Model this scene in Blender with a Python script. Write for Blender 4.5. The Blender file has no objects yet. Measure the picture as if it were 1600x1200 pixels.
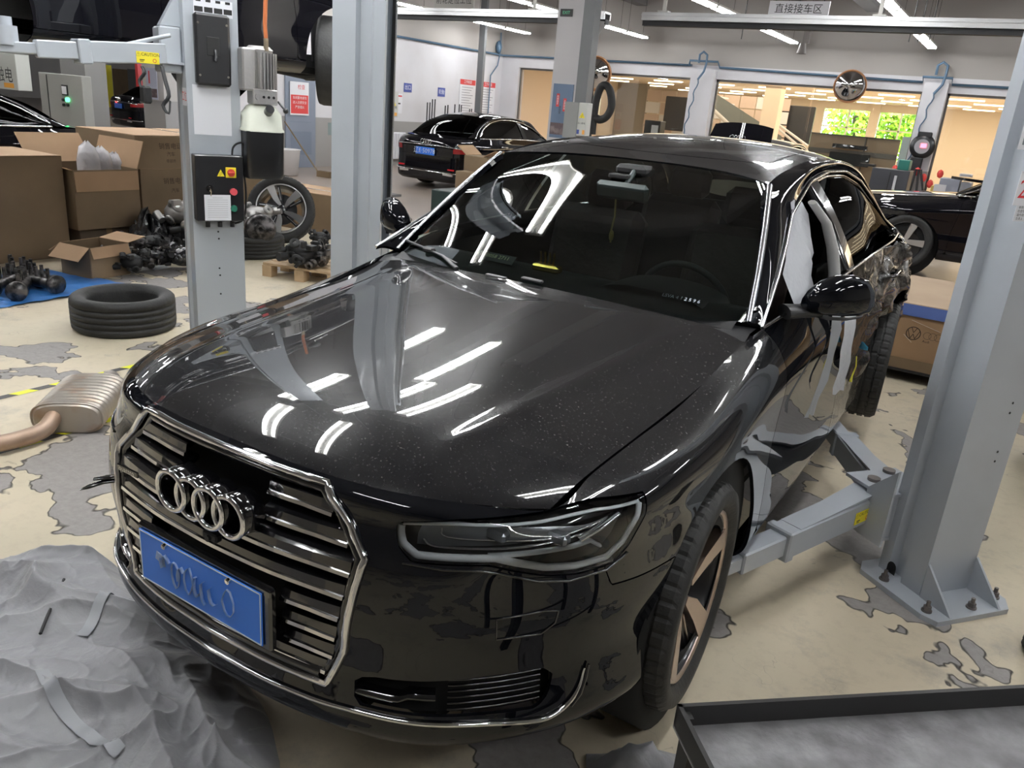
import bpy, bmesh, math, random
import numpy as np
from mathutils import Vector, Matrix, noise as mnoise
PI = math.pi
rnd = random.Random(7)
SC = bpy.context.scene
COL = SC.collection

# ---------------------------------------------------------------- camera
CAMPOS = Vector((1.417, -1.04, 1.733))
cr = ((0.84111526, 0.5344958, 0.08270044), (0.24383582, -0.23825785, -0.9400943), (-0.48277243, 0.81089299, -0.33073153))
cd = bpy.data.cameras.new('camera'); cam = bpy.data.objects.new('camera', cd); COL.objects.link(cam)
m = Matrix.Identity(4)
for i in range(3):
    m[i][0] = cr[0][i]; m[i][1] = -cr[1][i]; m[i][2] = -cr[2][i]; m[i][3] = CAMPOS[i]
cam.matrix_world = m
cd.sensor_width = 36; cd.lens = 1238.465/1600*36; cd.clip_start = .05; cd.clip_end = 200
SC.camera = cam

# ---------------------------------------------------------------- world, exposure
W = bpy.data.worlds.new('world'); SC.world = W; W.use_nodes = True
W.node_tree.nodes['Background'].inputs[0].default_value = (.75, .85, 1, 1)
W.node_tree.nodes['Background'].inputs[1].default_value = 7
SC.view_settings.view_transform = 'Standard'; SC.view_settings.look = 'None'
SC.view_settings.gamma = 1; SC.view_settings.use_curve_mapping = False
SC.view_settings.exposure = 1.22
SC.cycles.use_denoising = True
SC.cycles.max_bounces = 8; SC.cycles.diffuse_bounces = 3; SC.cycles.glossy_bounces = 5
SC.cycles.transparent_max_bounces = 12; SC.cycles.transmission_bounces = 4
SC.cycles.sample_clamp_indirect = 6
TUBE = 42.0       # strength of the fluorescent tubes
SHOW = 1.0        # level of the added warm showroom fill

# ---------------------------------------------------------------- materials
MATS = {}
def mat(name, col=(.5, .5, .5), rough=.5, metal=0, coat=0, coatr=.03, emit=None, es=0, spec=.5, noise=None, bump=None, alpha=None, trans=0, ior=1.5):
    """noise=(scale, col2, lo, hi[, detail]); bump=(scale, strength)"""
    if name in MATS: return MATS[name]
    mt = bpy.data.materials.new(name); mt.use_nodes = True; nt = mt.node_tree; b = nt.nodes['Principled BSDF']
    I = b.inputs
    I['Base Color'].default_value = (*col, 1); I['Roughness'].default_value = rough; I['Metallic'].default_value = metal
    I['Coat Weight'].default_value = coat; I['Coat Roughness'].default_value = coatr; I['Specular IOR Level'].default_value = spec
    I['IOR'].default_value = ior
    if trans: I['Transmission Weight'].default_value = trans
    if emit: I['Emission Color'].default_value = (*emit, 1); I['Emission Strength'].default_value = es
    tc = None
    def coords():
        nonlocal tc
        if tc is None: tc = nt.nodes.new('ShaderNodeTexCoord')
        return tc.outputs['Object']
    if noise:
        n = nt.nodes.new('ShaderNodeTexNoise'); n.inputs['Scale'].default_value = noise[0]; n.inputs['Detail'].default_value = noise[4] if len(noise) > 4 else 6
        nt.links.new(coords(), n.inputs['Vector'])
        r = nt.nodes.new('ShaderNodeValToRGB'); r.color_ramp.elements[0].position = noise[2]; r.color_ramp.elements[1].position = noise[3]
        r.color_ramp.elements[0].color = (*col, 1); r.color_ramp.elements[1].color = (*noise[1], 1)
        nt.links.new(n.outputs['Fac'], r.inputs['Fac']); nt.links.new(r.outputs['Color'], I['Base Color'])
    if bump:
        n = nt.nodes.new('ShaderNodeTexNoise'); n.inputs['Scale'].default_value = bump[0]; n.inputs['Detail'].default_value = 5
        nt.links.new(coords(), n.inputs['Vector'])
        bp = nt.nodes.new('ShaderNodeBump'); bp.inputs['Strength'].default_value = bump[1]; bp.inputs['Distance'].default_value = .02
        nt.links.new(n.outputs['Fac'], bp.inputs['Height']); nt.links.new(bp.outputs['Normal'], I['Normal'])
    MATS[name] = mt
    return mt
def glassmat(name, tint, gloss=1.0, rough=.0):
    """thin pane: fresnel reflection over tinted see-through"""
    if name in MATS: return MATS[name]
    mt = bpy.data.materials.new(name); mt.use_nodes = True; nt = mt.node_tree
    nt.nodes.remove(nt.nodes['Principled BSDF']); out = nt.nodes['Material Output']
    t = nt.nodes.new('ShaderNodeBsdfTransparent'); t.inputs[0].default_value = (*tint, 1)
    g = nt.nodes.new('ShaderNodeBsdfGlossy'); g.inputs['Roughness'].default_value = rough; g.inputs[0].default_value = (gloss, gloss, gloss, 1)
    f = nt.nodes.new('ShaderNodeFresnel'); f.inputs[0].default_value = 1.5
    mx = nt.nodes.new('ShaderNodeMixShader')
    nt.links.new(f.outputs[0], mx.inputs[0]); nt.links.new(t.outputs[0], mx.inputs[1]); nt.links.new(g.outputs[0], mx.inputs[2]); nt.links.new(mx.outputs[0], out.inputs[0])
    MATS[name] = mt
    return mt
def paint(name, col, dust, dustcol=(.16, .15, .145), rough=.25, coat=1, spec=0):
    """car paint under clear coat; dust settles on faces that look up"""
    mt = mat(name, col, rough, coat=coat, coatr=.015, spec=spec); nt = mt.node_tree; b = nt.nodes['Principled BSDF']
    ge = nt.nodes.new('ShaderNodeNewGeometry'); sx = nt.nodes.new('ShaderNodeSeparateXYZ'); nt.links.new(ge.outputs['Normal'], sx.inputs[0])
    mr = nt.nodes.new('ShaderNodeMapRange'); mr.inputs[1].default_value = .45; mr.inputs[2].default_value = 1.0; mr.inputs[4].default_value = dust
    nt.links.new(sx.outputs['Z'], mr.inputs[0])
    tc = nt.nodes.new('ShaderNodeTexCoord'); n = nt.nodes.new('ShaderNodeTexNoise'); n.inputs['Scale'].default_value = 3.5; n.inputs['Detail'].default_value = 9; n.inputs['Roughness'].default_value = .75
    nt.links.new(tc.outputs['Object'], n.inputs['Vector'])
    n2 = nt.nodes.new('ShaderNodeTexNoise'); n2.inputs['Scale'].default_value = 160; n2.inputs['Detail'].default_value = 3
    nt.links.new(tc.outputs['Object'], n2.inputs['Vector'])
    r2 = nt.nodes.new('ShaderNodeMapRange'); r2.inputs[1].default_value = .64; r2.inputs[2].default_value = .72; r2.inputs[4].default_value = 2.0
    nt.links.new(n2.outputs['Fac'], r2.inputs[0])
    ad = nt.nodes.new('ShaderNodeMath'); ad.operation = 'ADD'; nt.links.new(n.outputs['Fac'], ad.inputs[0]); nt.links.new(r2.outputs[0], ad.inputs[1])
    mu = nt.nodes.new('ShaderNodeMath'); mu.operation = 'MULTIPLY'; nt.links.new(mr.outputs[0], mu.inputs[0]); nt.links.new(ad.outputs[0], mu.inputs[1])
    mx = nt.nodes.new('ShaderNodeMix'); mx.data_type = 'RGBA'; mx.inputs['A'].default_value = (*col, 1); mx.inputs['B'].default_value = (*dustcol, 1)
    nt.links.new(mu.outputs[0], mx.inputs['Factor']); nt.links.new(mx.outputs['Result'], b.inputs['Base Color'])
    cw = nt.nodes.new('ShaderNodeMapRange'); cw.inputs[3].default_value = .01; cw.inputs[4].default_value = .06; cw.inputs[1].default_value = .0; cw.inputs[2].default_value = .7
    nt.links.new(mu.outputs[0], cw.inputs[0]); nt.links.new(cw.outputs[0], b.inputs['Coat Roughness'])
    return mt

# ---------------------------------------------------------------- object helpers
def thing(name, label, cat, loc=(0, 0, 0), group=None):
    o = bpy.data.objects.new(name, None); COL.objects.link(o); o.empty_display_size = .2
    o.location = loc; o['label'] = label; o['category'] = cat
    if group: o['group'] = group
    o['kind'] = 'thing'
    return o
def tag(o, label, cat, group=None, kind='thing'):
    o['label'] = label; o['category'] = cat; o['kind'] = kind
    if group: o['group'] = group
    return o
def setpar(o, parent):
    if parent is not None:
        o.parent = parent
        w = Matrix.Identity(4); p = parent
        while p is not None:
            w = p.matrix_basis @ w if p.parent is None else p.matrix_basis @ w
            if p.parent is not None: w = p.matrix_parent_inverse @ w
            p = p.parent
        o.matrix_parent_inverse = w.inverted()
def link_mesh(name, me, mats, parent=None, label=None):
    o = bpy.data.objects.new(name, me); COL.objects.link(o)
    if not isinstance(mats, (list, tuple)): mats = [mats]
    for a in mats: me.materials.append(a)
    if label: o['label'] = label
    setpar(o, parent)
    return o
def rotz(a): return Matrix.Rotation(a, 4, 'Z')
def rotx(a): return Matrix.Rotation(a, 4, 'X')
def roty(a): return Matrix.Rotation(a, 4, 'Y')
def T(x, y, z): return Matrix.Translation((x, y, z))
def frame(o, zdir, xhint=(1, 0, 0)):
    z = Vector(zdir).normalized(); x = Vector(xhint); x = (x - z*x.dot(z))
    if x.length < 1e-4: x = Vector((0, 1, 0)) - z*z.y
    x.normalize(); y = z.cross(x)
    return Matrix(((x.x, y.x, z.x, o[0]), (x.y, y.y, z.y, o[1]), (x.z, y.z, z.z, o[2]), (0, 0, 0, 1)))
class MB:
    def __init__(s, M=None): s.v = []; s.f = []; s.sm = []; s.mi = []; s.M = M or Matrix.Identity(4); s.k = 0
    def add(s, vs, fs, smooth=False, M=None):
        M = s.M @ M if M is not None else s.M
        b = len(s.v); s.v += [M @ Vector(p) for p in vs]
        for f in fs: s.f.append(tuple(b+i for i in f)); s.sm.append(smooth); s.mi.append(s.k)
        return s
    def box(s, c, d, M=None, bev=0):
        x, y, z = d[0]/2, d[1]/2, d[2]/2
        if bev <= 0:
            vs = [(c[0]+i*x, c[1]+j*y, c[2]+k*z) for i in (-1, 1) for j in (-1, 1) for k in (-1, 1)]
            return s.add(vs, [(0, 1, 3, 2), (4, 6, 7, 5), (0, 4, 5, 1), (2, 3, 7, 6), (0, 2, 6, 4), (1, 5, 7, 3)], False, M)
        b = min(bev, x*.95, y*.95, z*.95); vs = []; idx = {}
        for i in (-1, 1):
            for j in (-1, 1):
                for k in (-1, 1):
                    for a in range(3):
                        p = [i*(x-(b if a != 0 else 0)), j*(y-(b if a != 1 else 0)), k*(z-(b if a != 2 else 0))]
                        idx[(i, j, k, a)] = len(vs); vs.append((c[0]+p[0], c[1]+p[1], c[2]+p[2]))
        fs = []
        for a in range(3):
            o = [q for q in range(3) if q != a]
            for sg in (-1, 1):
                def key(p, q):
                    t = [0, 0, 0]; t[a] = sg; t[o[0]] = p; t[o[1]] = q; return tuple(t)
                q4 = [idx[key(p, q)+(a,)] for p, q in ((-1, -1), (1, -1), (1, 1), (-1, 1))]
                fs.append(q4 if (sg > 0) == (a != 1) else q4[::-1])
        for a in range(3):
            o = [q for q in range(3) if q != a]
            for p in (-1, 1):
                for q in (-1, 1):
                    def key(r):
                        t = [0, 0, 0]; t[a] = r; t[o[0]] = p; t[o[1]] = q; return tuple(t)
                    q4 = [idx[key(-1)+(o[0],)], idx[key(1)+(o[0],)], idx[key(1)+(o[1],)], idx[key(-1)+(o[1],)]]
                    fs.append(q4 if (p*q > 0) == (a != 1) else q4[::-1])
        for i in (-1, 1):
            for j in (-1, 1):
                for k in (-1, 1):
                    t = [idx[(i, j, k, a)] for a in range(3)]
                    fs.append(t if i*j*k > 0 else t[::-1])
        return s.add(vs, fs, False, M)
    def cyl(s, p0, p1, r, n=16, r2=None, cap=True, smooth=True):
        p0 = Vector(p0); p1 = Vector(p1); r2 = r if r2 is None else r2
        F = frame(p0, p1-p0); L = (p1-p0).length
        vs = [(rr*math.cos(2*PI*i/n), rr*math.sin(2*PI*i/n), h) for h, rr in ((0, r), (L, r2)) for i in range(n)]
        s.add(vs, [(i, (i+1) % n, n+(i+1) % n, n+i) for i in range(n)], smooth, F)
        if cap: s.add(vs[:n], [tuple(range(n))[::-1]], False, F); s.add(vs[n:], [tuple(range(n))], False, F)
        return s
    def tube(s, pts, r, n=8, cap=True, closed=False, flat=None):
        P = [Vector(p) for p in pts]; m = len(P); vs = []
        up = Vector((0, 0, 1)); prev = None
        for i, p in enumerate(P):
            d = (P[(i+1) % m] - P[i-1]) if closed or 0 < i < m-1 else (P[1]-P[0] if i == 0 else P[-1]-P[-2])
            if d.length < 1e-9: d = up
            d.normalize()
            x = (prev - d*prev.dot(d)) if prev is not None else (up.cross(d) if abs(d.z) < .95 else Vector((1, 0, 0)) - d*d.x)
            x.normalize(); y = d.cross(x); prev = x
            ri = r[i] if isinstance(r, (list, tuple)) else r
            a, b = (ri, ri) if flat is None else (ri, ri*flat)
            vs += [p + x*a*math.cos(2*PI*k/n) + y*b*math.sin(2*PI*k/n) for k in range(n)]
        fs = [(i*n+k, i*n+(k+1) % n, ((i+1) % m)*n+(k+1) % n, ((i+1) % m)*n+k) for i in range(m if closed else m-1) for k in range(n)]
        s.add(vs, fs, True)
        if cap and not closed: s.add(vs[:n], [tuple(range(n))[::-1]]); s.add(vs[-n:], [tuple(range(n))])
        return s
    def lathe(s, prof, n=32, M=None, smooth=True, a0=0, a1=2*PI):
        full = abs(a1-a0-2*PI) < 1e-6; m = n if full else n+1
        vs = [(r*math.cos(a0+(a1-a0)*i/n), r*math.sin(a0+(a1-a0)*i/n), z) for r, z in prof for i in range(m)]
        fs = [(j*m+i, j*m+(i+1) % m, (j+1)*m+(i+1) % m, (j+1)*m+i) for j in range(len(prof)-1) for i in range(n)]
        return s.add(vs, fs, smooth, M)
    def prism(s, poly, h, M=None, z0=0, smooth=False):
        n = len(poly); vs = [(x, y, z0) for x, y in poly] + [(x, y, z0+h) for x, y in poly]
        return s.add(vs, [tuple(range(n))[::-1], tuple(range(n, 2*n))] + [(i, (i+1) % n, n+(i+1) % n, n+i) for i in range(n)], smooth, M)
    def ball(s, c, r, n=12, sc=(1, 1, 1), M=None):
        h = n//2; vs = [(c[0], c[1], c[2]-r*sc[2])]
        for j in range(1, h):
            t = -PI/2+PI*j/h
            vs += [(c[0]+r*sc[0]*math.cos(t)*math.cos(2*PI*i/n), c[1]+r*sc[1]*math.cos(t)*math.sin(2*PI*i/n), c[2]+r*sc[2]*math.sin(t)) for i in range(n)]
        vs.append((c[0], c[1], c[2]+r*sc[2])); e = len(vs)-1
        fs = [(0, 1+(i+1) % n, 1+i) for i in range(n)] + [(e, e-n+i, e-n+(i+1) % n) for i in range(n)]
        fs += [(1+j*n+i, 1+j*n+(i+1) % n, 1+(j+1)*n+(i+1) % n, 1+(j+1)*n+i) for j in range(h-2) for i in range(n)]
        return s.add(vs, fs, True, M)
    def grid(s, P, smooth=True, close=False, M=None):
        r = len(P); c = len(P[0]); vs = [tuple(p) for row in P for p in row]
        fs = [(i*c+j, i*c+(j+1) % c, (i+1)*c+(j+1) % c, (i+1)*c+j) for i in range(r-1) for j in range(c if close else c-1)]
        return s.add(vs, fs, smooth, M)
    def mesh(s, name):
        me = bpy.data.meshes.new(name); me.from_pydata([tuple(p) for p in s.v], [], s.f)
        me.polygons.foreach_set('use_smooth', s.sm); me.polygons.foreach_set('material_index', s.mi); me.update()
        return me
    def obj(s, name, mats, parent=None, label=None): return link_mesh(name, s.mesh(name), mats, parent, label)
def copy_tree(o, parent=None, delta=None):
    c = o.copy(); COL.objects.link(c)
    if parent is not None: c.parent = parent
    elif delta is not None: c.location = Vector(o.location)+Vector(delta)
    for ch in list(KIDS.get(o.name, [])): copy_tree(ch, c)
    return c
KIDS = {}
def kids_index():
    KIDS.clear()
    for o in COL.objects:
        if o.parent: KIDS.setdefault(o.parent.name, []).append(o)
def text_mesh(s, size, M, name, mt, parent=None, depth=0.0, align='CENTER', label=None):
    cu = bpy.data.curves.new('txt', 'FONT'); cu.body = s; cu.size = size; cu.align_x = align; cu.align_y = 'CENTER'; cu.extrude = depth; cu.resolution_u = 2
    o = bpy.data.objects.new('txt', cu); COL.objects.link(o)
    dg = bpy.context.evaluated_depsgraph_get(); me = bpy.data.meshes.new_from_object(o.evaluated_get(dg))
    bpy.data.objects.remove(o); bpy.data.curves.remove(cu)
    me.materials.clear(); me.transform(M)
    return link_mesh(name, me, mt, parent, label)
def face_M(o, n, up=(0, 0, 1)):
    """matrix whose XY plane faces n, with Y up"""
    z = Vector(n).normalized(); u = Vector(up); y = (u - z*u.dot(z)).normalized(); x = y.cross(z)
    return Matrix(((x.x, y.x, z.x, o[0]), (x.y, y.y, z.y, o[1]), (x.z, y.z, z.z, o[2]), (0, 0, 0, 1)))
# ---------- smooth surfaces from small control grids (Catmull-Rom) ----------
def cr_matrix(n, per):
    m = (n - 1) * per + 1
    M = np.zeros((m, n))
    for k in range(m):
        t = k / per
        i = min(int(t), n - 2); t -= i
        w = (-.5*t+t*t-.5*t**3, 1-2.5*t*t+1.5*t**3, .5*t+2*t*t-1.5*t**3, -.5*t*t+.5*t**3)
        for j, ww in zip((i-1, i, i+1, i+2), w):
            if j < 0: M[k, 0] += 2*ww; M[k, 1] -= ww
            elif j > n-1: M[k, n-1] += 2*ww; M[k, n-2] -= ww
            else: M[k, j] += ww
    return M
def cr_grid(ctrl, pr, pc):
    ctrl = np.asarray(ctrl, float)
    return np.einsum('ia,abk,jb->ijk', cr_matrix(ctrl.shape[0], pr), ctrl, cr_matrix(ctrl.shape[1], pc))
def grid_normals(V, flip=False):
    du = np.gradient(V, axis=1); dv = np.gradient(V, axis=0)
    n = np.cross(du, dv); n /= np.maximum(np.linalg.norm(n, axis=2, keepdims=True), 1e-9)
    return -n if flip else n
# body wrap: rows bottom to top, columns from the nose around the left side to the tail
WX = [0, .22, .42, .58, .72, .83, .895, .925, .925, .93, .93, .93, .935, .915, .84, .6, 0]
WY = [0, .012, .05, .12, .25, .42, .64, .98, 1.5, 2.1, 2.7, 3.3, 3.95, 4.5, 4.85, 4.99, 5.03]
def body_ctrl():
    G = np.zeros((8, 17, 3))
    nx = np.array([0, .1, .3, .6, .8, .95, 1, 1, 1, 1, 1, 1, 1, .95, .7, .3, 0]); ny = -np.array([1, 1, .95, .8, .6, .3, .1, 0, 0, 0, 0, 0, 0, -.3, -.7, -.95, -1])
    for c in range(17):
        f = c <= 6; r = c >= 13
        ins = [.06, .0, .014, .0, .012, .045, 0, 0] if f else [.085, .012, .003, .010, .012, .002, 0, 0]
        zz = [.30, .36, .50, .65, .78, .86, .91, .93] if f else [.31, .37, .50, .66, .82, .98, 1.07, 1.15]
        if c == 6: zz = [.30, .36, .50, .65, .78, .875, .945, .975]
        if c == 7: zz = [.30, .36, .50, .66, .80, .90, .965, 1.0]
        for k in range(8):
            G[k, c] = (WX[c] - nx[c]*ins[k], WY[c] - ny[c]*ins[k], zz[k])
    # nose top rows
    r6 = {0: (0, .055, .925), 1: (.22, .065, .922), 2: (.425, .105, .915), 3: (.585, .185, .900), 4: (.735, .325, .892), 5: (.80, .50, .925), 6: (.845, .70, .945), 7: (.868, .99, .965), 8: (.868, 1.5, 1.04)}
    r7 = {0: (0, .085, .945), 1: (.22, .095, .943), 2: (.42, .135, .935), 3: (.575, .215, .922), 4: (.72, .347, .910), 5: (.737, .50, .950), 6: (.748, .70, .975), 7: (.762, 1.0, 1.0), 8: (.80, 1.52, 1.10)}
    for c in range(4):
        q = hood_pt(np.array(WX[c]/.72*(.985 if c else 0)), np.array(0.0)); r7[c] = (q[0], q[1], q[2])
    for c in (5, 6, 7, 8):
        y = {5: .5, 6: .7, 7: 1.0, 8: 1.5}[c]; q = hood_pt(np.array(1.0), np.array((y-.347)/(1.53-.347))); r7[c] = (q[0]+.003, y, q[2]+(.012 if c == 8 else 0))
    r5 = {4: (.755, .30, .86), 5: (.835, .46, .88), 6: (.885, .66, .89), 7: (.91, .98, .90), 8: (.912, 1.5, .955)}
    for d, k in ((r5, 5), (r6, 6), (r7, 7)):
        for c, p in d.items(): G[k, c] = p
    side = {9: (.895, .862, 1.165), 10: (.90, .872, 1.185), 11: (.90, .872, 1.195), 12: (.90, .865, 1.19)}
    for c, (a, b, z) in side.items():
        G[6, c] = (a, WY[c], 1.08); G[7, c] = (b, WY[c], z)
    rear = {13: ((.875, 4.48, 1.09), (.80, 4.45, 1.17)), 14: ((.80, 4.82, 1.09), (.70, 4.76, 1.16)), 15: ((.57, 4.96, 1.09), (.5, 4.90, 1.155)), 16: ((0, 5.0, 1.09), (0, 4.95, 1.16))}
    for c, (a, b) in rear.items(): G[6, c] = a; G[7, c] = b
    return G
# bonnet: s across (0 centre .. 1 shut line), t along (0 nose .. 1 cowl)
def hood_pt(s, t):
    zc = .945+.0658*(1-np.exp(-t/.08))+.111*t
    ze = .910+.030*(1-np.exp(-t/.08))+.095*t+.05*t**4
    yf = .085+.262*s**3; yc = 1.44+.09*s**2.5
    return np.stack([s*(.72+.07*t**.75), yf+(yc-yf)*t, zc-(zc-ze)*s**2.4], -1)
def hood_grid(ns, nt):
    s = np.linspace(0, 1, ns)[:, None]*np.ones((1, nt)); t = np.linspace(0, 1, nt)[None, :]**1.5*np.ones((ns, 1))
    return hood_pt(s, t), s, t
# ---------- cutting panels out of a finished surface ----------
def poly_sd(X, Y, poly):
    """signed distance to a polygon, positive inside"""
    P = np.asarray(poly, float); d = np.full(X.shape, 1e9); ins = np.zeros(X.shape, bool)
    for i in range(len(P)):
        a = P[i]; b = P[(i+1) % len(P)]; e = b-a
        t = np.clip(((X-a[0])*e[0]+(Y-a[1])*e[1])/max(e@e, 1e-12), 0, 1)
        d = np.minimum(d, np.hypot(X-a[0]-t*e[0], Y-a[1]-t*e[1]))
        c = (a[1] > Y) != (b[1] > Y)
        with np.errstate(all='ignore'): xi = a[0]+(Y-a[1])*e[0]/(e[1] if abs(e[1]) > 1e-12 else 1e-12)
        ins ^= c & (X < xi)
    return np.where(ins, d, -d)
def clip_panel(V, N, fields):
    """V,N (r,c,3) grids, fields list of (r,c) arrays: keep where all > 0. returns verts, normals, polys"""
    r, c = V.shape[:2]; v = V.reshape(-1, 3); n = N.reshape(-1, 3); F = [f.reshape(-1) for f in fields]
    inside = np.min(np.stack(F), 0) > 0
    idx = np.arange(r*c).reshape(r, c)
    q = np.stack([idx[:-1, :-1], idx[:-1, 1:], idx[1:, 1:], idx[1:, :-1]], -1).reshape(-1, 4)
    dead = np.zeros(len(q), bool)
    for f in F: dead |= (f[q] <= 0).all(1)
    q = q[~dead]; full = inside[q].all(1)
    polys = [list(p) for p in q[full]]; work = [list(p) for p in q[~full]]
    vs = v.tolist(); ns = n.tolist(); FF = [f.tolist() for f in F]
    for fi in range(len(FF)):
        f = FF[fi]; cache = {}; out = []
        for p in work:
            np_ = []
            for k in range(len(p)):
                a, b = p[k], p[(k+1) % len(p)]; fa, fb = f[a], f[b]
                if fa > 0: np_.append(a)
                if (fa > 0) != (fb > 0):
                    key = (a, b) if a < b else (b, a)
                    if key not in cache:
                        t = fa/(fa-fb); cache[key] = len(vs)
                        vs.append([x+(y-x)*t for x, y in zip(vs[a], vs[b])]); ns.append([x+(y-x)*t for x, y in zip(ns[a], ns[b])])
                        for g in FF: g.append(g[a]+(g[b]-g[a])*t)
                        f[cache[key]] = 0.0
                    np_.append(cache[key])
            if len(np_) >= 3: out.append(np_)
        work = out
    polys += work
    used = sorted({i for p in polys for i in p}); mp = {u: k for k, u in enumerate(used)}
    return [vs[u] for u in used], [ns[u] for u in used], [[mp[i] for i in p] for p in polys]
def panel_obj(name, pieces, mt, parent, lip=.012, label=None):
    """pieces: list of (verts, normals, polys, mirror). rim gets a folded edge"""
    AV = []; AN = []; AP = []
    for v, n, p, mir in pieces:
        b = len(AV); s = -1 if mir else 1
        AV += [(s*x, y, z) for x, y, z in v]; AN += [(s*x, y, z) for x, y, z in n]
        AP += [[b+i for i in (q[::-1] if mir else q)] for q in p]
    if not AP: return None
    # weld the centre line of mirrored pieces
    key = {}; mp = []
    for i, (x, y, z) in enumerate(AV):
        k = (round(x, 4), round(y, 4), round(z, 4)) if abs(x) < 1e-4 else i
        mp.append(key.setdefault(k, i))
    AP = [[mp[i] for i in q] for q in AP]; AP = [q for q in AP if len(set(q)) >= 3]
    AN = [Vector(n).normalized() for n in AN]
    for i in range(len(AV)):
        if abs(AV[i][0]) < 1e-4: AN[i] = Vector((0, AN[i].y, AN[i].z)).normalized()
    nb = len(AP)
    if lip:
        ed = {}
        for q in AP:
            for k in range(len(q)):
                a, b = q[k], q[(k+1) % len(q)]; ed[(a, b)] = ed.get((a, b), 0)+1
        low = {}
        def lo(i):
            if i not in low:
                p = Vector(AV[i])-AN[i]*lip; low[i] = len(AV); AV.append(tuple(p)); AN.append(AN[i])
            return low[i]
        for (a, b) in [e for e in ed if (e[1], e[0]) not in ed]: AP.append([b, a, lo(a), lo(b)])
    me = bpy.data.meshes.new(name); me.from_pydata(AV, [], AP)
    sm = [True]*nb + [False]*(len(AP)-nb)
    me.polygons.foreach_set('use_smooth', sm)
    me.update()
    ln = []
    for i, p in enumerate(me.polygons):
        if i < nb: ln += [tuple(AN[v]) for v in p.vertices]
        else: ln += [tuple(p.normal)]*len(p.vertices)
    me.normals_split_custom_set(ln)
    return link_mesh(name, me, mt, parent, label)
# ================================================================= hero car
M_paint = paint('black_paint', (.0030, .0036, .0055), .24, (.12, .112, .108), spec=.05)
M_pside = paint('black_paint_side', (.003, .0036, .0055), .03, coat=.9)
M_door = paint('black_paint_dusty_side', (.003, .0036, .0055), .03, coat=.9)
M_door.node_tree.nodes['Principled BSDF'].inputs['Coat Roughness'].default_value = .05
M_chrome = mat('chrome', (.75, .75, .76), .08, 1)
M_satin = mat('satin_metal', (.55, .56, .58), .25, 1)
M_gloss = mat('gloss_black', (.006, .006, .007), .12, coat=1)
M_black = mat('matt_black', (.012, .012, .013), .6)
M_rub = mat('rubber', (.012, .012, .012), .62, bump=(60, .15), noise=(9, (.03, .029, .028), .45, .8))
M_trim = mat('trim_plastic', (.02, .02, .022), .45)
M_dark = mat('deep_black', (.004, .004, .004), .9)
M_wglass = glassmat('windscreen_glass', (.42, .5, .47))
M_sglass = glassmat('side_glass', (.035, .04, .04), .14)
M_lens = glassmat('lamp_lens', (.93, .95, .96))
PR, PC = 8, 10
car = thing('sedan_car', 'large black sedan in the middle with a chrome grille, dusty bonnet and crumpled rear door', 'car', (0, 2.5, .14))
Vb = cr_grid(body_ctrl(), PR, PC)
cpar = np.tile(np.arange(Vb.shape[1])/PC, (Vb.shape[0], 1))
seg = np.hypot(np.diff(WX), np.diff(WY)); cumA = np.concatenate([[0], np.cumsum(seg)])
def A(c): return np.interp(c, np.arange(17), cumA)
apar = A(cpar)
zpar = Vb[..., 2]; ypar = Vb[..., 1]
def pz(poly): return [(float(A(c)), z) for c, z in poly]
HLP = pz([(2.42, .884), (2.56, .835), (2.72, .812), (3.15, .811), (3.56, .812), (3.83, .798), (4.28, .776), (4.69, .766), (5.2, .767), (5.40, .80), (5.5, .87), (5.44, .912), (4.65, .916), (3.85, .905), (3.0, .900)])
FEN = pz([(3.9, 1.6), (3.9, .85), (5.0, .80), (5.18, .712), (5.64, .703), (6.3, .69), (6.3, .40), (7.6, .385), (8.06, .40), (8.06, .68), (8.12, .85), (8.13, 1.02), (8.2, 1.2), (8.2, 1.6)])
FDO = pz([(8.06, .40), (9.98, .40), (9.98, 1.6), (8.2, 1.6), (8.2, 1.2), (8.13, 1.02), (8.12, .85), (8.06, .68)])
RDO = pz([(9.98, .40), (11.35, .40), (11.5, .8), (11.9, 1.0), (11.95, 1.6), (9.98, 1.6)])
GRI = [(-.31, .934), (-.432, .80), (-.395, .56), (-.352, .455), (.352, .455), (.395, .56), (.432, .80), (.31, .934)]
FOG = pz([(2.0, .492), (2.3, .505), (2.84, .512), (3.7, .525), (4.4, .525), (4.55, .50), (4.5, .45), (4.35, .42), (3.65, .425), (2.9, .425), (2.02, .425)])
def fld(par, V): return par
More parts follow.
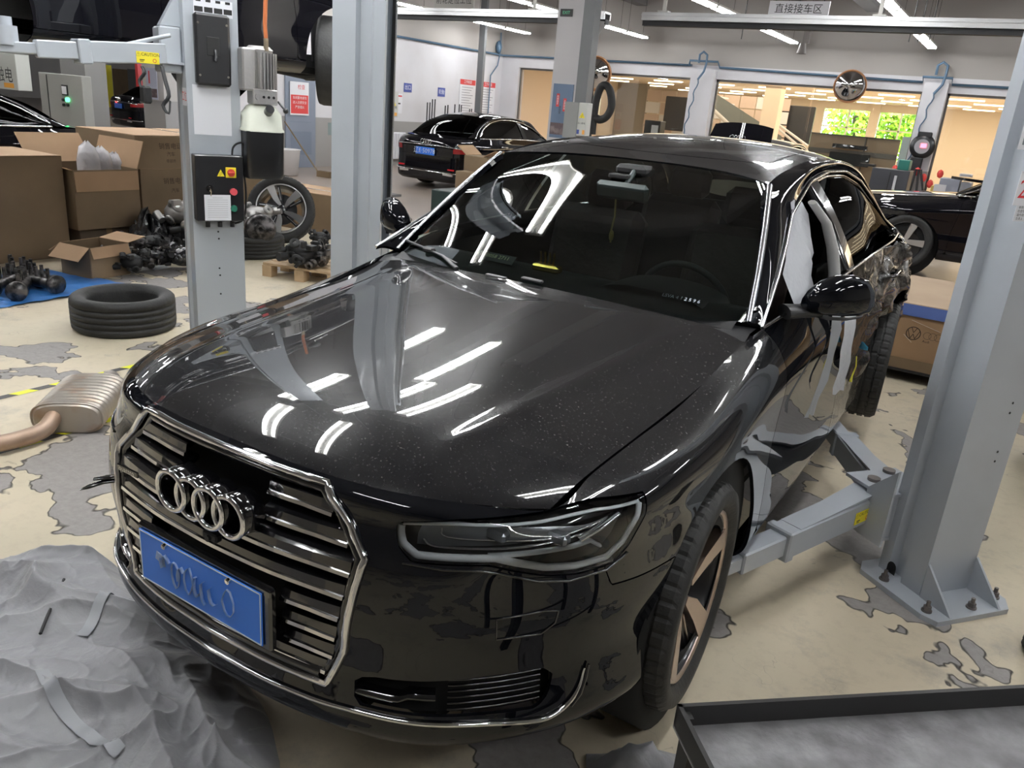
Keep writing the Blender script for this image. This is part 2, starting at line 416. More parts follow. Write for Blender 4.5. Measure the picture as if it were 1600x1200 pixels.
def wrap_panels(side):
    """side 1 = driver's (damaged) side, -1 = other side"""
    V = Vb.copy()
    if side == 1:
        y = V[..., 1]; z = V[..., 2]
        w = np.clip((y-2.85)/.5, 0, 1)*np.clip((4.7-y)/.3, 0, 1)*np.clip((z-.42)/.2, 0, 1)
        w2 = np.exp(-((y-3.95)/.42)**2)*np.clip((z-.55)/.3, 0, 1)
        nz = np.zeros(y.shape)
        for i in range(V.shape[0]):
            for j in range(V.shape[1]):
                if w[i, j] > 0:
                    p = Vector((y[i, j]*4, z[i, j]*6, 0))
                    nz[i, j] = abs(mnoise.noise(p))*1.6 + abs(mnoise.noise(p*2.3+Vector((7, 3, 1))))*.9-.45
        V[..., 0] += .06*w2 + .05*w*nz
        V[..., 2] += .03*w*np.roll(nz, 9, 1)
    N = grid_normals(V, flip=False)
    if (N[20, 60]@np.array([1, 0, 0])) < 0: N = -N
    y = V[..., 1]; z = V[..., 2]
    arch = np.hypot(ypar-1.03, zpar-.42)-.415
    rc = (3.86, .46, .47) if side == 1 else (3.92, .44, .41)
    rarch = np.hypot(ypar-rc[0], zpar-rc[1])-rc[2]
    g = .0022
    hl = -poly_sd(apar, zpar, HLP)-.003
    fen = poly_sd(apar, zpar, FEN)
    gri = -poly_sd(V[..., 0], zpar, GRI)
    fog = -poly_sd(apar, zpar, FOG)
    fd = poly_sd(apar, zpar, FDO); rd = poly_sd(apar, zpar, RDO)
    a7 = float(A(6.9)); aq = float(A(13.6))
    P = {}
    P['bumper'] = (V, N, [a7-apar, -fen-g, hl, gri, arch, fog, np.where(apar > A(6.25), .4-zpar, 1)*1.0 if False else a7-apar])
    P['fender'] = (V, N, [fen-g, hl, arch])
    P['front_door'] = (V, N, [fd-g])
    P['rear_door'] = (V, N, [rd-g, rarch])
    P['sill'] = (V, N, [apar-a7, .40-g-zpar, arch, rarch, aq-apar])
    P['quarter'] = (V, N, [-rd-g, apar-A(11.2), zpar-.40-g, rarch, aq-g-apar])
    P['rear_bumper'] = (V, N, [apar-aq-g, .80-g-zpar])
    P['boot_lid'] = (V, N, [apar-aq-g, zpar-.80-g])
    return P
WL = wrap_panels(1); WR = wrap_panels(-1)
def piece(P, k, mir): v, n, p = clip_panel(*P[k]); return (v, n, [q[::-1] for q in p] if FLIPW else p, mir)
# orientation test: polygon winding against the normals
_v, _n, _p = clip_panel(*WL['front_door'])
_q = _p[0]; _a, _b, _c = [Vector(_v[i]) for i in _q[:3]]
FLIPW = ((_b-_a).cross(_c-_a)).dot(Vector(_n[_q[0]])) < 0
panel_obj('front_bumper', [piece(WL, 'bumper', 0), piece(WR, 'bumper', 1)], M_pside, car)
panel_obj('fender', [piece(WL, 'fender', 0)], M_paint, car); panel_obj('fender', [piece(WR, 'fender', 1)], M_paint, car)
fdl = panel_obj('front_door', [piece(WL, 'front_door', 0)], M_door, car); fdr = panel_obj('front_door', [piece(WR, 'front_door', 1)], M_door, car)
M_crush = mat('crushed_paint', (.006, .0065, .007), .18, coat=.6, bump=(22, .9))
panel_obj('rear_door', [piece(WL, 'rear_door', 0)], M_crush, car, label='crumpled rear door with bare creased metal'); panel_obj('rear_door', [piece(WR, 'rear_door', 1)], M_door, car)
panel_obj('side_sill', [piece(WL, 'sill', 0)], M_door, car); panel_obj('side_sill', [piece(WR, 'sill', 1)], M_door, car)
panel_obj('quarter_panel', [piece(WL, 'quarter', 0)], M_crush, car, label='torn and folded rear quarter panel'); panel_obj('quarter_panel', [piece(WR, 'quarter', 1)], M_door, car)
panel_obj('rear_bumper', [piece(WL, 'rear_bumper', 0), piece(WR, 'rear_bumper', 1)], M_pside, car)
panel_obj('boot_lid', [piece(WL, 'boot_lid', 0), piece(WR, 'boot_lid', 1)], M_pside, car)
# hood
Vh, _s, _t = hood_grid(49, 73)
# two soft power creases that run from the grille corners to the pillars
cre = np.exp(-((_s-(.62+.14*_t))/.05)**2)*.007*np.clip(_t*6, 0, 1)*np.clip((1-_t)*6, 0, 1)
Vh[..., 2] += cre
Nh = grid_normals(Vh); Nh = -Nh if Nh[20, 20, 2] < 0 else Nh
def surf_piece(V, N, fields, mir, flip=None):
    v, n, p = clip_panel(V, N, fields)
    a, b, c = [Vector(v[i]) for i in p[len(p)//2][:3]]
    if ((b-a).cross(c-a)).dot(Vector(n[p[len(p)//2][0]])) < 0: p = [q[::-1] for q in p]
    return (v, n, p, mir)
def both(V, N, fields): return [surf_piece(V, N, fields, 0), surf_piece(V, N, fields, 1)]
one = [np.ones(_s.shape)]
hood = panel_obj('bonnet', both(Vh, Nh, [(1-_s)-.004, np.ones(_s.shape)]), M_paint, car, lip=.018)
# greenhouse
WLN = np.array([(.75, 1.57, 1.115), (.705, 1.75, 1.265), (.655, 1.92, 1.40), (.60, 2.09, 1.525), (.587, 2.5, 1.59), (.58, 3.0, 1.615), (.585, 3.4, 1.605), (.60, 3.75, 1.555), (.63, 4.1, 1.44), (.68, 4.4, 1.28), (.72, 4.62, 1.185)])
DLN = np.array([(.815, 1.50, 1.125), (.77, 1.78, 1.245), (.73, 1.98, 1.335), (.685, 2.17, 1.425), (.64, 2.6, 1.53), (.625, 3.0, 1.56), (.632, 3.4, 1.555), (.655, 3.75, 1.50), (.70, 4.05, 1.39), (.76, 4.25, 1.27), (.83, 4.42, 1.19)])
MLN = (WLN+DLN)/2 + np.array([(.012, 0, .008)]*4+[(.022, 0, .016)]*4+[(.02, 0, .01)]*3)
Gp = cr_grid(np.stack([DLN, MLN, WLN]), 6, 8)
Np = grid_normals(Gp); Np = -Np if Np[6, 40, 0] < 0 else Np
tp = np.linspace(0, 10, Gp.shape[1])[None, :]*np.ones((Gp.shape[0], 1))
for mir in (0, 1): panel_obj('roof_pillar_frame', [surf_piece(Gp, Np, [np.ones(tp.shape)], mir)], M_door, car, lip=.02)
# windscreen
def ws_pt(q, t):
    e = q**3.2; b = .031*4*t*(1-t)*(1-e)
    return np.stack([q*(.745-.149*t), (1.435+.14*e)*(1-t)+(2.30-.205*e)*t-.35*b, (1.118-.003*q)*(1-t)+(1.553-.025*e)*t+.85*b], -1)
Gw = ws_pt(np.linspace(0, 1, 33)[None, :]*np.ones((37, 1)), np.linspace(0, 1, 37)[:, None]*np.ones((1, 33)))
wt = ws_pt(np.array([0, .285, .57, .84, 1.0]), np.ones(5))
Nw = grid_normals(Gw); Nw = -Nw if Nw[10, 10, 2] < 0 else Nw
panel_obj('windscreen', both(Gw, Nw, [np.ones(Gw.shape[:2])]), M_wglass, car, lip=0, label='windscreen of tinted glass with reflected tube lights')
# roof
rc_ = np.array([(0, 2.30, 1.555), (0, 2.6, 1.625), (0, 3.0, 1.662), (0, 3.4, 1.66), (0, 3.8, 1.60)])
re_ = np.array([WLN[3], WLN[4]*.7+WLN[3]*.3, WLN[5], WLN[6], WLN[7]])
rr = []
for k, s in enumerate((0, .3, .6, .85, 1)):
    q = s**2.6; row = rc_*(1-q)+re_*q; row[:, 0] = re_[:, 0]*s
    row[0] = [np.interp(row[0][0], wt[:, 0], wt[:, j]) for j in range(3)]; row[0][2] += .004
    rr.append(row)
Gr = cr_grid(np.stack(rr), 8, 8); Nr = grid_normals(Gr); Nr = -Nr if Nr[10, 10, 2] < 0 else Nr
sun = [(-.46, 2.42), (.46, 2.42), (.49, 2.5), (.49, 3.1), (-.49, 3.1), (-.49, 2.5)]
sp = poly_sd(Gr[..., 0], Gr[..., 1], sun)
panel_obj('roof_panel', both(Gr, Nr, [-sp-.003]), M_paint, car, lip=.01)
M_roofglass = mat('sunroof_glass', (.006, .006, .007), .06, coat=1)
panel_obj('sunroof', both(Gr, Nr, [sp-.003]), M_paint, car, lip=.01, label='panoramic glass roof panel')
# rear screen and deck
bt = np.array([(0, 3.8, 1.60), (.3, 3.79, 1.59), (.60, 3.75, 1.555)]); bb = np.array([(0, 4.62, 1.20), (.36, 4.6, 1.195), (.715, 4.58, 1.185)])
Gb = cr_grid(np.stack([bt, (bt+bb)/2+np.array([0, .03, .05]), bb]), 6, 6); Nb = grid_normals(Gb); Nb = -Nb if Nb[5, 5, 2] < 0 else Nb
panel_obj('rear_window', both(Gb, Nb, [np.ones(Gb.shape[:2])]), M_sglass, car, lip=0)
dk = np.stack([bb+np.array([0, 0, 0]), np.array([(0, 4.95, 1.165), (.35, 4.92, 1.16), (.70, 4.76, 1.165)])])
Gd = cr_grid(dk, 4, 6); Nd = grid_normals(Gd); Nd = -Nd if Nd[2, 2, 2] < 0 else Nd
panel_obj('boot_deck', both(Gd, Nd, [np.ones(Gd.shape[:2])]), M_paint, car, lip=.01)
# shoulder fillers between the belt and the C pillar
# side glass and door frames
def lerp_line(L, t): return [np.interp(t, np.arange(len(L)), L[:, j]) for j in range(3)]
def dl(t): return np.array(lerp_line(DLN, t))
beltY = np.array([1.50, 2.1, 2.7, 3.3, 3.95, 4.42]); beltX = np.array([.815, .862, .872, .872, .865, .83]); beltZ = np.array([1.125, 1.165, 1.185, 1.195, 1.19, 1.19])
def belt(y): return np.array([np.interp(y, beltY, beltX), y, np.interp(y, beltY, beltZ)])
def top_at(y):
    t = np.interp(y, DLN[:, 1], np.arange(len(DLN))); return dl(t)
def side_sheet(y0, y1, f0, f1, name, mt, s, off=0.0, n=16, label=None, lift=0):
    """sheet between belt (f=0) and the rail (f=1)"""
    rows = []
    for i in range(7):
        row = []
        for k in range(n+1):
            y = y0+(y1-y0)*k/n; b = belt(y); t = top_at(y); f = f0+(f1-f0)*i/6
            p = b*(1-f)+t*f; p[0] += 4*f*(1-f)*.018+off; row.append((s*p[0], p[1], p[2]))
        rows.append(row)
    return MB().grid(rows).obj(name, mt, car, label)
for s in (1, -1):
    if s < 0: side_sheet(1.56, 2.62, .04, .97, 'front_window', M_sglass, s, -.022)
    side_sheet(2.76, 4.36, .04, .97, 'rear_window_glass', M_sglass, s, -.022)
    side_sheet(2.61, 2.76, -.02, .99, 'centre_pillar', M_gloss, s, -.005, 4)
    # black door frames with their rounded seals
    for (a, b) in ((1.60, 2.61), (2.77, 4.36)):
        pts = [dl(t)*1.0 for t in np.linspace(np.interp(a, DLN[:, 1], range(11)), np.interp(b, DLN[:, 1], range(11)), 22)]
        m_ = MB(); m_.tube([(s*(p[0]-.022), p[1], p[2]-.022) for p in pts], .026, 8, flat=.6)
        e = belt(b); g_ = top_at(b); m_.tube([(s*(e[0]-.02), b, e[2]), (s*((e[0]+g_[0])/2-.004), b, (e[2]+g_[2])/2), (s*(g_[0]-.02), b, g_[2]-.02)], .026, 8)
        m_.obj('door_frame', M_gloss, car)
    cp = [dl(t) for t in np.linspace(0, 9.6, 60)]
    MB().tube([(s*(p[0]+.004), p[1], p[2]+.001) for p in cp], .0065, 6).obj('chrome_window_trim', M_chrome, car)
    bp = [belt(y) for y in np.linspace(1.51, 4.35, 40)]
    MB().tube([(s*(p[0]+.004), p[1], p[2]) for p in bp], .008, 6, flat=.7).obj('chrome_belt_trim', M_chrome, car)
    # bright strip along the windscreen edge
    wp = [np.array(lerp_line(WLN, t)) for t in np.linspace(0, 3, 14)]
    MB().tube([(s*(p[0]+.008), p[1]-.004, p[2]+.006) for p in wp], .011, 6, flat=.5).obj('windscreen_edge_strip', M_satin, car)
# underbody, inner liners and wheel wells keep daylight out of the gaps
lin = MB()
Vi = Vb.copy(); Ni = grid_normals(Vi)
if Ni[20, 60, 0] < 0: Ni = -Ni
Vi = Vi-Ni*.035
ul = MB()
for s in (1, -1):
    for (c0, c1, r0) in ((46, 58, 8), (84, 112, 8), (128, 160, 8)):
        rows = [[(s*Vi[i, j, 0], Vi[i, j, 1], Vi[i, j, 2]-.02) for j in range(c0, c1+1)] for i in range(r0, 57-4, 4)]
        if len(rows) > 1 and c0 >= 84: lin.grid(rows)
lin.box((0, 2.6, .33), (1.45, 3.9, .04)).box((0, .55, .35), (1.1, .7, .04)).box((0, 1.45, .75), (1.6, .04, .62))
lin.box((0, .22, .62), (.8, .03, .6)).box((0, .9, .60), (1.0, 1.0, .5))
lin.box((0, .14, .60), (.8, .03, .5))
for s in (1, -1):   # wheel well shells
    lin.lathe([(.43, 0), (.43, .26), (.2, .27)], 40, T(s*.62 if s > 0 else -.88, 1.03, .42) @ roty(PI/2) @ rotz(0))
    lin.box((s*.60, 1.03, .62), (.03, .9, .6)).box((s*.58, 3.9, .7), (.03, 1.0, .7))
lin.obj('underbody', M_dark, car)

# ---- grille
GRc = np.array(GRI+[GRI[0]])
def face_y(x, z, off=0.0):
    i = np.clip(int(round(np.interp(z, Vb[:, 5, 2], range(Vb.shape[0])))), 0, Vb.shape[0]-1)
    row = Vb[i]; return float(np.interp(abs(x), row[:50, 0], row[:50, 1]))+off
def path(poly, n=10, off=0):
    out = []
    for (x0, z0), (x1, z1) in zip(poly[:-1], poly[1:]):
        for k in range(n): t = k/n; x = x0+(x1-x0)*t; z = z0+(z1-z0)*t; out.append((x, face_y(x, z, off), z))
    return out
MB().tube(path(GRI+[GRI[0]], 12, -.004), .0095, 8, closed=True, flat=1).obj('grille_frame', M_chrome, car, 'chrome grille surround with six corners')
GI = [(x*.955, .70+(z-.70)*.93) for x, z in GRI]
MB().tube(path(GI+[GI[0]], 12, .012), .012, 8, closed=True).obj('grille_inner_frame', M_gloss, car)
def gx(z):   # half width of the grille opening at height z
    return float(np.interp(z, [.455, .56, .80, .934], [.352, .395, .432, .31]))-.012
bk = MB()
bk.grid([[(x, face_y(x, z)+.075, z) for x in np.linspace(-gx(z)-.02, gx(z)+.02, 25)] for z in np.linspace(.45, .935, 14)])
bk.obj('grille_backing', M_dark, car)
zs = [.885, .829, .773, .717, .661, .605, .549, .497]
for k, z in enumerate(zs):
    w = gx(z)-.012
    segs = [(-w, w)]
    if k in (0, 1): segs = [(-w, -.135), (.135+.02, w)]
    if k in (4, 5, 6): segs = [(-w, -.235), (.235, w)]
    for (a, b) in segs:
        sl = MB(); xs = np.linspace(a, b, 18)
        for (prof, ki) in (((( -.004, -.013), (.0, .012), (.05, .03), (.05, .018), (.006, -.003)), 0), (((-.010, -.016), (-.008, -.008), (.002, -.006), (.002, -.017)), 1)):
            rows = []
            for x in xs:
                y0 = face_y(x, z)+.004; e = max(0, (abs(x)-(gx(z)-.085))/.085)
                rows.append([(x, y0+dy, z+dz-(.006*e if ki else 0)) for dy, dz in prof])
            sl.k = ki; sl.grid(rows, smooth=False, close=True)
        sl.obj('grille_slat', [M_gloss, M_chrome], car)
# bottom gloss bar inside the grille
MB().tube([(x, face_y(x, .47)+.01, .474) for x in np.linspace(-.33, .33, 20)], .017, 8).obj('grille_bottom_bar', M_gloss, car)
# rings: drum mounts behind, chrome rings proud
RX = [(-1.5+i)*.0655+.012 for i in range(4)]; RZ = .82; RY = -.024
rg = MB(); dm = MB()
for i, x in enumerate(RX):
    F_ = T(x, RY+(.003 if i % 2 else 0), RZ) @ rotx(PI/2)
    pr = [(.0485+.0068*math.cos(a), .0055*math.sin(a)) for a in np.linspace(0, 2*PI, 11)]
    rg.lathe(pr, 48, F_)
    dm.lathe([(.040, -.001), (.052, -.001), (.053, -.06), (.044, -.06), (.044, -.004)], 32, F_)
rg.obj('ring_emblem', M_chrome, car, 'four interlocked chrome rings'); dm.obj('emblem_mount', M_gloss, car)
MB().box((-.285, -.004, .80), (.085, .006, .018), bev=.003).obj('drive_badge', M_gloss, car)
text_mesh('quattro', .021, face_M((-.285, -.008, .80), (0, -1, 0)), 'badge_lettering', M_satin, car)
# camera under the rings
MB().box((.03, -.004, .737), (.05, .02, .022), bev=.004).cyl((.03, -.012, .735), (.03, -.02, .735), .008, 12).obj('front_camera', M_black, car)
# ---- number plate (blue, letters rubbed out)
MB().box((.004, -.012, .603), (.475, .022, .165), bev=.006).box((.22, -.018, .675), (.05, .012, .02), bev=.003).obj('plate_holder', M_gloss, car)
M_plate = mat('plate_blue', (.035, .20, .80), .45)
pl = MB().box((0, -.0265, .603), (.44, .004, .14), bev=.001).obj('number_plate', M_plate, car, 'blue number plate with smeared characters')
M_pw = mat('plate_white', (.62, .68, .78), .4)
ed = MB()
for x0, z0, w, h in ((0, .6705, .432, .003), (0, .5355, .432, .003), (-.2165, .603, .003, .134), (.2165, .603, .003, .134)): ed.box((x0, -.0290, z0), (w, .001, h))
ed.obj('plate_border', M_pw, pl)
M_smear = mat('smeared_characters', (.34, .45, .70), .5, noise=(30, (.10, .25, .62), .45, .75))
sm = MB(); rr_ = random.Random(3)
for k, (x, z, w, h) in enumerate([(-.14, .60, .03, .07), (-.115, .615, .035, .05), (-.08, .60, .03, .075), (-.055, .60, .03, .055), (-.03, .605, .035, .075), (0, .60, .02, .06), (.03, .595, .03, .07), (.06, .60, .035, .06), (.11, .60, .04, .085)]):
    pts = []
    for q in range(9):
        a = PI*2*q/9+.3*k; pts.append((x+w/2*math.cos(a)*(.7+.4*rr_.random()), -.0288, z+h/2*math.sin(a)*(.75+.35*rr_.random())))
    if k in (2, 4, 8): sm.tube(pts, .0055, 5, closed=True, flat=.05)
    else: sm.tube(pts[:5+k % 3], .0085, 5, flat=.04)
sm.obj('plate_characters', M_smear, pl, 'pale blurred characters')
for x in (-.115, .115): MB().cyl((x, -.027, .664), (x, -.036, .664), .0075, 12).cyl((x, -.036, .664), (x, -.038, .664), .005, 6).obj('plate_bolt', M_chrome, pl)
# ---- lower chrome line and fins, fog grilles
def on_wrap(c, z, off=0.0, s=1):
    """point on the body wrap at column parameter c and height z"""
    j = c*PC; j0 = int(j); f = j-j0; j1 = min(j0+1, Vb.shape[1]-1)
    colm = Vb[:, j0]*(1-f)+Vb[:, j1]*f; nn = NW0[:, j0]*(1-f)+NW0[:, j1]*f
    p = np.array([np.interp(z, colm[:, 2], colm[:, k]) for k in range(3)]); n = np.array([np.interp(z, colm[:, 2], nn[:, k]) for k in range(3)])
    p = p+n*off; return (s*p[0], p[1], p[2])
NW0 = WR['bumper'][1]
lowline = [(0, .405), (.8, .405), (1.6, .408), (2.1, .412), (3.0, .41), (3.72, .405), (4.3, .392), (4.53, .394), (4.75, .415), (4.9, .448), (4.97, .492)]
def smooth_line(L, n=50):
    L = np.array(L); return cr_grid(np.stack([L, L])[:, :, :], 1, 6)[0]
sl_ = [(float(c), float(z)) for c, z in smooth_line(np.array([(a, b, 0) for a, b in lowline]))[:, :2]]
pts = [on_wrap(c, z, .004, -1) for c, z in sl_[::-1]] + [on_wrap(c, z, .004, 1) for c, z in sl_[1:]]
rad = [.003+.0035*min(1, k/9) for k in range(len(pts))]; rad = [min(a, b) for a, b in zip(rad, rad[::-1])]
MB().tube(pts, rad, 6, flat=.8).obj('lower_chrome_strip', M_chrome, car)
# lip under the strip
for s in (1, -1):
    fg = MB()
    fg.grid([[on_wrap(c, z, -.045, s) for c in np.linspace(1.9, 4.62, 20)] for z in np.linspace(.41, .535, 5)])
    fg.obj('fog_recess', M_dark, car)
    for k in range(6):
        z = .436+.0145*k; MB().tube([on_wrap(c, z+.003*(c-3), -.012, s) for c in np.linspace(3.25, 4.4, 12)], .0042, 6, flat=.6).obj('fog_slat', M_gloss, car)
    bl = MB(); bl.grid([[on_wrap(c, z0+(.012 if c > 2.7 else 0), o_, s) for c in np.linspace(2.0, 3.1, 10)] for z0, o_ in ((.462, -.035), (.455, -.003), (.448, -.002), (.445, -.03))])
    bl.obj('fog_blade', M_gloss, car)
    fin = [on_wrap(c, z, .006, s) for c, z in [(5.02, .50), (4.98, .465), (4.9, .43), (4.78, .405)]]
    MB().tube(fin, [.003, .005, .006, .004], 6).obj('bumper_fin', M_gloss, car)
    wj = [(3.74, .684), (4.3, .690), (4.48, .684), (4.44, .655), (4.28, .632), (3.75, .632)]
    wpts = []
    for (c0, z0), (c1, z1) in zip(wj, wj[1:]+wj[:1]):
        for t in (0, .25, .5, .75): wpts.append(on_wrap(c0+(c1-c0)*t, z0+(z1-z0)*t, .0008, s))
    if s > 0: MB().tube(wpts, .0022, 5, closed=True).obj('washer_cover_seam', M_gloss, car)
# ---- headlights
M_drl = mat('light_guide_white', (.92, .94, .96), .3)
M_lampin = mat('lamp_inside', (.03, .03, .032), .3, .3, coat=.5)
M_lampgrey = mat('lamp_grey', (.30, .31, .32), .3, .6)
M_refl = mat('lamp_reflector', (.8, .8, .82), .1, 1)
HLC = [(2.42, .884), (2.56, .835), (2.72, .812), (3.15, .811), (3.56, .812), (3.83, .798), (4.28, .776), (4.69, .766), (5.2, .767), (5.40, .80), (5.5, .87), (5.44, .912), (4.65, .916), (3.85, .905), (3.0, .900)]
hn = Vb.shape
for s, WP in ((1, WL), (-1, WR)):
    hl = poly_sd(apar, zpar, HLP)
    V, N = WP['bumper'][:2]
    hb = thing  # lens first
    lens = panel_obj('headlight', [surf_piece(V-N*.002, N, [hl-.001], 0 if s > 0 else 1)], M_lens, car, lip=0, label='clear headlight with white light guides')
    body = panel_obj('lamp_housing', [surf_piece(V-N*.06, N, [hl+.012], 0 if s > 0 else 1)], M_lampin, lens, lip=0)
    # side walls of the housing
    wl = MB(); n_ = len(HLC); rows = [[], []]
    for (c0, z0), (c1, z1) in zip(HLC, HLC[1:]+HLC[:1]):
        for t in (0, .25, .5, .75):
            for q, o_ in ((0, -.001), (1, -.062)): rows[q].append(on_wrap(c0+(c1-c0)*t, z0+(z1-z0)*t, o_, s))
    wl.grid(rows, close=True); wl.obj('lamp_rim', M_gloss, lens)
    def guide(L, r, off, mt, nm, fl=.5): MB().tube([on_wrap(float(c), float(z), off, s) for c, z in cr_grid(np.stack([np.array([(a, b, 0) for a, b in L])]*2), 1, 5)[0][:, :2]], r, 8, flat=fl).obj(nm, mt, lens)
    def sharp(L, r, off, fl=.55):
        P = []
        for (c0, z0), (c1, z1) in zip(L[:-1], L[1:]):
            for q in range(5): t = .04+.92*q/4; P.append(on_wrap(c0+(c1-c0)*t, z0+(z1-z0)*t, off, s))
        MB().tube(P, r, 8, flat=fl).obj('light_guide', M_drl, lens)
    sharp([(2.47, .878), (2.60, .842), (2.78, .824), (3.2, .823), (3.6, .823), (3.86, .809), (4.28, .789), (4.69, .780), (5.12, .781), (5.32, .808), (5.41, .865), (5.38, .900)], .0105, -.010)
    sharp([(5.38, .902), (4.65, .906), (3.85, .896), (3.0, .890), (2.47, .880)], .0055, -.008)
    sharp([(3.5, .827), (4.0, .828), (4.5, .828), (4.75, .834), (4.98, .812)], .0085, -.016)
    guide([(3.0, .872), (3.1, .858), (3.6, .857), (4.2, .860), (4.8, .872)], .003, -.03, M_refl, 'lamp_trim')
    guide([(2.85, .853), (3.0, .842), (3.6, .839), (4.2, .842), (4.75, .852), (5.0, .875)], .004, -.028, M_refl, 'lamp_trim')
    gb = MB(); gb.grid([[on_wrap(c, z, -.045+.02*(z-.84)/.05, s) for c in np.linspace(2.75, 4.9, 16)] for z in np.linspace(.842, .892, 4)]); gb.obj('lamp_reflector', M_lampgrey, lens)
    for c in (3.5, 4.1): MB().box(on_wrap(c, .872, -.03, s), (.05, .03, .025), bev=.006).obj('led_module', M_lampgrey, lens)
    MB().tube([on_wrap(c, z, -.02, s) for c, z in ((4.55, .84), (4.8, .86), (5.05, .89))], .012, 6, flat=.5).obj('lamp_reflector', M_refl, lens)
# chrome accent beneath the lamp
    MB().tube([on_wrap(c, z, .002, s) for c, z in ((2.6, .806), (3.1, .800), (3.5, .799), (3.75, .790), (4.2, .764), (4.6, .752), (5.1, .755), (5.4, .78))], .003, 6).obj('lamp_lower_trim', M_gloss, car)
# ---- cowl, wipers
MB().grid([[(x, np.interp(abs(x), [0, .2, .4, .6, .8], [1.40, 1.405, 1.42, 1.45, 1.50])+dy, 1.095+dz) for x in np.linspace(-.78, .78, 21)] for dy, dz in ((-.02, -.02), (.02, .0), (.1, .002))]).obj('cowl_panel', M_trim, car)
def wiper(p0, p1, p2, arm0):
    w_ = MB(); w_.tube([p0, p1, p2], [.008, .009, .006], 6, flat=.6); w_.tube([arm0, (Vector(arm0)+Vector(p1))/2+Vector((0, 0, .012)), p1], [.014, .010, .008], 6, flat=.5)
    w_.box(p1, (.05, .03, .02), bev=.005)
    return w_.obj('wiper', M_trim, car)
wiper((-.74, 1.60, 1.155), (-.56, 1.53, 1.150), (-.38, 1.475, 1.132), (-.36, 1.45, 1.118))
MB().box((-.02, 1.452, 1.135), (.09, .02, .012), bev=.004).obj('wiper_tip', M_trim, car)
# bonnet washer nozzle by the cowl
MB().box((-.16, 1.425, 1.127), (.09, .02, .008), bev=.003).obj('washer_jet', M_trim, car)
text_mesh('LSVA 4 1 2 5 9 6', .02, face_M((.52, 1.545, 1.158), (0, -.62, .78), (0, .78, .62)), 'serial_plate', M_pw, car)
# ---- mirrors
def mirror(s):
    root = None
    g_ = MB()
    # housing: lofted rounded pod growing outward from the door
    st = [(.872, 1.78, 1.178, .03, .02), (.885, 1.78, 1.182, .055, .045), (.915, 1.78, 1.192, .07, .070), (.96, 1.79, 1.203, .078, .086), (1.015, 1.82, 1.206, .075, .086), (1.055, 1.855, 1.202, .06, .074), (1.078, 1.88, 1.196, .034, .048), (1.085, 1.89, 1.192, .006, .012)]
    rows = []
    for x, y, z, ry, rz in st:
        rows.append([(s*(x), y+ry*math.copysign(abs(math.cos(a))**.8, math.cos(a))*(1 if math.cos(a) < 0 else .55), z+rz*math.copysign(abs(math.sin(a))**.8, math.sin(a))*(1 if math.sin(a) > 0 else .62)) for a in np.linspace(0, 2*PI, 25)[:-1]])
    g_.grid(rows, close=True); hs = g_.obj('door_mirror', M_pside, car)
    MB().ball((s*.99, 1.855, 1.19), .05, 12, (1.3, .2, .8)).obj('mirror_glass', M_refl, hs)
    MB().tube([(s*.83, 1.72, 1.145), (s*.875, 1.76, 1.15), (s*.93, 1.79, 1.16)], [.05, .045, .045], 10, flat=.5).obj('mirror_foot', M_trim, hs)
    MB().grid([[(s*x, y-.065*k+.03*abs(k-.5), z) for k in (0, .35, .7, 1)] for x, y, z in ((.915, 1.80, 1.14), (.97, 1.81, 1.137), (1.02, 1.84, 1.14), (1.06, 1.87, 1.152))]).obj('mirror_lower_cover', M_black, hs)
    return hs
mirror(1); mirror(-1)
# ---- door handles
for s in (1, -1):
    for y, nm in ((2.52, 'front'), (3.55, 'rear')):
        MB().tube([(s*.935, y-.11, 1.06), (s*.965, y-.08, 1.063), (s*.968, y+.07, 1.07), (s*.935, y+.10, 1.072)], .014, 8, flat=.7).obj('door_handle', M_gloss, car)
# ---- wheels
def tyre_mesh(R, rin, w, n=200, blocks=True):
    h = w/2; g = MB()
    prof = [(rin, -h*.78), (rin+.012, -h*.88), (rin+.35*(R-rin), -h*1.0), (rin+.75*(R-rin), -h*.99), (R-.016, -h*.93), (R-.004, -h*.82)]
    grooves = [-.52, -.18, .18, .52]
    up = []
    for gc in grooves: up += [(R, h*(gc-.055)), (R-.008, h*(gc-.045)), (R-.008, h*(gc+.045)), (R, h*(gc+.055))]
    prof += up + [(r, -z) for r, z in prof[::-1]]
    prof += [(rin-.006, h*.6), (rin-.006, -h*.6), prof[0]]
    vs = []; m_ = len(prof)
    for j, (r, z) in enumerate(prof):
        for i in range(n):
            rr = r
            if blocks and r > R-.010 and abs(z) > h*.55 and i % 4 == 0: rr = r-.0045
            if blocks and r > R-.002 and abs(z) < h*.5 and (i+(1 if z > 0 else 3)) % 7 == 0: rr = r-.004
            vs.append((rr*math.cos(2*PI*i/n), rr*math.sin(2*PI*i/n), z))
    g.add(vs, [(j*n+i, j*n+(i+1) % n, (j+1)*n+(i+1) % n, (j+1)*n+i) for j in range(m_-1) for i in range(n)], True)
    g.sm = [not (5 <= k//n < m_-8 and blocks) for k in range(len(g.f))]
    return g
M_mach = mat('machined_alloy', (.62, .50, .43), .28, 1)
M_silver = mat('silver_alloy', (.62, .62, .62), .3, 1)
M_whblack = mat('wheel_black', (.012, .012, .014), .3, coat=.5)
M_disc = mat('brake_disc', (.45, .45, .46), .3, 1)
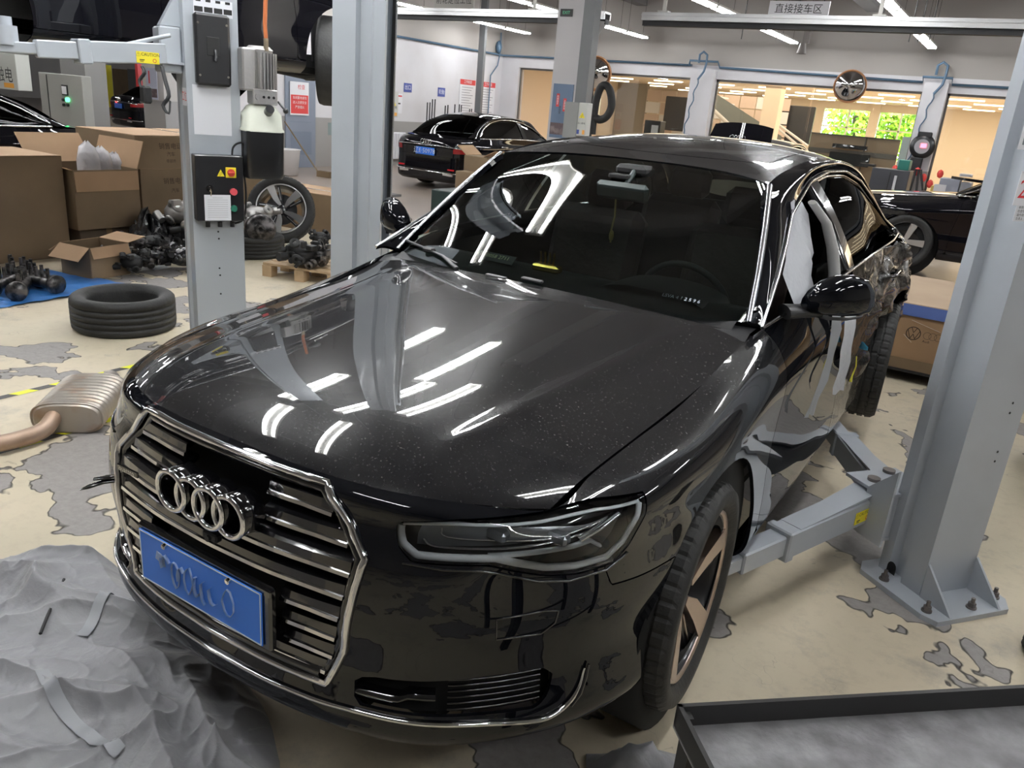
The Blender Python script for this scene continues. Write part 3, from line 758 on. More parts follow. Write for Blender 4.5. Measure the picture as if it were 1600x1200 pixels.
def wheel_rotor(Mx, parent, R=.345, w=.255, rim=.254, face=None, nm='wheel', rot0=0.0):
    """sporty five-arm wheel; local +Z is the outer face"""
    t = tyre_mesh(R, rim+.006, w); t.M = Mx; v = [Mx @ p for p in t.v]; t.v = v
    ty = t.obj('tyre', M_rub, parent)
    face = face or M_mach
    b = MB(Mx); h = w/2
    b.lathe([(rim+.008, h*.80), (rim+.004, h*.84), (rim-.008, h*.80), (rim-.014, h*.6), (rim-.03, h*.2), (rim-.05, -h*.8), (rim+.006, -h*.85)], 64); rm = b.obj('rim', [M_whblack], parent)
    MB(Mx).lathe([(rim+.009, h*.78), (rim+.005, h*.87), (rim-.006, h*.83), (rim-.008, h*.78)], 64).obj('rim_lip', face, rm)
    for k in range(5):
        Mk = Mx @ rotz(rot0+k*2*PI/5)
        R1 = rim-.006
        # broad bright blade, with a dark slim blade beside it
        def blade(pts, z0, z1, mt, nm):
            g = MB(Mk); n_ = len(pts); top = []; bot = []
            for (x, y) in pts:
                r_ = math.hypot(x, y)/R1; zz = z0+(z1-z0)*r_
                top.append((x, y, zz)); bot.append((x, y, zz-.03))
            vs = top+bot
            g.add(vs, [tuple(range(n_)), tuple(range(n_, 2*n_))[::-1]]+[(i, n_+i, n_+(i+1) % n_, (i+1) % n_) for i in range(n_)])
            g.obj(nm, mt, rm)
        blade([(.045, .012), (.11, .056), (R1*.98, .098), (R1, .012), (.15, .004), (.05, -.014)], h*.50, h*.84, face, 'spoke')
        blade([(.05, -.012), (.13, -.012), (R1, -.015), (R1*.99, -.05), (.12, -.04), (.04, -.03)], h*.36, h*.66, M_whblack, 'spoke_black_blade')
        blade([(.10, -.016), (R1*.9, -.022), (R1*.9, -.030), (.10, -.025)], h*.42, h*.70, face, 'spoke_edge')
    hb_ = MB(Mx); hb_.lathe([(.0, h*.52), (.035, h*.51), (.06, h*.42), (.065, h*.1)], 24); hb_.obj('hub', M_whblack, rm)
    bt_ = MB(Mx)
    for k in range(5): a = 2*PI*k/5+.3; bt_.cyl((.048*math.cos(a), .048*math.sin(a), h*.35), (.048*math.cos(a), .048*math.sin(a), h*.47), .009, 6)
    bt_.obj('wheel_bolts', M_satin, rm)
    MB(Mx).lathe([(.17, 0), (.17, .02), (.06, .022), (.06, .04), (0, .04)], 40).obj('brake_disc', M_disc, rm)
    return ty, rm
def wheelM(x, y, z, out=1, steer=0, camber=0): return T(x, y, z) @ rotz(steer) @ roty(out*PI/2+camber)
fw = wheel_rotor(wheelM(.800, .985, .425, 1, math.radians(3), 0), car, rot0=.45)
wheel_rotor(wheelM(-.800, .985, .425, -1, math.radians(3)), car)
wheel_rotor(wheelM(.865, 3.96, .49, 1, math.radians(6), 0), car)
wheel_rotor(wheelM(-.80, 3.93, .45, -1), car)
# ---- cabin
M_cab = mat('cabin_black', (.012, .012, .013), .6)
M_leather = mat('seat_leather', (.025, .014, .012), .5, bump=(30, .2))
M_cream = mat('cream_lining', (.55, .54, .52), .7)
d_ = MB()
d_.grid([[(x, y, z) for x in np.linspace(-.72, .72, 15)] for y, z in ((1.47, 1.08), (1.55, 1.115), (1.72, 1.125), (1.88, 1.10), (1.95, 1.02), (1.95, .8))])
d_.grid([[(.37+.22*math.sin(a)*1.0, y, 1.10+.055*math.cos(a)) for a in np.linspace(-PI/2, PI/2, 9)] for y in (1.62, 1.75, 1.9)])
d_.obj('dashboard', M_cab, car)
MB().box((0, 2.9, .42), (1.5, 2.6, .05)).box((0, 2.3, .62), (.28, 1.2, .35), bev=.04).box((0, 4.3, .9), (1.45, .05, .7)).box((0, 3.3, .47), (1.6, 1.9, .04)).obj('cabin_floor', M_cab, car)
st_ = MB(); FS = T(.37, 2.02, 1.03) @ rotx(math.radians(-68+180))
pr = [(.185+.014*math.cos(a), .014*math.sin(a)) for a in np.linspace(0, 2*PI, 9)]
st_.lathe(pr, 40, FS); st_.M = FS; st_.box((0, 0, .0), (.36, .05, .02)).box((0, -.08, 0), (.04, .17, .02)).ball((0, 0, 0), .07, 12, (1, 1, .4)); st_.obj('steering_wheel', M_cab, car)
def seat(x, y, mt=M_leather):
    g = MB(); g.box((x, y, .66), (.50, .52, .16), bev=.05); g.box((0, 0, 0), (.50, .14, .62), T(x, y+.30, .98) @ rotx(math.radians(-14)), .05)
    g.box((0, 0, 0), (.27, .09, .18), T(x, y+.43, 1.37) @ rotx(math.radians(-10)), .035)
    g.cyl((x-.06, y+.40, 1.22), (x-.06, y+.42, 1.32), .008, 8).cyl((x+.06, y+.40, 1.22), (x+.06, y+.42, 1.32), .008, 8)
    return g.obj('seat', mt, car)
seat(.37, 2.35); seat(-.37, 2.35); seat(.35, 3.45); seat(-.35, 3.45)
mm = MB(); mm.box((0, 0, 0), (.235, .03, .075), T(.02, 2.06, 1.435) @ rotx(.25), .02); mm.cyl((.02, 2.09, 1.46), (.02, 2.18, 1.53), .012, 8); mm.obj('rear_view_mirror', mat('mirror_pod', (.05, .07, .068), .35), car)
MB().box((0, 2.21, 1.515), (.14, .12, .045), bev=.015).box((-.02, 2.11, 1.49), (.09, .05, .02), bev=.005).obj('sensor_pod', M_cab, car)
MB().tube([(.0, 2.05, 1.40), (.005, 2.05, 1.33), (-.004, 2.05, 1.27), (0, 2.05, 1.22)], .004, 6).ball((0, 2.05, 1.25), .012, 8, (1, .4, 2)).obj('hanging_charm', mat('amber_charm', (.35, .25, .08), .4), car)
# gold hand ornament and card on the dashboard
M_gold = mat('gold', (.75, .5, .12), .25, 1)
dd = MB(); dd.box((-.10, 1.70, 1.135), (.12, .05, .03), bev=.008)
for k in range(4): dd.tube([(-.13+.018*k, 1.70, 1.15), (-.128+.02*k, 1.695, 1.175), (-.13+.021*k, 1.69, 1.20)], .005, 6)
dd.obj('dashboard_ornament', M_gold, car)
MB().box((0, 0, 0), (.2, .002, .045), T(-.33, 1.66, 1.145) @ rotx(-.9)).obj('parking_card', M_cab, car)
text_mesh('176 0058 2711', .026, T(-.33, 1.655, 1.150) @ rotx(PI/2-.9), 'card_number', mat('card_ink', (.42, .45, .25), .5), car)
# curtain airbag hanging in the driver's window and out over the door
M_bag = mat('airbag_cloth', (.62, .63, .66), .75, bump=(25, .3))
bag = MB(); rows = []
for i, t in enumerate(np.linspace(0, 1, 9)):
    z = 1.47-.42*t; row = []
    for k, y in enumerate(np.linspace(2.17, 2.47+.05*t, 7)): row.append((.66+.13*t+.018*math.sin(5*y*3+6*t)+.008*math.sin(17*t+3*k), y-.02*math.sin(4*t)-.10*t*(k < 2), z+.01*math.sin(k*1.7)))
    rows.append(row)
bag.grid(rows); bag.obj('curtain_airbag', M_bag, car, 'white deflated curtain airbag in the window')
b2 = MB()
pts = [(.70, 2.44, 1.46), (.76, 2.50, 1.38), (.80, 2.53, 1.28), (.825, 2.545, 1.18), (.84, 2.55, 1.1)]
b2.tube(pts, [.03, .035, .04, .04, .04], 8, flat=.4); b2.obj('pillar_lining', M_cream, car)
def ribbon(pts, wv, name, mt, lab=None):
    g = MB(); rows = []
    for (p, hw) in zip(pts, wv): rows.append([(p[0]+.004*math.sin(9*i+p[2]*40)+.018*i/4, p[1]-hw+2*hw*i/4, p[2]+.006*math.sin(i*2.1+p[2]*30)) for i in range(5)])
    g.grid(rows); return g.obj(name, mt, car, lab)
ribbon([(.885, 2.26, 1.2), (.91, 2.26, 1.17), (.955, 2.27, 1.09), (.962, 2.29, 1.0), (.966, 2.31, .92), (.968, 2.33, .84), (.966, 2.34, .77), (.964, 2.36, .72)], [.09, .09, .08, .07, .07, .075, .085, .06], 'airbag_strip', M_bag, 'white torn airbag cloth hanging over the door')
ribbon([(.93, 2.07, 1.12), (.95, 2.05, 1.04), (.955, 2.02, .95), (.955, 1.97, .86), (.952, 1.90, .79), (.95, 1.88, .75)], [.04, .035, .03, .03, .025, .03], 'airbag_strip', mat('grey_plastic_film', (.28, .29, .30), .4), 'grey plastic film hanging over the door')
MB().tube([(.975, 2.75, .86), (.98, 2.80, .83), (.975, 2.83, .81)], [.004, .018, .02], 6, flat=.2).obj('blue_tie', mat('blue_plastic', (.03, .35, .6), .5), car)
MB().tube([(.97, 2.70, .80), (.975, 2.72, .75), (.972, 2.69, .71), (.972, 2.68, .685)], [.003, .003, .004, .007], 6).obj('yellow_tag', mat('yellow_plastic', (.7, .65, .05), .5), car)
# sharp black strap that sticks out by the right front corner
MB().tube([(-.43, .07, .70), (-.455, .03, .70), (-.475, .0, .69), (-.49, -.015, .682)], [.012, .014, .013, .005], 8, flat=.35).tube([(-.43, .06, .715), (-.455, .035, .71), (-.475, .015, .706)], [.008, .012, .008], 8, flat=.4).obj('loose_trim_clip', M_gloss, car)
# ================================================================= the hall
def ray(u, v):
    d = ((u-800)/1238.465, (v-600)/1238.465, 1.0)
    return Vector([sum(cr[i][j]*d[i] for i in range(3)) for j in range(3)])
def at(u, v, x=None, y=None, z=None, d=None):
    r = ray(u, v)
    t = (x-CAMPOS.x)/r.x if x is not None else (y-CAMPOS.y)/r.y if y is not None else (z-CAMPOS.z)/r.z if z is not None else d
    return CAMPOS + r*t
def struct(o): o['kind'] = 'structure'; return o
YB = 20.3; XL = -12.6; ZC = 4.9
# floor with peeling cream paint
fm = bpy.data.materials.new('peeling_floor'); fm.use_nodes = True; nt = fm.node_tree; B = nt.nodes['Principled BSDF']
def nd(t, **k):
    n = nt.nodes.new(t)
    for a, b in k.items(): setattr(n, a, b)
    return n
def lk(a, b): nt.links.new(a, b)
tc = nd('ShaderNodeTexCoord'); co = tc.outputs['Object']
def noise_(sc, det=6, rough=.55, dist=0.0, off=None):
    n = nd('ShaderNodeTexNoise'); n.inputs['Scale'].default_value = sc; n.inputs['Detail'].default_value = det; n.inputs['Roughness'].default_value = rough; n.inputs['Distortion'].default_value = dist
    if off:
        mp = nd('ShaderNodeMapping'); mp.inputs['Location'].default_value = off; lk(co, mp.inputs[0]); lk(mp.outputs[0], n.inputs['Vector'])
    else: lk(co, n.inputs['Vector'])
    return n.outputs['Fac']
def rng(v, a, b, c=0, d=1):
    m_ = nd('ShaderNodeMapRange'); m_.inputs[1].default_value = a; m_.inputs[2].default_value = b; m_.inputs[3].default_value = c; m_.inputs[4].default_value = d; lk(v, m_.inputs[0]); return m_.outputs[0]
def mixc(f, a, b):
    m_ = nd('ShaderNodeMix', data_type='RGBA')
    if hasattr(f, 'links'): lk(f, m_.inputs['Factor'])
    else: m_.inputs['Factor'].default_value = f
    for s_, v_ in (('A', a), ('B', b)):
        if hasattr(v_, 'links'): lk(v_, m_.inputs[s_])
        else: m_.inputs[s_].default_value = (*v_, 1)
    return m_.outputs['Result']
def mth(op, a, b=None):
    m_ = nd('ShaderNodeMath', operation=op)
    for i, v_ in enumerate((a, b)):
        if v_ is None: continue
        if hasattr(v_, 'links'): lk(v_, m_.inputs[i])
        else: m_.inputs[i].default_value = v_
    return m_.outputs[0]
big = noise_(1.25, 4.5, .56, .25, (3.1, 1.7, 0)); 
sep = nd('ShaderNodeSeparateXYZ'); lk(co, sep.inputs[0])
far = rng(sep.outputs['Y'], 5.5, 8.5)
peel = rng(big, .548, .551); edge = mth('MULTIPLY', rng(big, .543, .548), rng(big, .555, .550))
cream = mixc(rng(noise_(.8, 4), .35, .7), (.64, .55, .41), (.53, .475, .35)); cream = mixc(rng(noise_(14, 8, .7), .5, .8, 0, .35), cream, (.33, .27, .20))
stain = rng(noise_(2.2, 8, .7, 0, (9, 4, 0)), .56, .72, 0, .75); cream = mixc(stain, cream, (.30, .28, .24))
conc = mixc(rng(noise_(30, 8, .7), .3, .7), (.24, .22, .21), (.32, .30, .285))
colr = mixc(peel, cream, conc); colr = mixc(edge, colr, (.07, .06, .05))
crk = noise_(2.0, 3, .5, 1.5, (1, 8, 0)); cr_l = mth('MULTIPLY', rng(mth('ABSOLUTE', mth('SUBTRACT', crk, .5)), .0, .0035, 1, 0), rng(noise_(1.3, 2, .5, 0, (5, 5, 0)), .52, .58)); colr = mixc(mth('MULTIPLY', cr_l, .3), colr, (.08, .07, .06))
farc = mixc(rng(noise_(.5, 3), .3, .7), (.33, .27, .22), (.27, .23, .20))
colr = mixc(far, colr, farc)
lk(colr, B.inputs['Base Color'])
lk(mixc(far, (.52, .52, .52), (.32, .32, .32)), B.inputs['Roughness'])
bp = nd('ShaderNodeBump'); bp.inputs['Distance'].default_value = .004; bp.inputs['Strength'].default_value = .8
lk(mth('SUBTRACT', 1.0, mth('ADD', peel, mth('MULTIPLY', noise_(60, 5), .15))), bp.inputs['Height']); lk(bp.outputs[0], B.inputs['Normal'])
g = MB(); g.box((-17, 12, -.1), (60, 44, .2)); fl = struct(g.obj('floor', fm))
M_wall = mat('white_wall', (.62, .61, .63), .7, noise=(1.5, (.57, .55, .56), .4, .8))
M_wallup = mat('beige_wall', (.36, .335, .31), .8)
M_dado = mat('grey_dado', (.30, .29, .28), .6)
M_ceil = mat('ceiling_paint', (.20, .19, .185), .9)
def wall(name, boxes, mt):
    g = MB()
    for c, d, k in boxes: g.k = k; g.box(c, d)
    return struct(g.obj(name, mt))
WM = [M_wall, M_wallup, M_dado]
# left wall (x = XL) from y 10.6 on, dado below, beige above the pipe
wall('wall_left', [((XL-.1, 15.45, 2.1), (.2, 9.9, 2.0), 0), ((XL-.1, 15.45, .55), (.2, 9.9, 1.1), 2), ((XL-.1, 15.45, (3.1+ZC)/2), (.2, 9.9, ZC-3.1), 1)], WM)
wall('wall_far_left', [((-44, 12, ZC/2), (.2, 44, ZC), 1)], WM)
wall('wall_right', [((12.1, 12, ZC/2), (.2, 44, ZC), 1)], WM)
wall('wall_front', [((-16, -9.1, ZC/2), (57, .2, ZC), 1)], WM)
wall('wall_back_left', [((-28, 30, ZC/2), (32, .2, ZC), 1)], WM)
# back wall: lintel band, three openings, piers
OT = 2.80
wall('wall_back', [((-.25, YB+.15, (3.12+ZC)/2), (24.7, .3, ZC-3.12), 1), ((-.25, YB+.15, (OT+3.12)/2), (24.7, .3, 3.12-OT), 0)] +
     [((x, YB+.15, (1.08+OT)/2), (w, .3, OT-1.08), 0) for x, w in ((-12.3, .6), (-6.28, .62), (-.80, .50), (11.5, 1.2))] +
     [((x, YB+.15, .54), (w, .3, 1.08), 2) for x, w in ((-12.3, .6), (-6.28, .62), (-.80, .50), (11.5, 1.2))], WM)
for i, (x, w) in enumerate(((-6.28, .62), (-.80, .50))):
    MBp = MB(); MBp.k = 0; MBp.box((x, YB-.10, 1.08+(3.0-1.08)/2), (w, .2, 3.0-1.08)); MBp.k = 1; MBp.box((x, YB-.10, .54), (w, .2, 1.08)); struct(MBp.obj('trim_%d' % (i+1), [M_wall, M_dado]))
struct(MB().box((-16, 5.6, ZC+.1), (57, 30, .2)).box((-30.3, 25.6, ZC+.1), (28, 10, .2)).obj('ceiling', M_ceil))
# ceiling beams
for i, (c, d) in enumerate([((-8, y, ZC-.25), (40, .35, .5)) for y in (3.5, 9.6, 15.6)] + [((x, 6, ZC-.2), (.3, 30, .4)) for x in (-8.3, -4.33, 3.6)]):
    struct(MB().box(c, d).obj('ceiling_beam_%d' % (i+1), M_ceil))
# concrete pillar with poster
pg = MB(); pg.k = 0; pg.box((-4.47, 9.76, ZC/2+.55), (.46, .30, ZC-1.1)); pg.k = 1; pg.box((-4.47, 9.76, .55), (.48, .32, 1.1)); struct(pg.obj('pillar_concrete', [mat('pillar_paint', (.50, .49, .50), .7), M_dado]))
for i, (x, y) in enumerate(((3.7, 9.9),)):
    pg = MB(); pg.k = 0; pg.box((x, y, ZC/2+.55), (.66, .66, ZC-1.1)); pg.k = 1; pg.box((x, y, .55), (.68, .68, 1.1)); struct(pg.obj('pillar_%d' % (i+2), [mat('pillar_cream', (.48, .45, .41), .7), M_dado]))
# windows: frames and panes of the showroom front
M_frame = mat('window_frame', (.16, .15, .14), .4, .5); M_pane = glassmat('showroom_glass', (.93, .95, .94))
for i, (x0, x1) in enumerate(((-12.0, -6.59), (-5.97, -1.05), (-.55, 10.9))):
    w_ = struct(MB().box(((x0+x1)/2, YB+.12, OT-.025), (x1-x0, .06, .05)).box(((x0+x1)/2, YB+.12, .03), (x1-x0, .06, .06)).box((x0+.025, YB+.12, OT/2), (.05, .06, OT)).box((x1-.025, YB+.12, OT/2), (.05, .06, OT)).obj('window_%d' % (i+1), M_frame))
    n = max(2, round((x1-x0)/2.6)); 
    for k in range(n):
        a = x0+(x1-x0)*k/n; b = x0+(x1-x0)*(k+1)/n
        if i == 0 and k == 0: continue
        MB().box(((a+b)/2, YB+.12, OT/2), (b-a-.04, .012, OT-.1)).obj('pane', M_pane, w_)
# showroom shell
M_cream = MATS['cream_lining']
M_show = mat('showroom_paint', (.80, .71, .61), .7); M_sfl = mat('showroom_floor', (.60, .52, .42), .25)
struct(MB().box((0, 27.4, 3.0), (28, 14, .1)).obj('showroom_ceiling', M_show))
struct(MB().box((0, 27.4, -.05), (28, 14, .14)).obj('showroom_floor', M_sfl))
sw = MB()
sw.box((-13.4, 27.4, 1.9), (.2, 14, 3.8))
w1 = at(1283, 200, y=34.4); w2 = at(1448, 200, y=34.4); wz1 = min(2.9, at(1360, 174, y=34.4).z); wz0 = .9
sw.box(((-13.4+w1.x)/2, 34.4, 1.9), (w1.x+13.4, .2, 3.8)).box(((w2.x+13)/2, 34.4, 1.9), (13-w2.x, .2, 3.8)).box(((w1.x+w2.x)/2, 34.4, (wz1+3.8)/2), (w2.x-w1.x, .2, 3.8-wz1)).box(((w1.x+w2.x)/2, 34.4, wz0/2), (w2.x-w1.x, .2, wz0))
struct(sw.obj('showroom_wall', M_show))
pm1 = at(1363, 200, y=34.4).x
struct(MB().box((pm1, 34.35, 2.0), (.35, .3, 3)).obj('showroom_pier', M_show))
wf = struct(MB().box((w1.x+(pm1-w1.x)*.5, 34.4, (wz0+wz1)/2), (.06, .06, wz1-wz0)).box((pm1+(w2.x-pm1)*.5, 34.4, (wz0+wz1)/2), (.06, .06, wz1-wz0)).box(((w1.x+w2.x)/2, 34.4, wz0+(wz1-wz0)*.62), (w2.x-w1.x, .06, .05)).obj('window_4', mat('white_frame', (.8, .8, .78), .5)))
MB().box(((w1.x+w2.x)/2, 34.45, (wz0+wz1)/2), (w2.x-w1.x, .01, wz1-wz0)).obj('pane', M_pane, wf)
struct(MB().box((at(1203, 190, y=25.5).x, 25.5, 1.5), (.5, .5, 3.0)).obj('showroom_column', M_show))
ar = bpy.data.lights.new('showroom_fill', 'AREA'); ar.energy = 620*SHOW; ar.color = (1, .80, .58); ar.shape = 'RECTANGLE'; ar.size = 20; ar.size_y = 10  # added area lamp without a fitting, fills the showroom beside its strips
ao = bpy.data.objects.new('showroom_fill', ar); COL.objects.link(ao); ao.location = (0, 27.5, 2.9)
M_strip = mat('strip_light', (1, .9, .7), emit=(1, .84, .58), es=3)
k_ = 0
M_tube = mat('tube_light', (1, 1, 1), emit=(.96, .98, 1), es=TUBE)
sproto = None
for r_, y in enumerate(np.arange(21.4, 33.8, 2.3)):
    for q_, x in enumerate(np.arange(-12.6, 9, 1.8)):
        xx = x+(r_ % 3)*.6
        if sproto is None:
            sproto = MB().box((0, 0, 0), (1.0, .05, .035)); sproto = sproto.obj('ceiling_strip_light', M_strip); s_ = sproto
        else: s_ = sproto.copy(); COL.objects.link(s_)
        s_.location = (xx, y, 2.93); tag(s_, 'slim warm strip light among the parallel rows on the showroom ceiling', 'ceiling light', 'showroom ceiling strip lights')
# hall lamps: hung twin tube fittings in rows that run away from the camera
M_fit = mat('fitting_white', (.55, .54, .50), .5); M_wire = mat('wire_dark', (.03, .03, .03), .6)
def lamp_at(x, y, z, first=[None]):
    if first[0] is None:
        t = thing('twin_tube_lamp', 'x', 'ceiling light', (0, 0, 0))
        MB().box((0, 0, .035), (.20, 1.28, .035)).box((0, .63, .01), (.16, .02, .05)).box((0, -.63, .01), (.16, .02, .05)).obj('fitting', M_fit, t)
        for s in (-1, 1): MB().cyl((s*.072, -.60, 0), (s*.072, .60, 0), .0135, 10).obj('tube', M_tube, t)
        for s in (-1, 1): MB().cyl((0, s*.45, .05), (0, s*.45, 1.2), .004, 5).obj('hanger', M_wire, t)
        first[0] = t; kids_index()
    else: t = copy_tree(first[0])
    t.location = (x, y, z)
    return t
LZ = 3.65
LABS = {}
lamp_rows = [(-11.3, 'by the white left wall'), (-7.75, 'between left wall and concrete pillar'), (-3.95, 'beside the concrete pillar'), (-1.0, 'in front of the convex mirror'), (2.6, 'over the right bays'), (-15, 'over the far left bays')]
for x, where in lamp_rows:
    for y in (18.9, 17.55, 14.4, 13.05, 9.7, 8.35):
        if x == -3.95 and y < 10: continue
        t = lamp_at(x, y, LZ)
        lab = {18.9: 'farthest', 17.55: 'second farthest', 14.4: 'third farthest', 13.05: 'fourth farthest'}.get(y)
        if lab: t['label'] = 'hanging twin tube lamp, %s of the row %s' % (lab, where); t['group'] = 'twin tube lamps of the far rows'
        else: t['label'] = 'hanging twin tube lamp over the near repair bays'; t['group'] = 'tube lamps over the near bays'
NEAR = [(-2.60, .95, 'x'), (-3.28, 2.85, 'x'), (-3.7, 4.9, 'x'), (-1.68, .98, 'x'), (-2.28, 2.95, 'x'), (-2.48, 4.45, 'x'), (1.36, 1.55, 'x'), (1.4, 3.6, 'x'), (1.8, 5.4, 'x')] + [(x, y, 'x') for x in (-6.6, -8.0, -11.5, -15.5, 4.8) for y in (-1.0, 1.2, 3.6, 6.0)] + [(x, y, 'x') for x in (-5,) for y in (-5.5,)] + [(-1.70, 3.25, 'x'), (.05, -.75, 'x'), (-2.3, -.95, 'x'), (3.4, -1.2, 'x')] + [(x, y, 'x') for x in (-19, -24, -30) for y in (8, 14, 20)]
for x, y, _l in NEAR:
    t = lamp_at(x, y, LZ); t.rotation_euler = (0, 0, PI/2 if -1 < y+.2 < 0 and -3 < x < .5 else (0 if -2.29 < x < -2.27 else math.radians(16)) if -3.4 < x < -1.5 and 0 < y < 3 else 0); t.scale = (1, 1.35, 1) if -3.4 < x < -1.5 and 0 < y < 3 else (1, 1, 1); t['label'] = 'hanging twin tube lamp over the near repair bays'; t['group'] = 'tube lamps over the near bays'
# exhaust extraction rail
M_alu = mat('aluminium', (.55, .55, .55), .35, .8); M_darkmetal = mat('dark_metal', (.03, .03, .032), .5)
def rail(x0, x1, lab):
    t = thing('extraction_rail', lab, 'rail', ((x0+x1)/2, 11, 3.1))
    z = 3.14; g = MB()
    g.box(((x0+x1)/2, 11, z+.045), (x1-x0, .20, .03)).box(((x0+x1)/2, 10.9, z), (x1-x0, .03, .10)).box(((x0+x1)/2, 11.1, z), (x1-x0, .03, .10)).box(((x0+x1)/2, 10.88, z+.02), (x1-x0, .02, .02)); g.obj('channel', M_alu, t)
    MB().box(((x0+x1)/2, 11, z-.085), (x1-x0, .12, .07)).obj('rubber_seal', M_black, t)
    for x in np.arange(x0+.3, x1, 3.0): MB().box((x, 11, z+.3), (.05, .03, .5)).box((x, 11, z+.08), (.16, .12, .02)).obj('hanger', M_fit, t)
rail(-9.25, -4.62, 'aluminium exhaust rail left of the concrete pillar'); rail(-4.0, 4.5, 'long aluminium exhaust rail right of the concrete pillar')
# exhaust hose that hangs from the rail
hz = thing('exhaust_hose', 'black looped exhaust hose hanging from the ceiling rail by the pillar', 'hose', (-3.6, 10.9, 1.2))
a_ = at(928, 45, y=10.9); MB().lathe([(.16, 0), (.15, -.05), (.06, -.18), (.055, -.42)], 20, T(a_.x, 10.97, 3.06)).obj('hose_funnel', mat('funnel_grey', (.25, .25, .25), .5), hz)
hp = [at(u, v, y=10.9-.1*(i % 3)) for i, (u, v) in enumerate([(928, 68), (925, 100), (922, 140), (921, 180), (919, 212), (921, 235)])]
MB().tube(hp, .055, 10).obj('hose_pipe', M_rub, hz)
lp = [at(u, v, y=10.6) for u, v in [(925, 210), (928, 180), (932, 155), (940, 135), (950, 136), (955, 150), (955, 168), (948, 182), (938, 187), (930, 184)]]
lpS = [Vector(p) for p in cr_grid(np.stack([np.array(lp)]*2), 1, 4)[0]]
MB().tube(lpS, .06, 10).obj('hose_loop', M_rub, hz)
lp = [at(u, v, y=10.8) for u, v in [(912, 205), (911, 160), (912, 130), (914, 122), (917, 135), (918, 160)]]
MB().tube(lp, .045, 8).obj('hose_loop', M_rub, hz)
# blue air pipe along the walls
M_pipe = mat('blue_pipe', (.07, .13, .20), .5)
pi_ = MB().tube([(XL+.06, 11, 3.1), (XL+.06, YB-.06, 3.1), (-6.65, YB-.06, 3.1), (-6.65, YB-.26, 3.1), (-6.65, YB-.26, 3.2), (-5.9, YB-.26, 3.2), (-5.9, YB-.06, 3.08), (-1.1, YB-.06, 3.0), (-1.1, YB-.26, 3.1), (-.5, YB-.26, 3.1), (-.5, YB-.06, 2.98), (9, YB-.06, 2.98)], .03, 6)
struct(pi_.obj('trim_3', M_pipe))
for i, x in enumerate((-6.3, -.75)):
    z = 3.15
    t = MB().tube([(x-.1, YB-.26, z), (x-.1, YB-.28, z+.2), (x, YB-.3, z+.27), (x+.1, YB-.28, z+.2), (x+.1, YB-.26, z), (x+.08, YB-.3, z-.2), (x-.05, YB-.3, z-.4)], .03, 6)
    t.tube([(x-.05+.03*math.sin(k*1.3)-.012*k, YB-.27, z-.4-.085*k) for k in range(22)], .016, 5)
    tag(t.obj('air_hose', M_pipe), ('blue air hose looped down the pier between the two windows', 'blue air hose looped down the pier behind the charger')[i], 'hose')
# cable drop near the corner
tag(MB().tube([(XL+.08, 20.0, 3.7), (XL+.1, 20.0, 3.2), (XL+.1, 19.9, 2.8), (XL+.08, 19.6, 2.5), (XL+.08, 19.6, .9)], .02, 6).ball((XL+.1, 19.9, 3.3), .1, 8, (1, 1, 1.8)).obj('air_drop_hose', M_pipe), 'thin air hose dropping down the wall near the corner', 'hose')
# steel posts of distant lifts
M_post = mat('lift_grey', (.36, .40, .43), .4, coat=.2); M_postdark = mat('old_lift_grey', (.13, .135, .14), .45)
for i, (u, v0, x, lab) in enumerate(((746, 190, -8.4, 'dark grey steel lift post left of the rule posters'), (604, 140, -9.0, 'dark grey steel lift post behind the hanging cable'))):
    y = (18.6, 10.2)[i]; b = at(u, v0, y=y)
    t = thing('steel_post', lab, 'post', (b.x, y, 0)); MB().box((b.x, y, 2.2), ((.19, .12)[i], .10, 4.4)).obj('post', M_postdark, t); MB().box((b.x, y, .02), (.5, .4, .04)).obj('base_plate', M_postdark, t)
# ================================================================= near lift, right column
M_lift = mat('lift_paint', (.40, .43, .47), .38, coat=.25, coatr=.2, noise=(3, (.37, .39, .42), .45, .8))
M_liftlight = mat('lift_paint_light', (.43, .465, .505), .35, coat=.3, noise=(2.5, (.39, .42, .455), .45, .8))
M_bolt = mat('bolt_steel', (.2, .18, .17), .4, .8)
M_yel = mat('sticker_yellow', (.85, .72, .03), .5); M_ink = mat('ink_black', (.01, .01, .01), .5); M_redink = mat('ink_red', (.65, .03, .04), .5); M_paper = mat('paper_white', (.75, .76, .8), .6)
def col_section(g, H, w, d, lip=.045, t=.012, z0=.02):
    """C-channel standing on z0; local x = across the back, local y = depth (opening at +y); side walls have a pressed step"""
    x = w/2
    out = [(-x, 0), (x, 0), (x, d*.44), (x-.035, d*.50), (x-.035, d*.72), (x, d*.78), (x, d), (x-lip, d), (x-lip, d-t), (x-t, d-t), (x-t, d*.80), (x-.035-t, d*.74), (x-.035-t, d*.48), (x-t, d*.42), (x-t, t)]
    pts = out[1:]; poly = [(-x, 0)]+pts+[(-a, b) for a, b in pts[::-1]][0:-1]
    n = len(poly); vs = [(a, b, z) for z in (z0, H) for a, b in poly]
    g.add(vs, [(i, (i+1) % n, n+(i+1) % n, n+i) for i in range(n)])
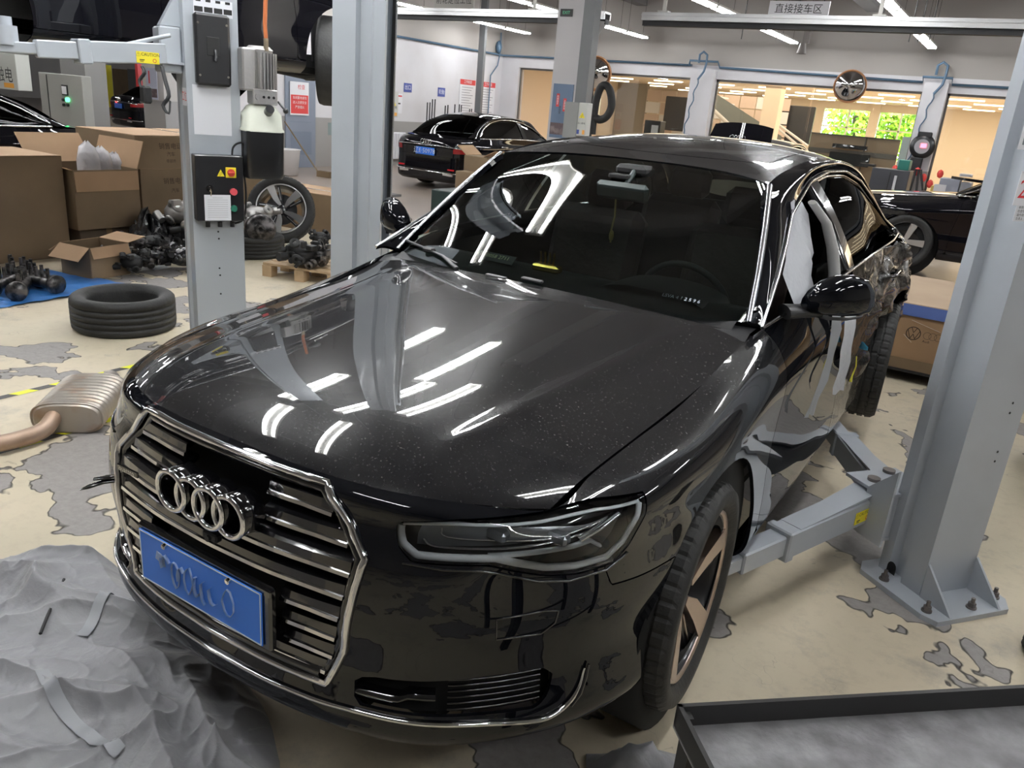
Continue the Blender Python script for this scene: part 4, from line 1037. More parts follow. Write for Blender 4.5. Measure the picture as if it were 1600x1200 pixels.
def caution(o, n, up, parent, s=1.0, name='caution_label'):
    M = face_M(o, n, up); p = MB(M).box((0, 0, .0008), (.115*s, .055*s, .0012)).obj(name, M_yel, parent, 'yellow CAUTION label')
    text_mesh('\u26a0CAUTION', .021*s, M @ T(0, .014*s, .002), 'label_text', M_ink, p)
    MB(M).lathe([(.007*s, .0022), (.010*s, .0022)], 12, T(.033*s, -.012*s, 0)).obj('label_mark', M_redink, p)
    MB(M).box((-.03*s, -.012*s, .0018), (.025*s, .004*s, .0006)).box((-.032*s, -.019*s, .0018), (.018*s, .003*s, .0006)).obj('label_text', M_ink, p)
    return p
# right column: opening looks to the car and away from the camera
ang = math.radians(38)
ub = Vector((-math.cos(ang), math.sin(ang), 0))       # towards the opening
wbv = Vector((math.sin(ang), math.cos(ang), 0))        # along the back wall
cB = Vector((1.462, 2.20, 0)); 
MC = Matrix(((wbv.x, ub.x, 0, cB.x+wbv.x*.13), (wbv.y, ub.y, 0, cB.y+wbv.y*.13), (0, 0, 1, 0), (0, 0, 0, 1)))
rc = thing('lift_column', 'grey two-post lift column standing right of the car', 'lift column', (1.5, 2.3, 0))
g = MB(MC); col_section(g, 3.6, .26, .22); g.obj('column', M_lift, rc)
bpoly = [(-.20, -.16), (.17, -.16), (.225, -.10), (.225, .20), (.17, .27), (-.17, .27), (-.225, .22), (-.225, -.10)]
MB(MC).prism(bpoly, .022).obj('base_plate', M_lift, rc)
for x in (-.128, .128): MB(MC @ T(x, -.005, 0)).add([(-.005, 0, .022), (.005, 0, .022), (-.005, -.15, .022), (.005, -.15, .022), (-.005, 0, .17), (.005, 0, .17)], [(0, 1, 3, 2), (0, 2, 4), (1, 5, 3), (0, 4, 5, 1), (2, 3, 5, 4)]).obj('gusset', M_lift, rc)
for x, y in ((-.185, -.09), (.02, -.115), (.185, -.08), (-.185, .13), (.185, .17)):
    b = MB(MC); b.cyl((x, y, .022), (x, y, .028), .02, 16).cyl((x, y, .028), (x, y, .046), .0145, 6, smooth=False).cyl((x, y, .046), (x, y, .066), .008, 10); b.obj('anchor_bolt', M_bolt, rc)
hl_ = MB(MC)
for x, z in ((.09, .6), (.09, .64), (.09, .80), (.09, .84), (.085, 1.1), (.085, 1.14)): hl_.cyl((x-.03, .0005, z), (x-.03, -.001, z), .005, 8)
hl_.obj('bolt_hole', M_black, rc)
MB(MC).cyl((-.1315, .155, .06), (-.1305, .155, .06), .022, 12).box((-.131, .155, .045), (.001, .044, .03)).obj('cable_slot', M_black, rc)
# stickers on the back wall of the column
P_ = MC @ Vector((0, -.001, 0)); nrm = -ub
def onB(u, v):
    r = ray(u, v); return CAMPOS+r*((P_-CAMPOS).dot(nrm)/r.dot(nrm))
pm = face_M(onB(1618, 296), nrm); pp = MB(pm).box((0, 0, 0), (.17, .11, .001)).obj('bay_label', M_paper, rc, 'white label with red bay number'); text_mesh('2-\u4f4d', .085, pm @ T(0, -.005, .001), 'label_text', M_redink, pp)
pm = face_M(onB(1614, 334), nrm); pp = MB(pm).box((0, 0, 0), (.17, .055, .001)).obj('notice', M_paper, rc)
for k, l_ in enumerate(('\u5355\u4e3e\u5347\u673a  \u8bf4\u660e', '\u68c0\u67e5\u9879\u76ee  \u5b89\u5168', '\u64cd\u4f5c\u89c4\u7a0b  \u8bb0\u5f55', '\u8d1f\u8d23\u4eba  \u65e5\u671f')): text_mesh(l_, .011, pm @ T(-.075, .018-.0125*k, .001), 'notice_text', M_ink, pp, align='LEFT')
pm = face_M(onB(1622, 200), nrm); pp = MB(pm).box((0, 0, 0), (.13, .14, .001)).obj('safety_card', M_paper, rc); MB(pm).box((0, -.02, .001), (.10, .07, .001)).obj('card_print', mat('print_grey', (.2, .24, .26), .5), pp)
# carriage and two swing arms
cg = MB()
pv = Vector((1.16, 2.40, .0))      # arm pivots
c1 = at(1380, 760, x=1.20)
def beam(g, p0, p1, w, h, z0=None, bev=.006):
    p0 = Vector(p0); p1 = Vector(p1); L = (p1-p0).length; F = frame((p0+p1)/2, p1-p0, (0, 0, 1))
    g.box((0, 0, 0), (h, w, L), F, bev); return g
def LC(x, y, z=0): return MC.inverted() @ Vector((x, y, z))
pA = LC(1.185, 2.39); pB = LC(1.225, 2.53); pm_ = (pA+pB)/2
carr = MB(MC); carr.box((pm_.x, pm_.y-.05, .365), (.27, .22, .014)).box((pm_.x, pm_.y-.05, .165), (.27, .22, .014)).box((pm_.x, .235, .26), (.24, .05, .2)).box((0, .15, .55), (.16, .08, .8))
for x in (-.135, .135): carr.add([(pm_.x+x-.006, .16, .16), (pm_.x+x+.006, .16, .16), (pm_.x+x-.006, .29, .16), (pm_.x+x+.006, .29, .16), (pm_.x+x-.006, .16, .50), (pm_.x+x+.006, .16, .50), (pm_.x+x-.006, .29, .37), (pm_.x+x+.006, .29, .37)], [(0, 1, 3, 2), (4, 6, 7, 5), (0, 4, 5, 1), (2, 3, 7, 6), (0, 2, 6, 4), (1, 5, 7, 3)])
carr.obj('carriage', M_lift, rc)
pin1 = Vector((1.185, 2.39, 0)); pin2 = Vector((1.225, 2.53, 0))
for p in (pin1, pin2): MB().cyl((p.x, p.y, .15), (p.x, p.y, .385), .026, 20).obj('pivot_pin', M_bolt, rc)
def arm(p, q, parent, lab=False, zt=.265):
    p = Vector((p.x, p.y, zt)); q = Vector((q[0], q[1], zt)); d = (q-p).normalized(); L = (q-p).length; n = Vector((-d.y, d.x, 0))
    a = beam(MB(), p, p+d*L*.62, .10, .11).obj('swing_arm', M_lift, parent)
    beam(MB(), p+d*L*.50, p+d*L*.86, .08, .085).obj('arm_extension', M_lift, a)
    g2 = MB(); beam(g2, p+d*L*.80, q, .06, .06); g2.cyl(q+Vector((0, 0, -.01)), q+Vector((0, 0, .045)), .045, 16); g2.obj('lifting_pad', M_lift, a)
    # stiffening plate on top of the arm, folded up towards the pivot
    t0 = p+d*.02+Vector((0, 0, .057)); t1 = p+d*L*.55+Vector((0, 0, .057))
    pl_ = MB(); A0 = t0+n*.055+Vector((0, 0, .03)); B0 = t0-n*.055+Vector((0, 0, .03)); A1 = p+d*L*.3+n*.045+Vector((0, 0, .075-.01)); B1 = p+d*L*.3-n*.045+Vector((0, 0, .065)); A2 = t1+n*.045; B2 = t1-n*.045
    th = Vector((0, 0, .008)); vs = [A0, B0, A1, B1, A2, B2]; vs = vs+[v-th for v in vs]
    pl_.add(vs, [(0, 1, 3, 2), (2, 3, 5, 4), (6, 8, 9, 7), (8, 10, 11, 9), (0, 6, 7, 1), (4, 5, 11, 10), (0, 2, 8, 6), (2, 4, 10, 8), (1, 7, 9, 3), (3, 9, 11, 5)]); pl_.obj('arm_stiffener', M_lift, a)
    gb = MB(); e = p+d*L*.62; beam(gb, e-d*.04, e+d*.005, .115, .125); gb.obj('arm_collar', M_lift, a)
    return a, p, d, n
q1 = at(1085, 880, z=.38)
a1, p1_, d1, n1 = arm(pin1, (.82, 1.40), rc)
side_n = n1 if n1.dot(CAMPOS-p1_) > 0 else -n1
caution(p1_+d1*.13+side_n*.0512+Vector((0, 0, -.005)), side_n, (0, 0, 1), a1)
arm(pin2, (.80, 3.35), rc)
# floor tool trolley and flexible hose at the right edge
tt = thing('tool_trolley', 'black tool trolley on castors behind the right lift column', 'trolley', (2.1, 4.2, 0))
MB().box((2.15, 4.25, .52), (.7, .5, .8), bev=.02).obj('body', M_trim, tt); MB().box((2.15, 4.25, .935), (.74, .54, .03), bev=.008).obj('top_tray', mat('wood_top', (.35, .22, .13), .6), tt)
for x in (1.87, 2.43):
    for y in (4.05, 4.45):
        c = MB(); c.cyl((x-.015, y, .05), (x+.015, y, .05), .05, 16).box((x, y, .1), (.05, .05, .04)); c.obj('castor', M_black, tt)
MB().lathe([(.02, 0), (.07, .0)]+[(.075+.012*(k % 2), .01+.01*k) for k in range(40)]+[(.06, .42)], 20, T(1.905, 2.12, 0)).obj('hose_end', M_rub)
tag(bpy.data.objects['hose_end'], 'ribbed black flexible hose standing at the right edge of the floor', 'hose')
bpy.data.objects['hose_end'].name = 'flexible_hose'
# steel tray table in the right foreground
tb = thing('tray_table', 'worn steel tray table with raised rim at bottom right', 'table', (1.5, 0, 0))
tc0 = at(1058, 1100, z=.80); e1 = (at(1600, 1070, z=.80)-tc0).normalized(); e2 = Vector((e1.y, -e1.x, 0))
MT = Matrix(((e1.x, e2.x, 0, tc0.x), (e1.y, e2.y, 0, tc0.y), (0, 0, 1, 0), (0, 0, 0, 1)))
M_tray = mat('worn_tray', (.13, .125, .13), .5, .2, noise=(14, (.27, .27, .28), .32, .70, 12), bump=(40, .2)); M_trayrim = mat('tray_rim', (.035, .034, .034), .4, .4)
MB(MT).box((.45, .3, .755), (.9, .6, .008)).obj('tray_plate', M_tray, tb)
MB(MT).box((.45, .004, .778), (.9, .008, .045)).box((.45, .596, .778), (.9, .008, .045)).box((.004, .3, .778), (.008, .6, .045)).box((.896, .3, .778), (.008, .6, .045)).box((.012, .016, .775), (.02, .02, .03)).box((.885, .016, .775), (.02, .02, .03)).obj('tray_rim', M_trayrim, tb)
for x, y in ((.03, .03), (.87, .03), (.03, .57), (.87, .57)): MB(MT).box((x, y, .375), (.04, .04, .75)).obj('leg', M_trayrim, tb)
MB(MT).box((.45, .03, .15), (.84, .02, .02)).box((.45, .57, .15), (.84, .02, .02)).obj('stretcher', M_trayrim, tb)
# ---- left-hand column of the same lift (seen beyond the bonnet)
lc = thing('lift_column', 'pale grey lift column nearest the car windscreen on its left', 'lift column', (-2.0, 2.75, 0))
cA = at(547, 420, y=2.75); M2 = T(cA.x-.0, 2.68, 0) @ rotz(math.radians(-12))
g = MB(M2); col_section(g, 3.6, .30, .27); g.M = M2
# turn the channel so that its opening faces the car (+x)
M2 = T(-2.12, 2.62, 0) @ rotz(math.radians(-62)); 
g = MB(M2 @ T(.0, 0, 0)); col_section(g, 3.6, .30, .30); g.obj('column', M_liftlight, lc)
MB(M2).prism(bpoly, .022).obj('base_plate', M_liftlight, lc)
MB(M2).box((0, .27, .30), (.16, .06, 1.1)).box((0, .30, .36), (.30, .16, .16)).obj('carriage', M_lift, lc)
MB(M2).box((-.12, .29, 2.2), (.035, .02, 2.6)).obj('cable_cover', M_black, lc)
pl = at(524, 202, y=2.55); MB(face_M(pl, (CAMPOS-pl).cross(Vector((0, 0, 1))).cross(Vector((0, 0, -1))))).box((0, 0, .0), (.085, .07, .001)).obj('name_plate', mat('plate_grey', (.25, .30, .30), .4), lc)
hc = [at(u, v, y=2.95) for u, v in [(600, 0), (603, 40), (598, 60), (602, 90), (601, 150), (595, 200), (597, 260), (594, 300), (596, 340), (598, 378)]]
tag(MB().tube([Vector(p) for p in cr_grid(np.stack([np.array(hc)]*2), 1, 4)[0]], .007, 6).box(at(602, 92, y=2.95), (.03, .03, .05)).obj('hanging_cable', M_black), 'thin black cable hanging beside the pale lift column', 'cable')
# ================================================================= neighbouring lift with control gear
ac = thing('lift_column', 'grey lift column carrying control box, white paper and motor unit', 'lift column', (-2.9, 2.35, 0))
fdir = (Vector((CAMPOS.x, CAMPOS.y, 0))-Vector((-2.85, 2.25, 0))).normalized()   # back wall looks almost at the camera
fn = Vector((math.cos(math.radians(-25)), math.sin(math.radians(-25)), 0)); fw_ = Vector((-fn.y, fn.x, 0))
pL = at(303, 300, y=2.2); pR = at(373, 300, y=2.2)
ctr = at(340, 300, y=2.25); ctr.z = 0
MA = Matrix(((fw_.x, -fn.x, 0, ctr.x), (fw_.y, -fn.y, 0, ctr.y), (0, 0, 1, 0), (0, 0, 0, 1)))
g = MB(MA); col_section(g, 3.6, .305, .27); g.obj('column', M_liftlight, ac)
MB(MA).prism(bpoly, .022).obj('base_plate', M_liftlight, ac)
def onA(u, v, off=0.0):
    """point on the back wall plane of that column"""
    r = ray(u, v); t = (ctr-CAMPOS).dot(fn)/r.dot(fn); return CAMPOS+r*t+fn*off
def rectA(u0, v0, u1, v1, th, name, mt, par=None, lab=None, bev=0):
    a = onA(u0, (v0+v1)/2); b = onA(u1, (v0+v1)/2); t = onA((u0+u1)/2, v0); d = onA((u0+u1)/2, v1)
    c = (a+b)/2; c.z = (t.z+d.z)/2; w = (Vector((a.x, a.y, 0))-Vector((b.x, b.y, 0))).length; h = t.z-d.z
    M = face_M(c, fn); MB(M).box((0, 0, th/2), (w, h, th), bev=bev).obj(name, mt, par or ac, lab); 
    return M @ T(0, 0, th), w, h, bpy.data.objects[max((o.name for o in [COL.objects[-1]]), default=name)]
M_bplas = mat('black_plastic', (.012, .012, .014), .35, coat=.2)
M_, w, h, o = rectA(302, 0, 363, 26, .002, 'pictogram_panel', M_paper)
for k in range(4): MB(M_).box((-w/2+w*(k+.5)/4, -.012, .0004), (w/4*.86, .028, .0008)).obj('pictogram', M_ink, o)
for k in range(4): MB(M_).box((-w/2+w*(k+.5)/4, .035, .0004), (w/4*.5, .014, .0008)).obj('pictogram_figure', M_ink, o)
M_, w, h, o = rectA(302, 22, 357, 134, .055, 'cable_cover', M_bplas, bev=.014)
MB(M_).box((0, .02, .002), (.07, .10, .004), bev=.002).obj('cover_window', M_ink, o)
MB(M_).tube([(.01, .0, .005), (.01, -.02, .02), (.005, -.06, .022)], .01, 8).obj('release_handle', M_bplas, o)
for sx in (-1, 1):
    for sy in (-1, 1): MB(M_).cyl((sx*(w/2-.02), sy*(h/2-.055), -.004), (sx*(w/2-.02), sy*(h/2-.055), .003), .007, 10).obj('screw', M_chrome, o)
rectA(302, 134, 361, 211, .0015, 'blank_paper', M_paper, lab='blank white paper sheet')
M_, w, h, o = rectA(301, 241, 375, 342, .09, 'control_box', M_bplas, bev=.004)
def onbox(fx, fy): return (-w/2+w*fx, h/2-h*fy, 0)
x, y, _ = onbox(.73, .25); MB(M_).box((x, y, .003), (.062, .062, .006), bev=.002).obj('isolator_plate', M_yel, o); MB(M_).cyl((x, y, .006), (x, y, .018), .022, 20).box((x, y, .02), (.04, .012, .012), bev=.003).obj('isolator_knob', mat('knob_red', (.6, .06, .04), .4), o)
x, y, _ = onbox(.52, .26); MB(M_).add([(x-.022, y-.02, .001), (x+.022, y-.02, .001), (x, y+.022, .001)], [(0, 1, 2)]).obj('warning_triangle', M_yel, o); text_mesh('\u26a1', .026, M_ @ T(x, y-.006, .0018), 'bolt_mark', M_ink, o)
x, y, _ = onbox(.77, .54); MB(M_).cyl((x, y, 0), (x, y, .02), .021, 20).obj('stop_button', mat('button_red', (.75, .10, .12), .4), o)
x, y, _ = onbox(.77, .80); MB(M_).cyl((x, y, 0), (x, y, .012), .018, 20).cyl((x, y, 0), (x, y, .006), .021, 20).obj('start_button', mat('button_green', (.03, .20, .13), .35), o)
x, y, _ = onbox(.27, .49); MB(M_).cyl((x, y, 0), (x, y, .016), .02, 20).box((x, y, .022), (.006, .02, .02)).obj('key_switch', M_chrome, o)
MB(M_).tube([(x, y, .03), (x+.004, y-.02, .03), (x+.006, y-.045, .012)], .003, 5).obj('key_string', mat('string', (.4, .33, .22), .7), o)
x, y, _ = onbox(.43, .79); MB(M_).box((x, y, .004), (.155, .155, .0012), bev=.0004).obj('paper_tag', M_paper, o, 'white hanging inspection card')
tg = MB(M_)
for k in range(10): tg.box((x, y+.06-.013*k, .0050), (.12 if k else .06, .0022, .0003))
tg.obj('card_print', mat('print_faint', (.45, .45, .48), .6), o)
MB().tube([Vector(p) for p in cr_grid(np.stack([np.array([onA(360, 241, .04), onA(361, 230, .045), onA(368, 223, .05), onA(378, 226, .04), onA(379, 260, .02), onA(383, 300, .02), onA(380, 340, .02), onA(362, 348, .03), onA(358, 342, .04)])]*2), 1, 4)[0]], .006, 6).obj('power_cable', M_black, ac)
gl = MB()
for u in (322, 341, 360): p = onA(u, 345, .045); gl.cyl(p, p+Vector((0, 0, -.03)), .014, 10)
gl.obj('cable_gland', M_black, ac)
bh = MB()
for u, v in ((341, 362), (342, 373), (343, 419), (344, 430), (345, 459)): p = onA(u, v); bh.cyl(p, p+fn*.0012, .006, 8)
bh.obj('bolt_hole', M_black, ac)
# red lettering strip on the side wall of the column
sn = -fw_; s0 = MA @ Vector((-.1478, .05, 0)); 
def onS(u, v, off=.001):
    r = ray(u, v); t = (s0-CAMPOS).dot(sn)/r.dot(sn); return CAMPOS+r*t+sn*off
pS = MA @ Vector((-.154, .06, 1.62)); mS = face_M(pS, sn); pp = MB(mS).box((0, 0, 0), (.11, .10, .001)).obj('bay_label', M_paper, ac); text_mesh('\u5de5\u4f4d', .062, mS @ T(0, 0, .001), 'label_text', M_redink, pp)
# hydraulic power unit
hu = thing('hydraulic_power_unit', 'finned silver lift motor above a white and black oil tank', 'motor', onA(405, 200, .02), )
M_cast = mat('cast_alloy', (.42, .41, .40), .42, .75, bump=(40, .15))
mc = onA(404, 110, .05); hx = fw_; hzv = Vector((0, 0, 1))
def HU(u, v, off=.05): return onA(u, v, off)
zt = onA(404, 78).z; zb = onA(404, 143).z; mx_ = HU(404, 110, .02)
mo = MB(); mo.cyl((mx_.x, mx_.y, zb), (mx_.x, mx_.y, zt), .078, 32).cyl((mx_.x, mx_.y, zt), (mx_.x, mx_.y, zt+.02), .082, 32, r2=.06); mo.obj('motor_body', M_cast, hu)
fn_ = MB()
for k in range(28):
    a = 2*PI*k/28; F = T(mx_.x, mx_.y, (zt+zb)/2) @ rotz(a); fn_.box((.088, 0, 0), (.028, .005, (zt-zb)*.86), F)
fo = fn_.obj('cooling_fins', M_cast, hu); fo['kind'] = 'stuff'
jb = HU(383, 108, .04); MB(face_M(jb, fn)).box((0, 0, 0), (.085, .24, .12), bev=.01).obj('terminal_box', M_cast, hu)
vb = HU(407, 151, .04); MB(face_M(vb, fn)).box((0, 0, 0), (.15, .09, .13), bev=.006).cyl((-.045, 0, .065), (-.045, 0, .072), .018, 14).obj('valve_block', M_cast, hu)
vp = MB(face_M(vb, fn))
for dx in (-.01, .02, .05): vp.cyl((dx, 0, .065), (dx, 0, .068), .008, 10)
vp.obj('port_plug', M_black, hu)
wt0 = HU(407, 162, .02).z; wb0 = HU(407, 202, .02).z; bb0 = HU(407, 277, .02).z; tcx = HU(407, 200, .02)
F = face_M((tcx.x, tcx.y, 0), fn)
tw = MB(); rows = []
for zz, sx, sy in ((wt0, .09, .09), (wt0-.015, .16, .14), (wt0-.06, .225, .19), (wb0+.012, .235, .20), (wb0, .255, .215), (wb0-.01, .255, .215)):
    rows.append([F @ Vector((sx/2*math.copysign(abs(math.cos(a))**.5, math.cos(a)), zz, sy/2*math.copysign(abs(math.sin(a))**.5, math.sin(a)))) for a in np.linspace(0, 2*PI, 33)[:-1]])
tw.grid(rows, close=True); tw.add(rows[0], [tuple(range(32))]); tw.obj('tank_top', mat('milky_plastic', (.66, .68, .58), .35, coat=.2), hu)
tk = MB(); rows = []
for zz, sx, sy in ((wb0-.008, .235, .2), (bb0+.02, .23, .195), (bb0, .21, .17)):
    rows.append([F @ Vector((sx/2*math.copysign(abs(math.cos(a))**.25, math.cos(a)), zz, sy/2*math.copysign(abs(math.sin(a))**.25, math.sin(a)))) for a in np.linspace(0, 2*PI, 41)[:-1]])
tk.grid(rows, close=True); tk.add(rows[-1], [tuple(range(40))]); tk.obj('tank', M_bplas, hu)
cp_ = HU(411, 171, .13); MB(frame(cp_, fn+Vector((0, 0, .5)))).cyl((0, 0, -.03), (0, 0, .02), .026, 20).obj('filler_cap', M_bplas, hu)
lv0 = HU(428, 158, .08); lv1 = HU(437, 172, .12); MB().tube([lv0, lv1], .006, 6).ball(lv1, .017, 10).obj('lowering_lever', M_bplas, hu)
top = HU(409, 80, .09); MB().cyl(top, top+Vector((0, 0, .07)), .014, 10).obj('hose_fitting', mat('brass', (.5, .42, .3), .3, .9), hu)
MB().tube([top+Vector((0, 0, .07)), HU(407, 40, .09), HU(408, 0, .09), HU(409, -60, .09)], .012, 8).obj('orange_hose', mat('orange_rubber', (.55, .16, .05), .45), hu)
# carriage bracket and long arms to the left
zb_ = at(272, 80, x=-3.0).z
bk = MB(); pb = at(272, 80, y=2.35)
MBX = MA
cgx = MB(MA @ T(0, 0, 0)); 
cg2 = MB(MA); cg2.box((-.215, .16, 1.87), (.12, .2, .25), bev=.01).box((-.24, .16, 1.80), (.20, .26, .014)).add([(-.15, .1, 2.0), (-.15, .2, 2.0), (-.26, .1, 2.0), (-.26, .2, 2.0), (-.15, .1, 2.2), (-.15, .2, 2.2)], [(0, 1, 3, 2), (0, 2, 4), (1, 5, 3), (0, 4, 5, 1), (2, 3, 5, 4)])
cg2.obj('carriage', M_liftlight, ac)
A0 = at(258, 88, y=2.30); A1 = at(115, 78, d=(A0-CAMPOS).length*.82*1.0/ray(115, 78).length*1.0)
dA = 4.15
A0 = at(255, 84, d=4.35); A1 = at(118, 80, d=4.05); A2 = at(55, 76, d=3.95); A3 = at(-10, 72, d=3.9)
arm_ = beam(MB(), A0, A1, .10, .105).obj('swing_arm', M_liftlight, ac)
beam(MB(), A0+(A1-A0)*.72, A2, .085, .085).obj('arm_extension', M_liftlight, arm_)
beam(MB(), A2+(A1-A2)*.3, A3, .065, .055).obj('arm_tip', M_liftlight, arm_)
beam(MB(), A1-(A0-A1).normalized()*-.0, A1+(A0-A1).normalized()*.06, .115, .12).obj('arm_collar', M_liftlight, arm_)
tpd = at(12, 70, d=3.92); MB().cyl(tpd, tpd+Vector((0, 0, .09)), .05, 16).cyl(tpd+Vector((0, 0, .09)), tpd+Vector((0, 0, .13)), .03, 12).obj('lifting_pad', M_lift, arm_)
sp0 = at(266, 55, d=4.3); sp1 = at(195, 70, d=4.2); MB().tube([sp0, sp1], .011, 8).obj('arm_brace', M_liftlight, ac)
nA = (A1-A0).cross(Vector((0, 0, 1))).normalized(); nA = nA if nA.dot(CAMPOS-A0) > 0 else -nA
cl_ = at(226, 90, d=4.28); cl_ = cl_ + nA*(((A0+nA*.0515)-cl_).dot(nA))
caution(cl_, nA, (0, 0, 1), arm_, 1.05)
# slings hanging under the arm
for (L_, lb) in (([(222, 104), (226, 114), (218, 126), (222, 140), (228, 148)], 'black strap with buckle dangling under the raised arm'), ([(253, 104), (258, 125), (264, 150), (255, 165), (264, 178), (266, 158)], 'black web sling looped under the raised arm end')):
    pts = [at(u, v, d=4.25) for u, v in L_]; g = MB().tube([Vector(p) for p in cr_grid(np.stack([np.array(pts)]*2), 1, 3)[0]], .011, 6, flat=.4)
    if 'buckle' in lb: g.box(pts[-1], (.05, .05, .09), bev=.01)
    tag(g.obj('strap', M_black), lb, 'strap')
# ================================================================= other cars
def simple_car(col, dust=.12, name='parked_car'):
    """a complete saloon in the same way as the big one, facing -y, nose at y=0, standing .14 above its origin"""
    P = paint(col[0], col[1], dust)
    t = thing('saloon_car', 'x', 'car', (0, 0, 0))
    for nm, k in (('front_bumper', 'bumper'), ('rear_bumper', 'rear_bumper'), ('boot_lid', 'boot_lid')):
        panel_obj(nm, [piece(WR, k, 0), piece(WR, k, 1)], P, t, lip=0)
    for mir in (0, 1):
        for nm, k in (('fender', 'fender'), ('front_door', 'front_door'), ('rear_door', 'rear_door'), ('side_sill', 'sill'), ('quarter_panel', 'quarter')):
            panel_obj(nm, [piece(WR, k, mir)], P, t, lip=.008)
        panel_obj('roof_pillar_frame', [surf_piece(Gp, Np, [np.ones(tp.shape)], mir)], P, t, lip=0)
    panel_obj('bonnet', both(Vh, Nh, [(1-_s)-.004]), P, t, lip=0)
    panel_obj('roof_panel', both(Gr, Nr, [np.ones(Gr.shape[:2])]), P, t, lip=0)
    panel_obj('windscreen', both(Gw, Nw, [np.ones(Gw.shape[:2])]), M_sglass, t, lip=0)
    panel_obj('rear_window', both(Gb, Nb, [np.ones(Gb.shape[:2])]), M_sglass, t, lip=0)
    panel_obj('boot_deck', both(Gd, Nd, [np.ones(Gd.shape[:2])]), P, t, lip=0)
    def sheet(y0, y1, f0, f1, nm, mt, s, off=-.02, n=10):
        rows = []
        for i in range(5):
            row = []
            for k in range(n+1):
                y = y0+(y1-y0)*k/n; b = belt(y); tt_ = top_at(y); f = f0+(f1-f0)*i/4; p = b*(1-f)+tt_*f; row.append((s*(p[0]+4*f*(1-f)*.018+off), p[1], p[2]))
            rows.append(row)
        return MB().grid(rows).obj(nm, mt, t)
    for s in (1, -1):
        sheet(1.56, 2.62, .04, .97, 'front_window', M_sglass, s); sheet(2.76, 4.36, .04, .97, 'rear_side_window', M_sglass, s); sheet(2.61, 2.76, -.02, .99, 'centre_pillar', M_gloss, s, -.005, 4)
        MB().tube([(s*(p[0]+.006), p[1], p[2]+.001) for p in [dl(q) for q in np.linspace(0, 9.6, 40)]], .012, 5).tube([(s*(p[0]+.006), p[1], p[2]) for p in [belt(y) for y in np.linspace(1.51, 4.35, 24)]], .012, 5).obj('chrome_window_trim', M_chrome, t)
        MB().ball((s*.99, 1.83, 1.185), .085, 14, (1.05, .75, .85)).tube([(s*.83, 1.72, 1.14), (s*.93, 1.79, 1.16)], .03, 6).obj('door_mirror', P, t)
        for y in (2.52, 3.6): MB().tube([(s*.935, y-.11, 1.03), (s*.965, y-.08, 1.033), (s*.968, y+.07, 1.04), (s*.935, y+.10, 1.042)], .014, 6).obj('door_handle', M_chrome, t)
        # tail light wrapping the rear corner
        V = WR['boot_lid'][0]; N = WR['boot_lid'][1]
        tl = poly_sd(apar, zpar, pz([(13.3, .90), (14.9, .88), (14.9, .97), (14.0, 1.0), (13.3, 1.02)]))
        panel_obj('tail_light', [surf_piece(V+N*.006, N, [tl], 0 if s > 0 else 1)], mat('tail_red', (.28, .01, .012), .15, coat=1), t, lip=.006)
        hl2 = poly_sd(apar, zpar, HLP); V, N = WR['bumper'][:2]
        panel_obj('headlight', [surf_piece(V-N*.001, N, [hl2-.001], 0 if s > 0 else 1)], mat('far_lamp', (.25, .26, .27), .1, .6, coat=1), t, lip=0)
        MB().box((s*.55, 4.985, .47), (.26, .05, .06), bev=.015).obj('exhaust_trim', M_chrome, t); MB().box((s*.62, 5.0, .57), (.16, .02, .03), bev=.006).obj('rear_reflector', mat('reflector_red', (.5, .01, .02), .2), t)
    MB().tube([on_wrap(c, 1.0-.02*abs(15.5-c), .006, s_) for s_, cs in ((1, np.linspace(14, 16, 8)), (-1, np.linspace(16, 14, 8))) for c in cs], .009, 6).obj('boot_chrome_strip', M_chrome, t)
    MB().tube([on_wrap(c, .50, .006, s_) for s_, cs in ((1, np.linspace(13.6, 16, 10)), (-1, np.linspace(16, 13.6, 10))) for c in cs], .012, 6).obj('bumper_chrome_strip', M_chrome, t)
    MB().box((0, 5.045, .88), (.46, .02, .14), bev=.004).obj('number_plate', M_plate, t, 'blue number plate')
    g = MB()
    for i in range(4): g.lathe([(.042+.006*math.cos(a), .006*math.sin(a)) for a in np.linspace(0, 2*PI, 7)], 20, T((-1.5+i)*.058, 5.03, 1.06) @ rotx(PI/2))
    g.obj('ring_emblem', M_chrome, t)
    g = MB()
    g.lathe([(.40, 0), (.40, .24), (.2, .25)], 24, T(.6, 1.03, .42) @ roty(PI/2)).box((0, 2.6, .34), (1.5, 4.4, .05)).box((0, 2.9, .7), (1.4, 2.9, .5)).obj('underbody', M_dark, t)
    bkx = MB(); bkx.grid([[(x, face_y(x, z)+.03, z) for x in np.linspace(-gx(z)-.02, gx(z)+.02, 13)] for z in np.linspace(.45, .935, 8)]); bkx.obj('grille_backing', M_dark, t)
    MB().tube(path(GRI+[GRI[0]], 6, -.006), .012, 6, closed=True).obj('grille_frame', M_chrome, t)
    for z in zs: MB().tube([(x, face_y(x, z)+.01, z) for x in np.linspace(-gx(z), gx(z), 7)], .008, 5).obj('grille_slat', M_satin, t)
    for s in (1, -1): seat_ = MB().box((s*.37, 2.45, .98), (.5, .16, .7), bev=.05).box((s*.37, 2.62, 1.36), (.26, .09, .18), bev=.03).obj('seat', M_cab, t)
